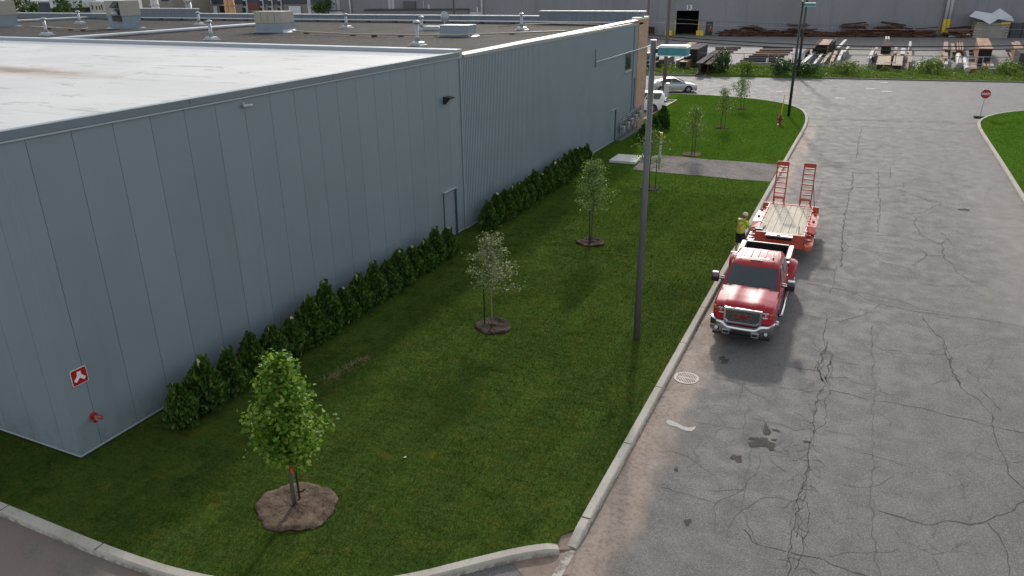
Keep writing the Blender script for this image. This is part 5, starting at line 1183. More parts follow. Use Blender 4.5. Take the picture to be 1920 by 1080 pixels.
# side skirts with sloped noses, stake pockets
for s in (1,-1):
    W0,W1=DW+.08,DW+.40
    b=MB(); b.loft([[(s*W0,.02,.50),(s*(W0+.12),.02,.44),(s*(W0+.12),.02,.60),(s*W0,.02,.66)],[(s*W0,.28,.42),(s*W1,.28,.42),(s*W1,.28,.60),(s*W0,.28,.66)],[(s*W0,1.35,.52),(s*W1,1.35,.52),(s*W1,1.35,.62),(s*W0,1.35,.68)]]); b.build('side_step',ORG,tl)
    b=MB(); b.loft([[(s*W0,1.36,.74),(s*W1,1.36,.74),(s*W1,1.36,.80),(s*W0,1.36,.86)],[(s*W0,1.8,.90),(s*W1,1.8,.90),(s*W1,1.8,.96),(s*W0,1.8,.98)],[(s*W0,3.6,.90),(s*W1,3.6,.90),(s*W1,3.6,.96),(s*W0,3.6,.98)],[(s*W0,4.05,.74),(s*W1,4.05,.74),(s*W1,4.05,.80),(s*W0,4.05,.86)]]); b.build('wheel_fender',ORG,tl)
    for y in (.55,1.2): 
        b=MB(); b.box((s*(W0+.10),y,.72),(.16,.10,.09)); b.tube([(s*(W0+.05),y,.70),(s*(W0+.28),y,.70)],.035,8); b.build('tie_down',ORGD,tl)
    for y in (2.5,3.6):
        b=MB(); b.lathe([(.001,0),(.06,0),(.06,.05),(.04,.09),(.001,.09)],(s*(W0+.16),y,.965),10); b.build('lamp_stub',ORGD,tl)
    for y in (.7,1.5,2.3,3.1,3.9):
        b=MB(); b.bb((s*(DW-.02),y-.06,DZ+.036),(s*(DW+.12),y+.06,DZ+.055)); b.build('stake_pocket',ORGD,tl)
    for y in (2.25,3.15):
        wheel('wheel',tl,s*(DW+.24),y,.37,.22,s,.02,6)
    # raised ramp
    rx=s*.58; w=.24; base=Vector((rx,TL+.18,DZ+.02)); tilt=Vector((0,.06,1)).normalized(); H=1.92
    b=MB()
    for q in (-1,1): b.bar(base+Vector((q*w,0,0)),base+Vector((q*w,0,0))+tilt*H,.05,.09,0,(0,1,0))
    n=8
    for k in range(n+1):
        z=H*k/n; b.bar(base+Vector((-w,0,0))+tilt*z,base+Vector((w,0,0))+tilt*z,.05,.05)
    b.bar(base+Vector((-w-.02,0,0))+tilt*(H-.09),base+Vector((w+.02,0,0))+tilt*(H-.09),.05,.17)
    rm=b.build('ramp',ORGD,tl)
    b=MB(); b.tube([base+Vector((-w*.8,-.05,.08)),base+Vector((-w*.8,-.05,.30)),base+Vector((w*.8,-.05,.30)),base+Vector((w*.8,-.05,.08))],.03,6); b.build('ramp_foot',ORG,rm)
    b=MB(); b.bb((rx-.33,TL+.13,DZ-.2),(rx+.33,TL+.24,DZ-.04)); b.build('ramp_hinge',ORGD,tl)
b=MB(); b.tube([(.58+.26,TL+.2,DZ+.95),(.58+.42,TL+.12,DZ+.03)],.015,6); b.build('ramp_spring',BLACKT,tl)
b=MB(); b.tube([(.72,.35,DZ),(.70,.36,DZ+.34)],.018,6); b.build('stake_rod',BLACKT,tl)
b=MB(); b.tube([(-.80,.25,DZ+.03),(-.66,.9,DZ+.05)],.03,6); b.box((-.86,.25,DZ+.06),(.3,.22,.1)); b.build('chain_binder',BLACKT,tl)
b=MB(); b.bb((-DW-.3,TL+.131,DZ-.2),(-DW-.12,TL+.15,DZ-.1)); b.bb((DW+.12,TL+.131,DZ-.2),(DW+.3,TL+.15,DZ-.1)); b.pieces('tail_light',REDL,tl)
# ================= people
SKIN=pm('skin',(.42,.23,.16),.55,var=.08,sc=8)
def person(name,loc,rz,label,cols,pose,headgear='cap',straps=True):
    """cols: shirt, legs, shoes, hat. pose: dict of joint positions (x right, y forward, z up)"""
    e=empty(name,loc,rz,label,'person')
    J=pose; V=[];RD=[];E=[];idx={}
    def add(n,p,r,par=None):
        idx[n]=len(V); V.append(p); RD.append(r)
        if par is not None: E.append((idx[par],idx[n]))
    add('pelvis',J['pelvis'],.13); add('belly',J['belly'],.125,'pelvis'); add('chest',J['chest'],.145,'belly'); add('neck',J['neck'],.06,'chest'); add('chin',J['chin'],.075,'neck'); add('head',J['head'],.098,'chin'); add('crown',J['crown'],.07,'head')
    d=Vector(J.get('face',(0,1,0))).normalized(); hp=Vector(J['head']); add('nose',tuple(hp+d*.115+Vector((0,0,-.03))),.018,'head')
    for s,n in ((1,'r'),(-1,'l')):
        add('sh'+n,J['sh'+n],.07,'chest'); add('el'+n,J['el'+n],.045,'sh'+n); add('wr'+n,J['wr'+n],.032,'el'+n)
        w=Vector(J['wr'+n]); dd=(w-Vector(J['el'+n])).normalized(); add('pa'+n,tuple(w+dd*.06),.036,'wr'+n)
        sx=dd.cross(Vector((0,0,1)));sx=sx.normalized() if sx.length>.1 else Vector((1,0,0))
        pm_=Vector(V[idx['pa'+n]])
        for k,(o,L) in enumerate(((-.032,.07),(-.011,.085),(.011,.08),(.032,.062))):
            add('f%s%d'%(n,k),tuple(pm_+dd*.045+sx*o),.010,'pa'+n); add('g%s%d'%(n,k),tuple(pm_+dd*(.045+L*.6)+sx*o+Vector((0,0,-.02))),.008,'f%s%d'%(n,k))
        add('t'+n,tuple(pm_+dd*.02-sx*.055*s+Vector((0,0,-.01))),.010,'pa'+n)
        add('hp'+n,J['hp'+n],.095,'pelvis'); add('kn'+n,J['kn'+n],.062,'hp'+n); add('cf'+n,tuple((Vector(J['kn'+n])*.6+Vector(J['an'+n])*.4)+Vector((0,-.02,0))),.058,'kn'+n); add('an'+n,J['an'+n],.04,'cf'+n); a=Vector(J['an'+n]); add('to'+n,tuple(a+Vector((.02*s,.16,-.05))),.035,'an'+n)
    me=bpy.data.meshes.new('body'); me.from_pydata(V,E,[]); o=bpy.data.objects.new('body',me); COL.objects.link(o); o.parent=e; me.materials.append(SKIN)
    md=o.modifiers.new('skin','SKIN'); md.use_smooth_shade=True
    for i,r in enumerate(RD): me.skin_vertices[0].data[i].radius=(r,r)
    me.skin_vertices[0].data[0].use_root=True
    sb=o.modifiers.new('sub','SUBSURF'); sb.levels=1; sb.render_levels=2
    def ringp(c,rx,ry,dirv,n=14):
        dirv=Vector(dirv).normalized(); u=Vector((1,0,0)); u=(u-dirv*u.dot(dirv)).normalized(); w=dirv.cross(u)
        return [tuple(Vector(c)+u*rx*math.cos(2*math.pi*k/n)+w*ry*math.sin(2*math.pi*k/n)) for k in range(n)]
    pv,be,ch,nk=[Vector(J[k]) for k in ('pelvis','belly','chest','neck')]
    b=MB(); up=(ch-pv)
    b.loft([ringp(pv+Vector((0,0,-.06)),.19,.145,up),ringp(pv+Vector((0,0,.03)),.195,.15,up),ringp(be,.18,.145,up),ringp(ch-up*.12,.205,.155,up),ringp(ch+up*.12,.215,.145,up),ringp(ch*.4+nk*.6,.15,.10,up),ringp(nk,.075,.075,up)])
    for n in 'rl':
        a=Vector(J['sh'+n]);c=Vector(J['el'+n]); b.tube([a*.8+ch*.2,a,a*.45+c*.55],[.10,.098,.078],12)
    b.build('shirt',cols[0],e,smooth=True)
    b=MB(); b.loft([ringp(pv+Vector((0,0,-.10)),.175,.14,(0,0,1)),ringp(pv+Vector((0,0,.02)),.18,.14,(0,0,1))])
    for n in 'rl':
        h=Vector(J['hp'+n]);k=Vector(J['kn'+n]);an=Vector(J['an'+n]); end=cols[4] if len(cols)>4 else 1.0
        P=[h+Vector((0,0,.03)),h*.5+k*.5,k*.95+h*.05,k+(an-k)*.15] if end<.9 else [h+Vector((0,0,.03)),h*.5+k*.5,k,k*.4+an*.6,an+Vector((0,0,-.02))]
        b.tube(P,[.125,.112,.10,.10] if end<.9 else [.12,.10,.082,.072,.07],12)
    b.build('trousers',cols[1],e,smooth=True)
    for n in 'rl':
        a=Vector(J['an'+n]); b=MB(); b.loft([[(a.x-.05,a.y-.09,.0),(a.x+.05,a.y-.09,.0),(a.x+.05,a.y+.2,.0),(a.x-.05,a.y+.2,.0)],[(a.x-.05,a.y-.09,.07),(a.x+.05,a.y-.09,.07),(a.x+.045,a.y+.17,.06),(a.x-.045,a.y+.17,.06)],[(a.x-.045,a.y-.08,.14),(a.x+.045,a.y-.08,.14),(a.x+.045,a.y+.04,.14),(a.x-.045,a.y+.04,.14)]]); b.build('shoe',cols[2],e,bevel=.015)
    b=MB(); hd=Vector(J['head']); 
    b.ell(hd+Vector((0,0,.045)),(.112,.122,.095),14,8); 
    if headgear=='cap': b.loft([[tuple(hd+d*.08+Vector((x,0,.05))) for x in (-.09,-.04,.04,.09)],[tuple(hd+d*.20+Vector((x,0,.03))) for x in (-.06,-.03,.03,.06)]],closed=False,caps=False)
    else: b.lathe([(.14,-.0),(.145,.01),(.12,.02)],hd+Vector((0,0,.05)),14)
    b.build(headgear,cols[3],e,smooth=True)
    b=MB(); b.ell(hd+Vector((0,-.03,-.01)),(.104,.108,.10),12,7); b.build('hair',pm('hair_grey',(.16,.13,.11),.8),e,smooth=True)
    sx=d.cross(Vector((0,0,1))).normalized()
    for q in (1,-1):
        b=MB(); b.ell(hd+sx*q*.112+Vector((0,0,-.02)),(.018,.03,.035),8,5); b.build('ear',SKIN,e,smooth=True)
        b=MB(); b.ell(hd+d*.096+sx*q*.036+Vector((0,0,.0)),(.014,.012,.010),8,5); b.build('eye',BLACKT,e,smooth=True)
    b=MB(); b.bar(hd+d*.098-sx*.025+Vector((0,0,-.075)),hd+d*.098+sx*.025+Vector((0,0,-.075)),.012,.01); b.build('mouth',pm('lips',(.25,.08,.07),.5),e)
    if straps:
        b=MB(); bk=-.165
        def onb(x,f): c=pv.lerp(ch,f); return Vector((x,c.y+bk*(1.0 if abs(x)<.1 else .86)-.0,c.z))
        for s in (1,-1):
            b.bar(onb(-.15*s,.28),onb(.02*s,.68),.055,.02,0,(0,-1,0)); b.bar(onb(.02*s,.68),onb(.13*s,1.12),.055,.02,0,(0,-1,0))
            sh=Vector(J['shr' if s>0 else 'shl']); b.bar(Vector((.13*s,ch.y-.12,ch.z+.16)),Vector((.13*s,ch.y+.10,ch.z+.17)),.055,.02)
            b.bar(Vector((.13*s,ch.y+.155,ch.z+.1)),Vector((.15*s,be.y+.155,be.z)),.055,.02,0,(0,1,0))
        st=b.build('vest_strap',pm('strap_pink',(.62,.20,.13),.7),e)
        b=MB(); rg=[ringp(pv.lerp(ch,.18),.205,.165,up),ringp(pv.lerp(ch,.33),.203,.165,up)]; b.loft(rg,caps=False); b.build('waist_band',pm('band_silver',(.60,.40,.30),.5),e,smooth=True)
    return e
POSE=dict(pelvis=(0,-.02,.93),belly=(0,-.01,1.06),chest=(.0,.06,1.28),neck=(0,.10,1.46),chin=(-.01,.14,1.53),head=(-.01,.16,1.62),crown=(-.01,.15,1.70),face=(-.25,1,-.35),
  shr=(.20,.06,1.40),elr=(.31,.16,1.16),wrr=(.34,.38,1.05),shl=(-.20,.07,1.40),ell=(-.29,.13,1.14),wrl=(-.22,.36,1.02),
  hpr=(.10,-.02,.90),knr=(.12,.05,.50),anr=(.12,-.03,.09),hpl=(-.10,-.02,.90),knl=(-.12,.02,.50),anl=(-.13,-.06,.09))
LIME=pm('lime_shirt',(.42,.62,.03),.75,var=.08); DKTR=pm('dark_trousers',(.022,.02,.022),.85); SHOE=pm('work_boot',(.05,.035,.025),.8); CAPB=pm('cap_beige',(.62,.54,.38),.8)
person('person',(-3.98,31.35,ZR),R(-38),'worker in lime hi vis shirt with pink cross straps and beige cap beside the trailer',[LIME,DKTR,SHOE,CAPB,.5],POSE)
P2=dict(POSE); P2.update(elr=(.30,.02,1.14),wrr=(.28,.14,.92),ell=(-.30,.02,1.14),wrl=(-.26,.14,.92),face=(0,1,-.1))
FWA=gp(1320,66,-.1); FWB=gp(1780,68.5,-.1); _e=(FWB-FWA).normalized(); _n=Vector((-_e.y,_e.x,0))
def wallfoot(px,off):      # a spot 'off' metres in front of the far factory wall
    d=Vector(ray(px,60)); t=(FWA-Vector((0,0,CAMH))).dot(_n)/d.dot(_n); P=d*t; P.z=-.1; return P-_n*off-Vector((0,0,0))
pw=wallfoot(1332,.9)
person('person',(pw.x,pw.y,-.10),R(180+9),'far worker in a red jacket and white helmet standing by the factory side door',[pm('red_jacket',(.42,.03,.03),.7),DKTR,BLACKT,pm('helmet_white',(.75,.75,.75),.4)],P2,'helmet',False)
# ================= cars
def car(name,loc,rz,label,paint,kind,copyof=None):
    e=empty(name,loc,rz,label,'car')
    sed=kind=='sedan'; L=4.75 if sed else 4.8; FA_,RA_=.92,3.68; wr=.33 if sed else .37; Wd=.91 if sed else .96
    zt=lambda y: np.interp(y,[0,.1,.5,1.3,3.6,4.3,L-.08,L],[.60,.70,.82,.95,1.0,1.0,.96,.80] if sed else [.65,.85,1.0,1.08,1.12,1.12,1.10,.8])
    w=lambda y: Wd*np.interp(y,[0,.12,.5,4.1,L-.15,L],[.72,.86,.98,1.0,.93,.82])
    rings=[]
    for y in list(np.arange(0,L,.08))+[L]:
        t=zt(y); zb=max(arch(y,FA_,wr+.07,.22,wr*.9),arch(y,RA_,wr+.07,.22,wr*.9)); ww=w(y); zm=max(zb+.02,.5)
        half=[(ww*.95,zb),(ww,zm),(ww*.995,t-.18 if t-.18>zm else zm+.01),(ww*.96,t-.05 if t-.05>zm else zm+.02),(ww*.88,max(t,zm+.03)),(ww*.4,max(t,zm+.03)+.03)]
        rings.append([(x,y,z) for x,z in half]+[(-x,y,z) for x,z in reversed(half)])
    b=MB(); b.loft(rings); b.build('body',paint,e,smooth=True).modifiers.new('es','EDGE_SPLIT').split_angle=R(40)
    if sed: cab=[(1.0,1.18,4.25,.80),(1.22,1.75,3.75,.70),(1.42,2.2,3.1,.58)]
    else: cab=[(1.1,1.3,4.72,.86),(1.42,1.85,4.66,.77),(1.70,2.3,4.45,.66)]
    def cr(z,a,c,ww): return [(-ww,a+.1,z),(-ww*.7,a,z),(ww*.7,a,z),(ww,a+.1,z),(ww,c-.1,z),(ww*.7,c,z),(-ww*.7,c,z),(-ww,c-.1,z)]
    R3=[cr(*c) for c in cab]; top=cr(cab[2][0]+.04,cab[2][1]+.3,cab[2][2]-.25,cab[2][3]*.8)
    b=MB(); b.loft(R3+[top]); b.build('cabin',paint,e,smooth=True).modifiers.new('es','EDGE_SPLIT').split_angle=R(45)
    z0,a0,c0,w0=cab[0]; z1,a1,c1,w1=cab[2]; mid=(a0+c0)/2
    lerp=lambda p,q,f: tuple(p[i]+(q[i]-p[i])*f for i in range(3))
    def pane(nm,q): quadpanel(nm,q,GLASS,e,.0,.028)
    pane('windscreen',[(-w0*.72,a0+.06,z0+.05),(w0*.72,a0+.06,z0+.05),(w1*.70,a1-.04,z1-.05),(-w1*.70,a1-.04,z1-.05)])
    pane('rear_window',[(w0*.66,c0-.04,z0+.08),(-w0*.66,c0-.04,z0+.08),(-w1*.66,c1+.03,z1-.06),(w1*.66,c1+.03,z1-.06)])
    for s in (1,-1):
        for (u0,u1) in ((.16,.47),(.50,.86)):
            y0=a0+(c0-a0)*u0; y1=a0+(c0-a0)*u1; t0=a1+(c1-a1)*max(.06,(u0-.16)*1.45); t1=a1+(c1-a1)*min(.98,(u1-.16)*1.42)
            q=[(s*w0*.985,y0,z0+.06),(s*w0*.985,y1,z0+.06),(s*(w1+.02),t1,z1-.06),(s*(w1+.02),t0,z1-.06)]
            pane('side_window',q if s>0 else [q[1],q[0],q[3],q[2]])
        b=MB(); b.box((s*(Wd+.08),a0+.5,z0+.05),(.17,.1,.13)); b.build('mirror',paint,e,bevel=.03)
        b=MB(); b.box((s*Wd*.66,.10,.66 if sed else .82),(.34,.16,.13),s*.25); b.build('headlight',LAMPW,e,bevel=.03)
        b=MB(); b.box((s*Wd*.80,L-.06,.84 if sed else .98),(.30,.14,.16),-s*.25); b.build('tail_light',pm('tail_dark',(.10,.008,.012),.15),e,bevel=.03)
        for y in (FA_,RA_): wheel('wheel',e,s*(Wd-.12),y,wr,.21,s,0,5)
    b=MB(); b.bb((-.5,-.01,.36),(.5,.05,.55)); b.build('grille',BLACKT,e)
    b=MB(); b.bb((-Wd*.84,.1,.2),(Wd*.84,L-.1,.45)); b.build('underbody',BLACKT,e)
    b=MB(); b.bb((-.26,L-.03,.62),(.26,L+.012,.73)); b.build('number_plate',SWH,e)
    return e
SILV=carpaint('silver_paint',(.42,.43,.44),.6); WHT=carpaint('white_paint',(.74,.75,.77),.0); DKV=carpaint('dark_paint',(.03,.032,.035),.3)
f=gp(1302,172.5,ZR); r_=gp(1208,173.5,ZR)
car('parked_car',f+Vector((0,.45,0)),math.atan2((r_-f).y,(r_-f).x)-R(90),'silver four door sedan waiting on the cross street behind the wooden pole',SILV,'sedan')
c=gp(1241,205,ZR)
car('parked_car',(-20.7,66.0,ZR),R(-78),'white estate car parked nose in, its tail towards the lawn',WHT,'suv') 
car('parked_car',(-21.6,61.6,ZR),R(-80),'white sedan half hidden behind the salmon brick pier',WHT,'sedan')
v=gp(1207,122,ZR)
car('parked_car',(v.x-3.3,v.y-1.2,ZR),R(-82),'dark car with a pale roof glimpsed between brick pier and light pole',DKV,'suv')
# ------------------------------------------------------------------ BEYOND THE CROSS STREET: verge weeds, fence, steel yard, factory
def ypt(px,py,z=-.10): return gp(px,py,z)
WEED=leafmat('weed_leaves',[(.06,.12,.015),(.12,.20,.03),(.20,.27,.05),(.28,.29,.09)],.5,.3,big=.5)
BUSH=leafmat('bush_leaves',[(.018,.045,.012),(.036,.08,.018),(.07,.125,.03)],.45,.2,big=.8)
rng=np.random.default_rng(77); n=52000
a=rng.uniform(-14,62,n); bb_=rng.uniform(.45,11.0,n)
hh=.14+.34*np.clip((bb_-1.0)/7,0,1); hm=.55+.45*np.sin(a*.9+np.sin(bb_*.8)*2)*.6+.35*np.sin(a*2.3+bb_*1.7)
zz=rng.uniform(0,1,n)**.8*hh*np.clip(hm,.25,1.5)*1.15
C=np.stack([SO.x+SE.x*a+SN.x*bb_,SO.y+SE.y*a+SN.y*bb_,zz],1); N=rng.normal(size=(n,3))*.8+np.array([0,-.3,.6])
o=merged_leaves('weeds',leaf_arrays(C,N,.22*rng.uniform(.5,1.4,n),rng,.38,False,-.5),WEED,None); tag(o,kind='stuff')
def bush(px,py,h,r,label,seed,n=900,mat=BUSH):
    p=gp(px,py,0); rng=np.random.default_rng(seed); e=empty('bush',p,0,label,'bush','bushes on the weedy verge')
    d=rng.normal(size=(n,3)); d/=np.linalg.norm(d,axis=1,keepdims=True); rr_=rng.uniform(.5,1.05,n)[:,None]*(1+.25*np.sin(d[:,:1]*5+seed)+.2*np.sin(d[:,1:2]*7))
    C=d*rr_*np.array([r,r,h*.5])+np.array([0,0,h*.55]); C[:,2]=np.maximum(C[:,2],.05)
    merged_leaves('foliage',leaf_arrays(C,d+rng.normal(size=(n,3))*.5+np.array([0,0,.4]),.30*rng.uniform(.6,1.3,n),rng,.55),mat,e)
    b=MB(); b.tube([(0,0,0),(.05,0,h*.5)],[.06,.03],6); b.tube([(0,0,0),(r*.4,.1,h*.55)],[.04,.02],5); b.build('stem',BARK,e); return e
bush(1354,136,2.6,1.15,'dark round bush on the verge in front of the small steel girders',1,1100)
bush(1341,138,1.3,.7,'small dark bush just left of the round bush',2,500)
bush(1466,141,1.9,1.7,'wide dark bush left of the dark utility pole',3,1000); bush(1510,142,1.5,1.5,'low bush right of the dark utility pole',4,700)
bush(1400,140,1.6,.8,'slim weedy bush between the round bush and the wide bush',5,450,WEED); bush(1585,139,1.5,1.6,'light green bush in front of the first row of beams',6,700,WEED)
bush(1745,138,1.8,1.6,'tall weedy clump in the gap between beam stacks',7,800,WEED); bush(1888,141,1.7,1.5,'weedy clump at the right edge of the verge',8,700,WEED)
# fence
FEN=pm('fence_galv',(.33,.35,.37),.45,metal=.4)
def mesh_mat():
    t=NT('chain_mesh'); t.base((.25,.27,.28)); t.set(rough=.5,metal=.4)
    tr=t.n('ShaderNodeBsdfTransparent'); mx=t.n('ShaderNodeMixShader')
    o=t.co('Object'); w=t.n('ShaderNodeTexWave',wave_type='BANDS',bands_direction='DIAGONAL'); t.l(o,w.inputs[0]); w.inputs['Scale'].default_value=9
    mx.inputs[0].default_value=.07; t.l(tr.outputs[0],mx.inputs[1]); t.l(t.b.outputs[0],mx.inputs[2]); t.l(mx.outputs[0],t.t.nodes['Material Output'].inputs[0]); return t.m
CHAIN=mesh_mat()
fz=-.1; F0=gp(1262,124.5,fz); F1=gp(1960,137.5,fz); fd_=(F1-F0); fl_=fd_.length; fd_.normalize()
fe=empty('chain_link_fence',F0,0,'long galvanised chain link fence between the weedy verge and the steel yard','fence')
b=MB(); b.tube([F0+Vector((0,0,1.78)),F1+Vector((0,0,1.78))],.045,6); b.build('top_rail',FEN,fe,True)
b=MB(); b.add([F0+Vector((0,0,.05)),F1+Vector((0,0,.05)),F1+Vector((0,0,1.77)),F0+Vector((0,0,1.77))],[(0,1,2,3)]); b.build('wire_mesh',CHAIN,fe,True)
for k in range(int(fl_/3)+1):
    p=F0+fd_*3*k; b=MB(); b.tube([p,p+Vector((0,0,1.85))],.04,6); b.build('post',FEN,fe,True)
for px0,px1 in ((1516,1566),(1793,1838)):       # gate leaves with cross braces
    p0=gp(px0,135,fz); p1=gp(px1,136,fz); b=MB(); u=Vector((0,0,1)); off=Vector((0,-.12,0)); p0+=off;p1+=off
    for z in (.15,.95,1.75): b.tube([p0+u*z,p1+u*z],.035,6)
    m_=(p0+p1)/2
    for q in (p0,m_,p1): b.tube([q+u*.1,q+u*1.8],.045,6)
    b.tube([p0+u*.15,m_+u*1.75],.02,5); b.tube([m_+u*1.75,p1+u*.15],.02,5)
    tag(origin_to(b.build('fence_gate',FEN),p0),'braced galvanised gate panel by the '+('first row of white topped beams' if px0<1600 else 'white cylinders in the steel yard'),'gate')
sgp=gp(1500,134,fz)+Vector((-.25,-.15,0)); e=empty('fence_sign',sgp,STH,'white rectangular sign on the fence behind the dark utility pole','sign')
b=MB(); b.bb((-.58,-.02,1.42),(.58,0,2.25)); b.build('panel',pm('sign_pale',(.52,.56,.58),.5),e)
b=MB()
for z in (2.08,1.92,1.76,1.58): b.bb((-.45,-.026,z-.022),(.30 if z<1.7 else .42,-.021,z+.022))
b.build('faded_lettering',pm('faded_ink',(.30,.33,.35),.6),e)
b=MB(); b.bb((-.04,.0,0),(.04,.04,2.2)); b.build('post',FEN,e)
# concrete blocks by the fence
CON=pm('old_concrete',(.22,.22,.21),.9,var=.2,sc=2)
for k,(x0,x1,y,h,l) in enumerate(((1655,1678,131,.85,'grey concrete block at the fence in front of the tan slabs'),(1852,1878,138,.62,'low dark concrete block at the fence, right of the white cylinders'),(1600,1650,133,.25,'long low concrete kerb pieces lying by the fence'))):
    p0=gp(x0,y,fz);p1=gp(x1,y,fz); b=MB(); b.bar(p0+Vector((0,0,h/2)),p1+Vector((0,0,h/2)),.7,h); tag(origin_to(b.build('concrete_block',CON,bevel=.03),p0),l,'concrete block')
# ---- steel beams lying in the yard
RUST=pm('rust_orange',(.30,.125,.028),.8,var=.35,sc=1.2,col2=(.19,.07,.02)); RUSTD=pm('rust_dark',(.075,.04,.03),.95,var=.4,sc=1.5,spec=.08); RUSTP=pm('rust_pale',(.20,.085,.035),.75,var=.3,sc=1); PRIM=pm('primer_white',(.33,.31,.285),.7,var=.12,sc=1); TANB=pm('tan_primer',(.25,.165,.085),.75,var=.2,sc=1); GREYB=pm('mill_grey',(.07,.066,.064),.95,var=.25,sc=1,spec=.08); TIMB=pm('timber_skid',(.085,.07,.06),.9,var=.4,sc=2)
INTB=pm('hollow_dark',(.012,.011,.010),.9)
def beam(name,n0,f0,w,h,mat,label,cat='steel beam',kind='I',z0=.25,grp='steel sections stored in the yard'):
    """top face runs from pixel n0 (near) to f0 (far); w wide, h deep, lying on skids z0 above the yard"""
    zt=-.10+z0+h; p=gp(n0[0],n0[1],zt); q=gp(f0[0],f0[1],zt); c=Vector((0,0,-h/2)); b=MB()
    if kind=='I':
        t=max(.03,h*.07); b.bar(p+Vector((0,0,-t/2)),q+Vector((0,0,-t/2)),w,t); b.bar(p+Vector((0,0,-h+t/2)),q+Vector((0,0,-h+t/2)),w,t); b.bar(p+c,q+c,max(.03,w*.12),h-2*t)
    elif kind=='box': 
        t=.05; b.bar(p+Vector((0,0,-t/2)),q+Vector((0,0,-t/2)),w+.1,t); b.bar(p+Vector((0,0,-h+t/2)),q+Vector((0,0,-h+t/2)),w+.1,t); sx=(q-p).normalized().cross(Vector((0,0,1)))
        for s in (-1,1): b.bar(p+c+sx*s*(w/2-t/2),q+c+sx*s*(w/2-t/2),t,h-2*t)
        dd=(q-p).normalized()*.12; b.bar(p+c+dd,q+c-dd,w-2*t-.01,h-2*t-.01,1)
    elif kind=='slab': b.bar(p+c,q+c,w,h)
    elif kind=='round': b.tube([p+c,q+c],h/2,14)
    elif kind=='bundle':
        k=max(2,int(w/.28)); sx=(q-p).normalized().cross(Vector((0,0,1)))
        for i in range(k): o_=sx*(w*((i+.5)/k-.5)); b.bar(p+c+o_,q+c+o_,w/k*.72,h)
    d=q-p; nsk=2
    for f in (.12,.88): 
        if z0>.03: b.bar(p+d*f+Vector((0,0,-h-z0/2)) - Vector((w*.6,0,0)),p+d*f+Vector((0,0,-h-z0/2))+Vector((w*.6,0,0)),.22,z0-.004)
    o=b.build(name,[mat,INTB] if kind=='box' else mat); return tag(origin_to(o,(p.x,p.y,-.1)),label,cat,grp)
B=beam; S='steel_beam'
B(S,(1503,118.5),(1529,96),.50,.55,PRIM,'long white topped beam, leftmost of the beams behind the gate')
B(S,(1526,120),(1541,101),.32,.55,PRIM,'thin white topped beam right of the long white topped beam')
B(S,(1541,118.5),(1557,98),.42,.50,TANB,'mustard tan beam behind the braced gate panel')
B(S,(1559,115),(1568,95),.42,.50,RUSTP,'pale rust beam right of the mustard tan beam')
B(S,(1571,113),(1581,93),.42,.65,PRIM,'white topped deep beam at the right end of the gate panel')
B(S,(1493,112),(1519,90),.5,.8,RUSTD,'dark brown deep beam behind the white fence sign')
B('box_girder',(1543,85),(1553,73.5),1.3,1.5,RUST,'tall orange topped box girder above the white topped beams','steel girder','box')
B(S,(1524,90),(1541,73),.45,1.3,RUSTD,'dark beam leaning along the left of the tall orange box girder')
B(S,(1553,86.5),(1568,72),.35,1.2,GREYB,'grey deep beam just right of the tall orange box girder')
B(S,(1572,88.5),(1586,74),.42,1.1,PRIM,'pale deep beam second right of the tall orange box girder')
B(S,(1583,97),(1592,86),.3,.9,PRIM,'short thin pale beam at the far right of the first row')
B(S,(1630,109),(1638,92),.4,1.1,PRIM,'white topped black sided beam at the left of the second stack')
B(S,(1640,101),(1644,88),.35,.9,RUSTP,'short rust beam beside the white topped black sided beam')
B('steel_slab',(1656,121),(1660,100.5),1.5,.6,TANB,'wide tan slab left of the two tan slabs','steel slab','box')
B('steel_slab',(1682,122.5),(1686,101),1.0,.6,TANB,'narrower tan slab right of the two tan slabs','steel slab','box')
B('box_girder',(1661,87),(1665,79),1.1,1.6,RUSTD,'black faced box girder behind the tan slabs','steel girder','box')
B('scrap_bundle',(1664,73),(1664,68),.7,.9,PRIM,'white ended bundle on top of the black faced box girder','bundle','bundle',.95)
B(S,(1677,100),(1681,88),.45,.8,RUSTP,'small rust beam behind the narrower tan slab')
B(S,(1692,101),(1694,90),.55,.8,PRIM,'whitish beam behind the narrower tan slab')
B(S,(1706,116),(1707,95),.42,.9,RUSTP,'rust topped beam with a black end right of the tan slabs')
B(S,(1706,87),(1707,77.5),.35,.9,PRIM,'pale upright ended beam behind the rust topped beam')
B(S,(1773,109),(1773,98),.55,.8,RUSTP,'pale rust block beam left of the white cylinders')
B(S,(1773,92),(1774,78),.6,.9,RUSTP,'pale rust beam behind the pale rust block')
B(S,(1773,120.5),(1773,115),.5,.5,PRIM,'short white ended stub by the gate left of the white cylinders')
B(S,(1788,96.5),(1786,81),.5,.9,RUSTP,'small pale rust beam between the block and the striped bundle')
B('bar_bundle',(1801,95),(1799,74.5),.95,.7,RUSTP,'striped rust bundle of parallel bars','bundle','bundle')
B('steel_cylinder',(1800,117),(1798,99),.8,.75,PRIM,'white cylinder lying left of the other white cylinder','cylinder','round')
B('steel_cylinder',(1815,126),(1810,107),.7,.65,PRIM,'white cylinder lying nearest the gate','cylinder','round')
B('steel_slab',(1825,129),(1823,117),.75,.4,RUSTP,'short tan slab right of the white cylinders','steel slab','box')
B('box_girder',(1849,91),(1842,71.5),1.5,1.9,RUST,'largest orange box girder in the yard','steel girder','box')
B('bar_bundle',(1850,124),(1846,110),.8,.3,RUSTP,'low bundle of pinkish bars below the largest orange box girder','bundle','bundle')
B('bar_bundle',(1861,124),(1855,110),.4,.3,PRIM,'narrow bundle of pale bars right of the pinkish bars','bundle','bundle')
B(S,(1908,94),(1900,79),.55,1.5,RUSTP,'long rust beam at the right edge of the picture')
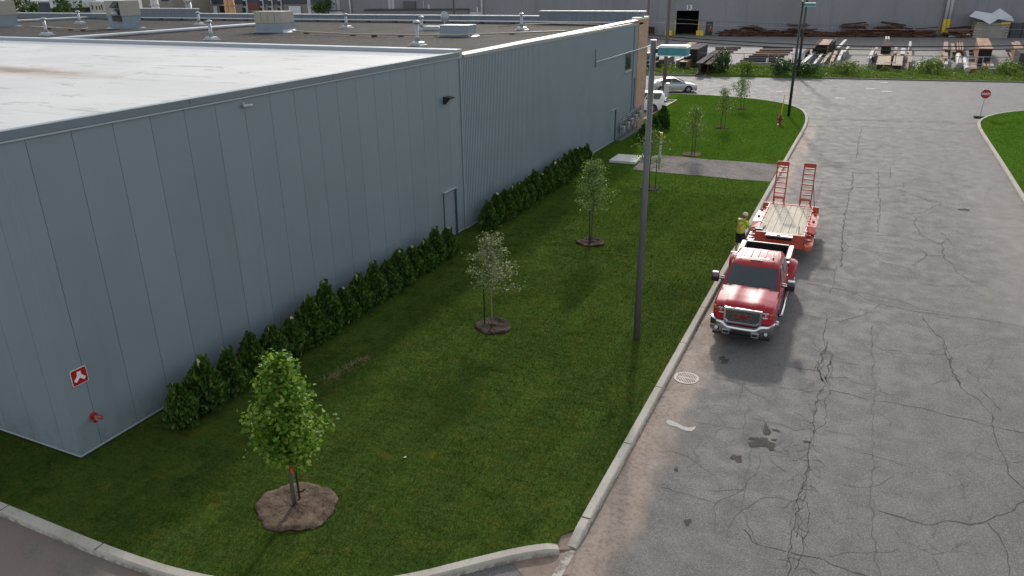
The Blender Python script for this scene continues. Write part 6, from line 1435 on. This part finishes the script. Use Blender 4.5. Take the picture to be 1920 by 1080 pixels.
B(S,(1916,92),(1907,77),.5,1.5,RUSTP,'second long rust beam at the right edge of the picture')
B('steel_slab',(1922,100),(1912,92),.9,2.0,GREYB,'tall grey slab at the right edge in front of the rust beams','steel slab','slab')
B('box_girder',(1296,92),(1316,82),1.7,2.1,GREYB,'big dark plate girder behind the teal lamp head','steel girder','box')
B(S,(1268,113),(1288,104.5),.42,.9,PRIM,'white topped dark beam below the teal lamp head')
B(S,(1252,107.5),(1265,102),.4,.9,PRIM,'short white topped beam right of the wooden pole')
B('steel_slab',(1281,115.5),(1294,110),.9,.8,TANB,'tan topped slab below the teal lamp head','steel slab','box')
B(S,(1311,118),(1343,95),.8,1.3,GREYB,'long grey brown girder left of the round bush')
B(S,(1327,120),(1349,100),.7,1.1,RUSTD,'long brown girder just behind the round bush')
B('scrap_bundle',(1283,87),(1304,78),1.2,.5,RUST,'tangle of rusty plates on top of the big dark girder','bundle','bundle',1.6)
for i,(x0,y0,x1,y1,m_) in enumerate(((1210,100,1226,92,RUSTP),(1211,107,1228,98,RUSTD),(1214,114,1236,104,GREYB),(1216,121,1240,112,GREYB),(1236,114,1250,109,GREYB))):
    B(S,(x0,y0),(x1,y1),.5,.7,m_,['rust striped beam topmost of the pile between brick pier and wooden pole','dark rust beam second of the pile by the brick pier','grey beam third of the pile by the brick pier','lowest grey beam of the pile by the brick pier','short grey beam just left of the wooden pole'][i])
# timber skids laid out empty
sk=0
def skid(x0,x1,y,lab,m_=TIMB):
    p=gp(x0,y,-.1);q=gp(x1,y,-.1); b=MB(); b.bar(p+Vector((0,0,.14)),q+Vector((0,0,.14)),.28,.28); tag(origin_to(b.build('skid',m_),p),lab,'skid','timber skids laid out in the yard')
for i,(x0,x1,y) in enumerate(((1341,1389,91.5),(1341,1383,95),(1342,1375,98.5),(1346,1369,102))): skid(x0,x1,y,ORD[i]+' timber skid from the back in the small set left of the wide empty set',RUSTP if i==2 else TIMB)
for i,(x0,x1,y) in enumerate(((1430,1486,91),(1424,1486,96),(1417,1481,99.5),(1411,1477,103.5),(1404,1470,107.5),(1394,1463,112),(1387,1457,116.5),(1380,1450,121.5),(1369,1444,127))): skid(x0,x1,y,ORD[i]+' timber skid from the back in the wide empty set left of the dark pole',(TIMB,RUSTD,RUSTP,RUSTP,GREYB,GREYB,RUSTD,CON,GREYB)[i])
for i,y in enumerate((98,103,108,114,119,125,130)): skid(1817,1840,y,ORD[i]+' timber skid from the back under the white cylinders and orange girder')
for i,y in enumerate((97,102,107)): skid(1886+i*3,1896+i*3,y,ORD[i]+' timber skid from the back beside the rust beams at the right edge')
b=MB(); p=gp(1438,119,-.1); b.bb((p.x-.14,p.y-.08,-.1),(p.x+.14,p.y+.08,.55)); tag(origin_to(b.build('marker_block',SWH),p),'small white marker block standing among the empty skids','marker')
# ---- the grey factory
FW0=gp(1320,66,-.1); FW1=gp(1780,68.5,-.1); FE=(FW1-FW0); FE.z=0; FE.normalize(); FN=Vector((-FE.y,FE.x,0))
def fwx(px,py):       # hit the factory's front wall plane: distance along the wall, height
    d=Vector(ray(px,py)); t=(FW0-Vector((0,0,CAMH))).dot(FN)/d.dot(FN); P=Vector((0,0,CAMH))+d*t; return (P-FW0).dot(FE),P.z
def fpt(s,z,o=0): return FW0+FE*s+FN*o+Vector((0,0,z-FW0.z))
sL=fwx(608,20)[0]; FH=15.0
def factory_mat():
    t=NT('factory_siding'); o=t.pos(); x,y,z=t.sep(o)
    u=t.math('ADD',t.math('MULTIPLY',x,FE.x),t.math('MULTIPLY',y,FE.y)); w=t.n('ShaderNodeMath',operation='SINE'); t.l(t.math('MULTIPLY',u,20.9),w.inputs[0])
    n=t.noise(t.mapv(o,(.12,.12,.05)),1.,5); n2=t.noise(t.mapv(o,(1.2,1.2,.06)),1.,4)
    c=t.ramp(n,[(.3,(.205,.208,.222)),(.7,(.265,.268,.283))]); c=t.mix(t.rng(n2,.5,.75,0,.3),c,(.14,.135,.135)); c=t.mix(t.rng(z,1.4,0.,0,.35),c,(.30,.31,.33))
    t.base(c); t.set(rough=.6,spec=.3); t.bump(w.outputs[0],.6,.04); return t.m
FACT=factory_mat()
fa=empty('factory',fpt(0,-.1),0,'huge grey sided factory across the street with dark loading doors','factory')
ds0,ztop=fwx(1269,20); ds1,_=fwx(1311,20); 
b=MB(); 
def fbox(b,s0,s1,z0,z1,o0,o1,mi=0):
    P=[fpt(s0,z0,o0),fpt(s1,z0,o0),fpt(s1,z0,o1),fpt(s0,z0,o1),fpt(s0,z1,o0),fpt(s1,z1,o0),fpt(s1,z1,o1),fpt(s0,z1,o1)]
    b.add(P,[(3,2,1,0),(4,5,6,7),(0,1,5,4),(1,2,6,5),(2,3,7,6),(3,0,4,7)],mi)
md0,mz=fwx(1326,42); md1,_=fwx(1335,42); Lg0,lz=fwx(880,22); Lg1,_=fwx(905,22)
fbox(b,sL,Lg0,-.2,FH,0,.4); fbox(b,Lg0,Lg1,lz,FH,0,.4); fbox(b,Lg1,ds0,-.2,FH,0,.4); fbox(b,ds0,ds1,ztop,FH,0,.4); fbox(b,ds1,md0,-.2,FH,0,.4); fbox(b,md0,md1,mz,FH,0,.4); fbox(b,md1,95,-.2,FH,0,.4)
fbox(b,sL,sL+.4,-.2,FH,.4,60); b.build('wall',FACT,fa,True)
b=MB(); fbox(b,sL,95,FH,FH+.3,-.05,60); b.build('roof',GALV,fa,True)
INT=pm('dark_interior',(.006,.007,.009),.9)
b=MB(); fbox(b,ds0-2,ds1+2,-.15,ztop+1,7,7.2); fbox(b,ds0-2,ds0-1.8,-.15,ztop+1,.41,7); fbox(b,ds1+1.8,ds1+2,-.15,ztop+1,.41,7); fbox(b,ds0-2,ds1+2,ztop+1,ztop+1.2,.41,7); fbox(b,Lg0-.5,Lg1+.5,-.15,lz+.5,3,3.2); fbox(b,Lg0-.5,Lg1+.5,lz+.5,lz+.7,.41,3); b.pieces('interior',INT,fa,world=True)
b=MB(); fbox(b,md0,md1,-.1,mz,.1,.14); b.build('side_door',pm('door_dark',(.05,.055,.06),.6),fa,True)
b=MB(); fbox(b,md0-.18,md0,-.1,mz+.15,-.06,.1); fbox(b,md1,md1+.18,-.1,mz+.15,-.06,.1); fbox(b,md0,md1,mz,mz+.15,-.06,.1); b.build('door_frame',pm('frame_dark',(.025,.027,.03),.6),fa,True)
YB=pm('yellow_guard',(.50,.36,.04),.6,var=.2); 
b=MB(); fbox(b,ds0-.25,ds0-.002,-.1,2.9,-.1,.1); fbox(b,ds1+.002,ds1+.25,-.1,2.6,-.1,.1); b.pieces('door_guard',YB,fa,world=True)
s_,z_=fwx(1292,14.5); o=text_mesh('13',1.35,SWH,'number',fa,.02,.03); M=Matrix.Translation(fpt(s_,z_,-.03)-Vector(fa.location))@Matrix.Rotation(math.atan2(FE.y,FE.x),4,'Z')@Matrix.Rotation(R(90),4,'X'); o.matrix_local=M
s_,z_=fwx(895,18.5); o=text_mesh('1',1.5,SWH,'number',fa,.02,.03); o.matrix_local=Matrix.Translation(fpt(s_,z_,-.03)-Vector(fa.location))@Matrix.Rotation(math.atan2(FE.y,FE.x),4,'Z')@Matrix.Rotation(R(90),4,'X')
b=MB(); fbox(b,Lg0+.02,Lg1-.02,lz-1.3,lz,.15,.2); b.build('shutter',pm('shutter_white',(.50,.51,.52),.6),fa,True)
LTP=pm('light_panel',(.42,.44,.46),.5)
for x0,x1 in ((620,629),(631,637),(728,733),(734,739)):
    b=MB(); a0=fwx(x0,6)[0];a1=fwx(x1,6)[0]; fbox(b,a0,a1,4 if x0<700 else 5,FH,-.06,-.002); b.build('translucent_panel',LTP,fa,True)
b=MB(); a0,az=fwx(617,21);a1,_=fwx(642,21); fbox(b,a0,a1,-.1,az,-.07,-.002); b.build('loading_door',pm('loading_white',(.55,.55,.55),.6),fa,True)
b=MB(); fbox(b,a0-.2,a1+.2,az,az+.18,-.12,-.002); b.build('door_lintel',pm('frame_dark',(.025,.027,.03),.6),fa,True)
for x0,x1,zb_ in ((670,660,2.),(911,905,2.)):
    b=MB(); s0=fwx(x1,33)[0]; b.tube([fpt(s0,-.1,-.5),fpt(s0,FH-.5,-.5)],.22,8); b.build('downpipe',pm('pipe_pale',(.50,.52,.54),.5),fa,True,smooth=True)
# low annex in front of the factory, with roof plant
an=None; s0,z0=fwx(690,21); s1,z1=fwx(880,19.5)
e=empty('annex',fpt(s0,-.1,-8),0,'low dark flat roofed annex in front of the grey factory','annex')
b=MB(); P0=at_y(684,20.5,150);P1=at_y(878,20,158)
dv=(P1-P0); dv.z=0; L_=dv.length; dv.normalize(); nv=Vector((-dv.y,dv.x,0))
def abox(b,u0,u1,z0,z1,o0,o1):
    f=lambda u,o,z: P0*1+dv*u+nv*o+Vector((0,0,z-P0.z)); P=[f(u0,o0,z0),f(u1,o0,z0),f(u1,o1,z0),f(u0,o1,z0),f(u0,o0,z1),f(u1,o0,z1),f(u1,o1,z1),f(u0,o1,z1)]
    b.add(P,[(3,2,1,0),(4,5,6,7),(0,1,5,4),(1,2,6,5),(2,3,7,6),(3,0,4,7)])
za=P0.z; abox(b,0,L_,-.2,za,0,8); b.build('wall',pm('annex_wall',(.17,.17,.18),.75,var=.12,sc=.5),e,True)
b=MB(); abox(b,-.2,L_+.2,za,za+.3,-.15,8); b.build('roof_edge',pm('edge_dark',(.05,.05,.052),.7),e,True)
b=MB(); u=(at_y(755,20,154)-P0).dot(dv);u2=(at_y(776,20,154)-P0).dot(dv); abox(b,u,u2,za+.31,za+1.9,2,4); b.build('roof_unit',pm('unit_brown',(.10,.095,.09),.7),e,True)
b=MB(); u=(at_y(800,20,155)-P0).dot(dv); abox(b,u,u+.5,za+.31,za+1.2,2,2.5); u=(at_y(792,20,155)-P0).dot(dv); abox(b,u,u+.12,za+.31,za+2.0,2,2.12); b.build('vent',pm('vent_pale',(.5,.5,.5),.6),e,True)
# yellow guarded pipes and blocks by the factory wall
for k,px in enumerate((1766,1773)):
    p=wallfoot(px,.8); e=empty('guarded_pipe',p,0,('left' if k==0 else 'right')+' one of two tall white pipes with yellow feet against the factory','pipe','tall white pipes at the factory')
    b=MB(); b.tube([(0,0,3.2),(0,.2,13.5)],.30,10); b.build('pipe',pm('pipe_pale2',(.52,.53,.56),.5),e,smooth=True); b=MB(); b.tube([(0,0,0),(0,0,3.2)],.34,10); b.build('yellow_guard',YEL,e)
for k,(px,py,w,l) in enumerate(((1313,63.5,1.4,'pair of yellow concrete guard blocks right of the big dark door'),(1255,63,1.2,'yellow concrete guard block left of the big dark door'))):
    p=wallfoot(px,1.2); b=MB(); 
    if k==0: b.bb((-.75,-.4,0),(-.02,.4,1.0)); b.bb((.02,-.4,0),(.75,.4,1.0))
    else: b.bb((-.7,-.4,0),(.7,.4,1.0))
    o=b.build('guard_block',YEL,bevel=.05); o.location=p; tag(o,l,'guard block')
p=wallfoot(1218,1.5); b=MB()
for k in range(7): b.box((-.9+.3*k,0,.9),(.22,1.2,1.6))
b.box((0,0,.15),(2.4,1.3,.25)); o=b.build('steel_bin',RUSTD); o.location=p; tag(o,'dark rusty bin by the factory wall left of the wooden pole','bin')
# rusty scrap heaped along the factory wall
def heap(px0,px1,py,h,label,seed,n=90,mats=(RUSTD,)):
    p0=wallfoot(px0,2.2);p1=wallfoot(px1,2.2); r=random.Random(seed); b=MB(); L=(p1-p0).length; d=(p1-p0).normalized()
    for k in range(n):
        f=r.random(); prof=h*(.45+.55*math.sin(math.pi*min(1,max(0,f))))*(.7+.5*math.sin(f*11+seed)); z=r.random()**1.3*max(.3,prof)
        c=p0+d*f*L+Vector((r.uniform(-.6,.6),r.uniform(-1.1,1.1),z+.1)); ln=r.uniform(1.2,4.5); a=r.uniform(-.45,.45)+STH
        b.box(c,(ln,r.uniform(.12,.6),r.uniform(.08,.35)),a,r.choice((0,0,1)) if len(mats)>1 else 0,r.uniform(-.15,.15),r.uniform(-.12,.12))
    o=b.build('scrap_heap',list(mats)); tag(origin_to(o,p0),label,'scrap heap','rusty scrap heaps along the factory wall')
RB=pm('rust_brown',(.115,.058,.042),.85,var=.4,sc=1)
heap(1357,1446,67,1.7,'leftmost long rusty scrap heap along the factory wall',1,120,(RUSTD,RB)); heap(1440,1540,69.5,1.9,'rusty scrap heap behind the two dark poles',2,130,(RUSTD,RB))
heap(1558,1640,70,2.1,'rusty scrap heap behind the first row of beams',3,120,(RUSTD,RB)); heap(1630,1742,70.5,2.2,'longest rusty scrap heap, left of the tall white pipes',4,140,(RUSTD,RB)); heap(1784,1812,69,1.6,'short rusty scrap heap right of the tall white pipes',5,40,(RUSTD,RB))
# tarped shelter, pallet stacks, drums and crates
p=wallfoot(1842,2.6); e=empty('tarp_shelter',p,STH,'shelter of pale panels under a white tarpaulin by the factory','shelter')
b=MB(); b.loft([[(-2.4,-1.5,0),(2.6,-1.5,0),(2.6,1.8,0),(-2.4,1.8,0)],[(-2.3,-1.4,2.9),(2.5,-1.4,2.7),(2.5,1.7,2.7),(-2.3,1.7,2.9)]]); b.build('panels',pm('shelter_panel',(.24,.225,.20),.8,var=.25,sc=.8),e)
b=MB(); b.add([(-4.1,-2.2,3.9),(-1.6,-1.8,3.2),(-.4,-2.3,2.5),(.9,-2.0,3.4),(3.6,-1.9,3.0),(-2.6,.2,4.75),(.2,.1,4.3),(1.4,.2,5.2),(3.9,.8,3.7),(-3,2.2,4.0),(1,2.2,4.2),(3.8,2.3,3.2)],[(0,1,5),(1,2,6,5),(2,3,6),(3,7,6),(3,4,8,7),(5,6,10,9),(6,7,10),(7,8,11,10)]); b.build('tarpaulin',pm('tarp_white',(.60,.62,.64),.5,var=.08),e,fix=False)
for k,(px,l) in enumerate(((1821,'stack of pallets at the left foot of the tarped shelter'),(1869,'stack of pallets with a yellow top right of the tarped shelter'))):
    p=wallfoot(px,3.5); e=empty('pallet_stack',p,STH,l,'pallets'); b=MB()
    for i in range(5):
        for j in range(4): b.box((-.55+.37*j,0,.5*i+.40),(.22,1.3,.06))
        b.box((0,-.5,.5*i+.2),(1.4,.14,.33)); b.box((0,.5,.5*i+.2),(1.4,.14,.33))
    b.build('pallet_boards',pm('pallet_wood',(.33,.29,.235),.9,var=.3),e)
    if k: b=MB(); b.box((0,0,2.65),(1.5,1.3,.35)); b.build('yellow_crate',YEL,e,bevel=.03)
p=wallfoot(1895,2.); b=MB()
for i in range(3): b.box((-1.9+1.9*i,0,1.3),(1.8,1.6,2.6))
o=b.build('crate',pm('crate_dark',(.055,.058,.062),.8,var=.25)); o.location=p; o.rotation_euler=(0,0,STH); tag(o,'row of dark crates right of the tarped shelter','crates')
b=MB(); p=wallfoot(1800,3)
for k in range(5):
    b.tube([(-2+.9*k+.4*math.cos(t_)*1.2,.4*math.sin(t_),.2+.12*k%2+.1*math.sin(3*t_)) for t_ in np.linspace(0,5.5,10)],.14,6)
o=b.build('hose_coil',pm('hose_pale',(.42,.42,.42),.7)); o.location=p; tag(o,'pale coiled hoses on the ground left of the tarped shelter','hose')
# ------------------------------------------------------------------ FAR LEFT BACKGROUND, seen over the roof
def bgbox(b,x0,x1,yt,Y,dep,zb=-.2,yb=None):
    p=at_y(x0,yt,Y); q=at_y(x1,yt,Y); z=min(p.z,q.z); z0=zb if yb is None else at_y((x0+x1)/2,yb,Y).z; b.bb((p.x,Y,z0),(q.x,Y+dep,z))
YBG=175
e=empty('industrial_building',at_y(325,10,YBG),0,'long beige and navy industrial building far beyond the roof','building'); e.location.z=-.2
BEI=pm('beige_block',(.235,.21,.17),.85,var=.08,sc=.3); NAV=pm('navy_siding',(.045,.055,.075),.6,var=.1,sc=.3); BRK=brick_material('red_block',(.16,.06,.05),(.19,.075,.06),(.2,.14,.12),1.,.5,.2)
b=MB(); bgbox(b,322,606,7.5,YBG,14); b.build('wall',BEI,e,True)
b=MB(); bgbox(b,322,606,-16,YBG-.25,14,0,7.4); b.build('navy_band',NAV,e,True)
for x0,x1 in ((333,352),(462,484),(588,600)):
    b=MB(); bgbox(b,x0,x1,5,YBG-.32,.05,0,18); b.build('brick_panel',BRK,e,True)
for x0,x1 in ((453,461),(485,492),(501,509),(519,526)):
    b=MB(); bgbox(b,x0,x1,-12,YBG-.40,.1,0,26); f=b.build('window',pm('win_frame',(.36,.38,.38),.5),e,True)
    b=MB(); w=(x1-x0); 
    for k in range(3): bgbox(b,x0+w*.12,x1-w*.12,-10+12*k,YBG-.44,.03,0,-1+12*k)
    o=b.build('pane',GLASSD,f); o.data.transform(Matrix.Translation(-Vector(e.location)))
for x0,x1 in ((384,406),(541,563)):
    b=MB(); bgbox(b,x0,x1,11.5,YBG-.36,.1); b.build('garage_door',pm('garage_white',(.58,.62,.66),.6),e,True)
b=MB(); bgbox(b,411,422,11,YBG-.34,.05,0,23); b.build('dark_opening',INT,e,True)
e=empty('beige_block_building',at_y(290,10,160),0,'plain beige block building behind the tall tan air unit','building'); e.location.z=-.2
b=MB(); bgbox(b,262,318,-16,160,18); b.build('wall',BEI,e,True)
b=MB(); bgbox(b,300,313,-14,159.9,.08,0,2); b.build('window',GLASSD,e,True)
ORS=pm('rust_stack',(.42,.19,.075),.8,var=.3,sc=.5,col2=(.55,.36,.22))
def stack(x0,y0,x1,y1,Y,r,mat,label,name='chimney',twin=False):
    p=at_y(x0,y0,Y); q=at_y(x1,y1,Y); e=empty(name,(q.x,Y,-.2),0,label,'stack'); b=MB()
    for s in ((-1,1) if twin else (0,)):
        b.tube([(s*r*.95,0,0),(s*r*.9,0,p.z+.2)],[r,r*.9],12)
    b.build('stack_pipe',mat,e,smooth=True)
    b=MB(); b.box((0,0,p.z+.25),(r*(4.2 if twin else 2.2),r*2.2,.25)); b.build('collar',mat,e)
    for k in range(3):
        b=MB(); b.box((0,0,1+k*(p.z/3)),(r*(4.1 if twin else 2.1),r*2.1,.12)); b.build('flange',mat,e)
    return e
stack(424,-14,433,31,120,.62,ORS,'pair of rust orange stacks in front of the beige building','chimney',True)
stack(286,-14,294,30,120,.5,pm('stack_white',(.52,.51,.50),.6,var=.15),'pair of white stacks with reddish feet left of the dark building gap','chimney',True)
stack(352,2,356,28,115,.35,GALV,'thin twin galvanised stack standing on the roof edge','chimney',True)
stack(577,-12,582,32,140,.35,GALV,'slim grey mast right of the white garage door','chimney')
e=empty('dark_building',at_y(100,10,150),0,'low dark slate building behind the left roof parapet','building'); e.location.z=-.2
b=MB(); bgbox(b,48,172,4.5,150,10); b.build('wall',pm('slate_wall',(.045,.05,.06),.7,var=.1,sc=.3),e,True); b=MB(); bgbox(b,44,190,1.5,149.8,10.4,0,4.4); b.build('roof_edge',GREYMEM,e,True)
e=empty('shipping_container',at_y(181,5,135),0,'cream container with small dark vents behind the raised parapet','container'); e.location.z=-.2
b=MB(); bgbox(b,166,196,3,135,7); b.build('container_body',pm('cream_cont',(.46,.44,.38),.6,var=.06),e,True)
b=MB()
for x in (171,179,185,189): bgbox(b,x,x+1.6,9+x%3,134.9,.08,0,18)
b.pieces('vent',DKG,e,world=True)
for k,(x0,x1,yt,l) in enumerate(((91,103,-2,'white box truck body behind the left parapet'),(109,123,-2,'white trailer body right of the white box truck'))):
    e=empty('box_truck',at_y(x0,10,130),0,l,'truck'); e.location.z=-.2; b=MB(); bgbox(b,x0,x1,yt,130,8,0,15); b.build('cargo_box',pm('truck_white',(.50,.53,.55),.5,var=.1),e,True)
    b=MB(); bgbox(b,x0+1,x1-1,15.2,130.2,7.5,0,23); b.build('chassis',BLACKT,e,True)
TREEG=leafmat('far_leaves',[(.02,.05,.012),(.05,.095,.02),(.10,.15,.035)],.5,.25,big=.6)
def fartree(px,Y,h,r,label,seed,n=900):
    p=at_y(px,10,Y); p.z=-.2; rng=np.random.default_rng(seed); e=empty('tree',p,0,label,'tree','far trees beyond the roof')
    b=MB(); b.tube([(0,0,0),(.1,0,h*.6)],[.22,.08],7); b.tube([(0,0,h*.3),(r*.5,.2,h*.62)],[.1,.03],5); b.tube([(0,0,h*.35),(-r*.5,-.1,h*.66)],[.1,.03],5); b.build('trunk',BARK,e)
    d=rng.normal(size=(n,3)); d/=np.linalg.norm(d,axis=1,keepdims=True); cl=rng.normal(size=(9,3))*np.array([r*.5,r*.5,h*.16])+np.array([0,0,h*.62]); C=cl[rng.integers(0,9,n)]+d*rng.uniform(.3,1,n)[:,None]*r*.55
    merged_leaves('crown',leaf_arrays(C,d+rng.normal(size=(n,3))*.5,.6*rng.uniform(.5,1.3,n),rng,.6),TREEG,e)
fartree(34,110,11.5,2.6,'bright green tree beside the leftmost air unit',1); fartree(56,118,9.5,2.2,'lower green tree right of the leftmost air unit',2); fartree(132,118,10.5,2.8,'green tree between the white trailer and the cream container',3); fartree(604,150,12,3.0,'green tree at the left corner of the grey factory',4); fartree(108,125,8.5,1.6,'small tree behind the white trailer body',5)
# street light behind the roof
p=at_y(851.5,30,100); light_pole((p.x,p.y,-.1),10.9,.15,.11,'distant dark street light with a teal head beyond the warehouse roof',POLED,hd=(1.1,.5,.22))
p=at_y(398,30,125); light_pole((p.x,p.y,-.1),9.9,.12,.09,'distant dark street light in front of the white garage door',POLED,hd=(1.1,.5,.22))
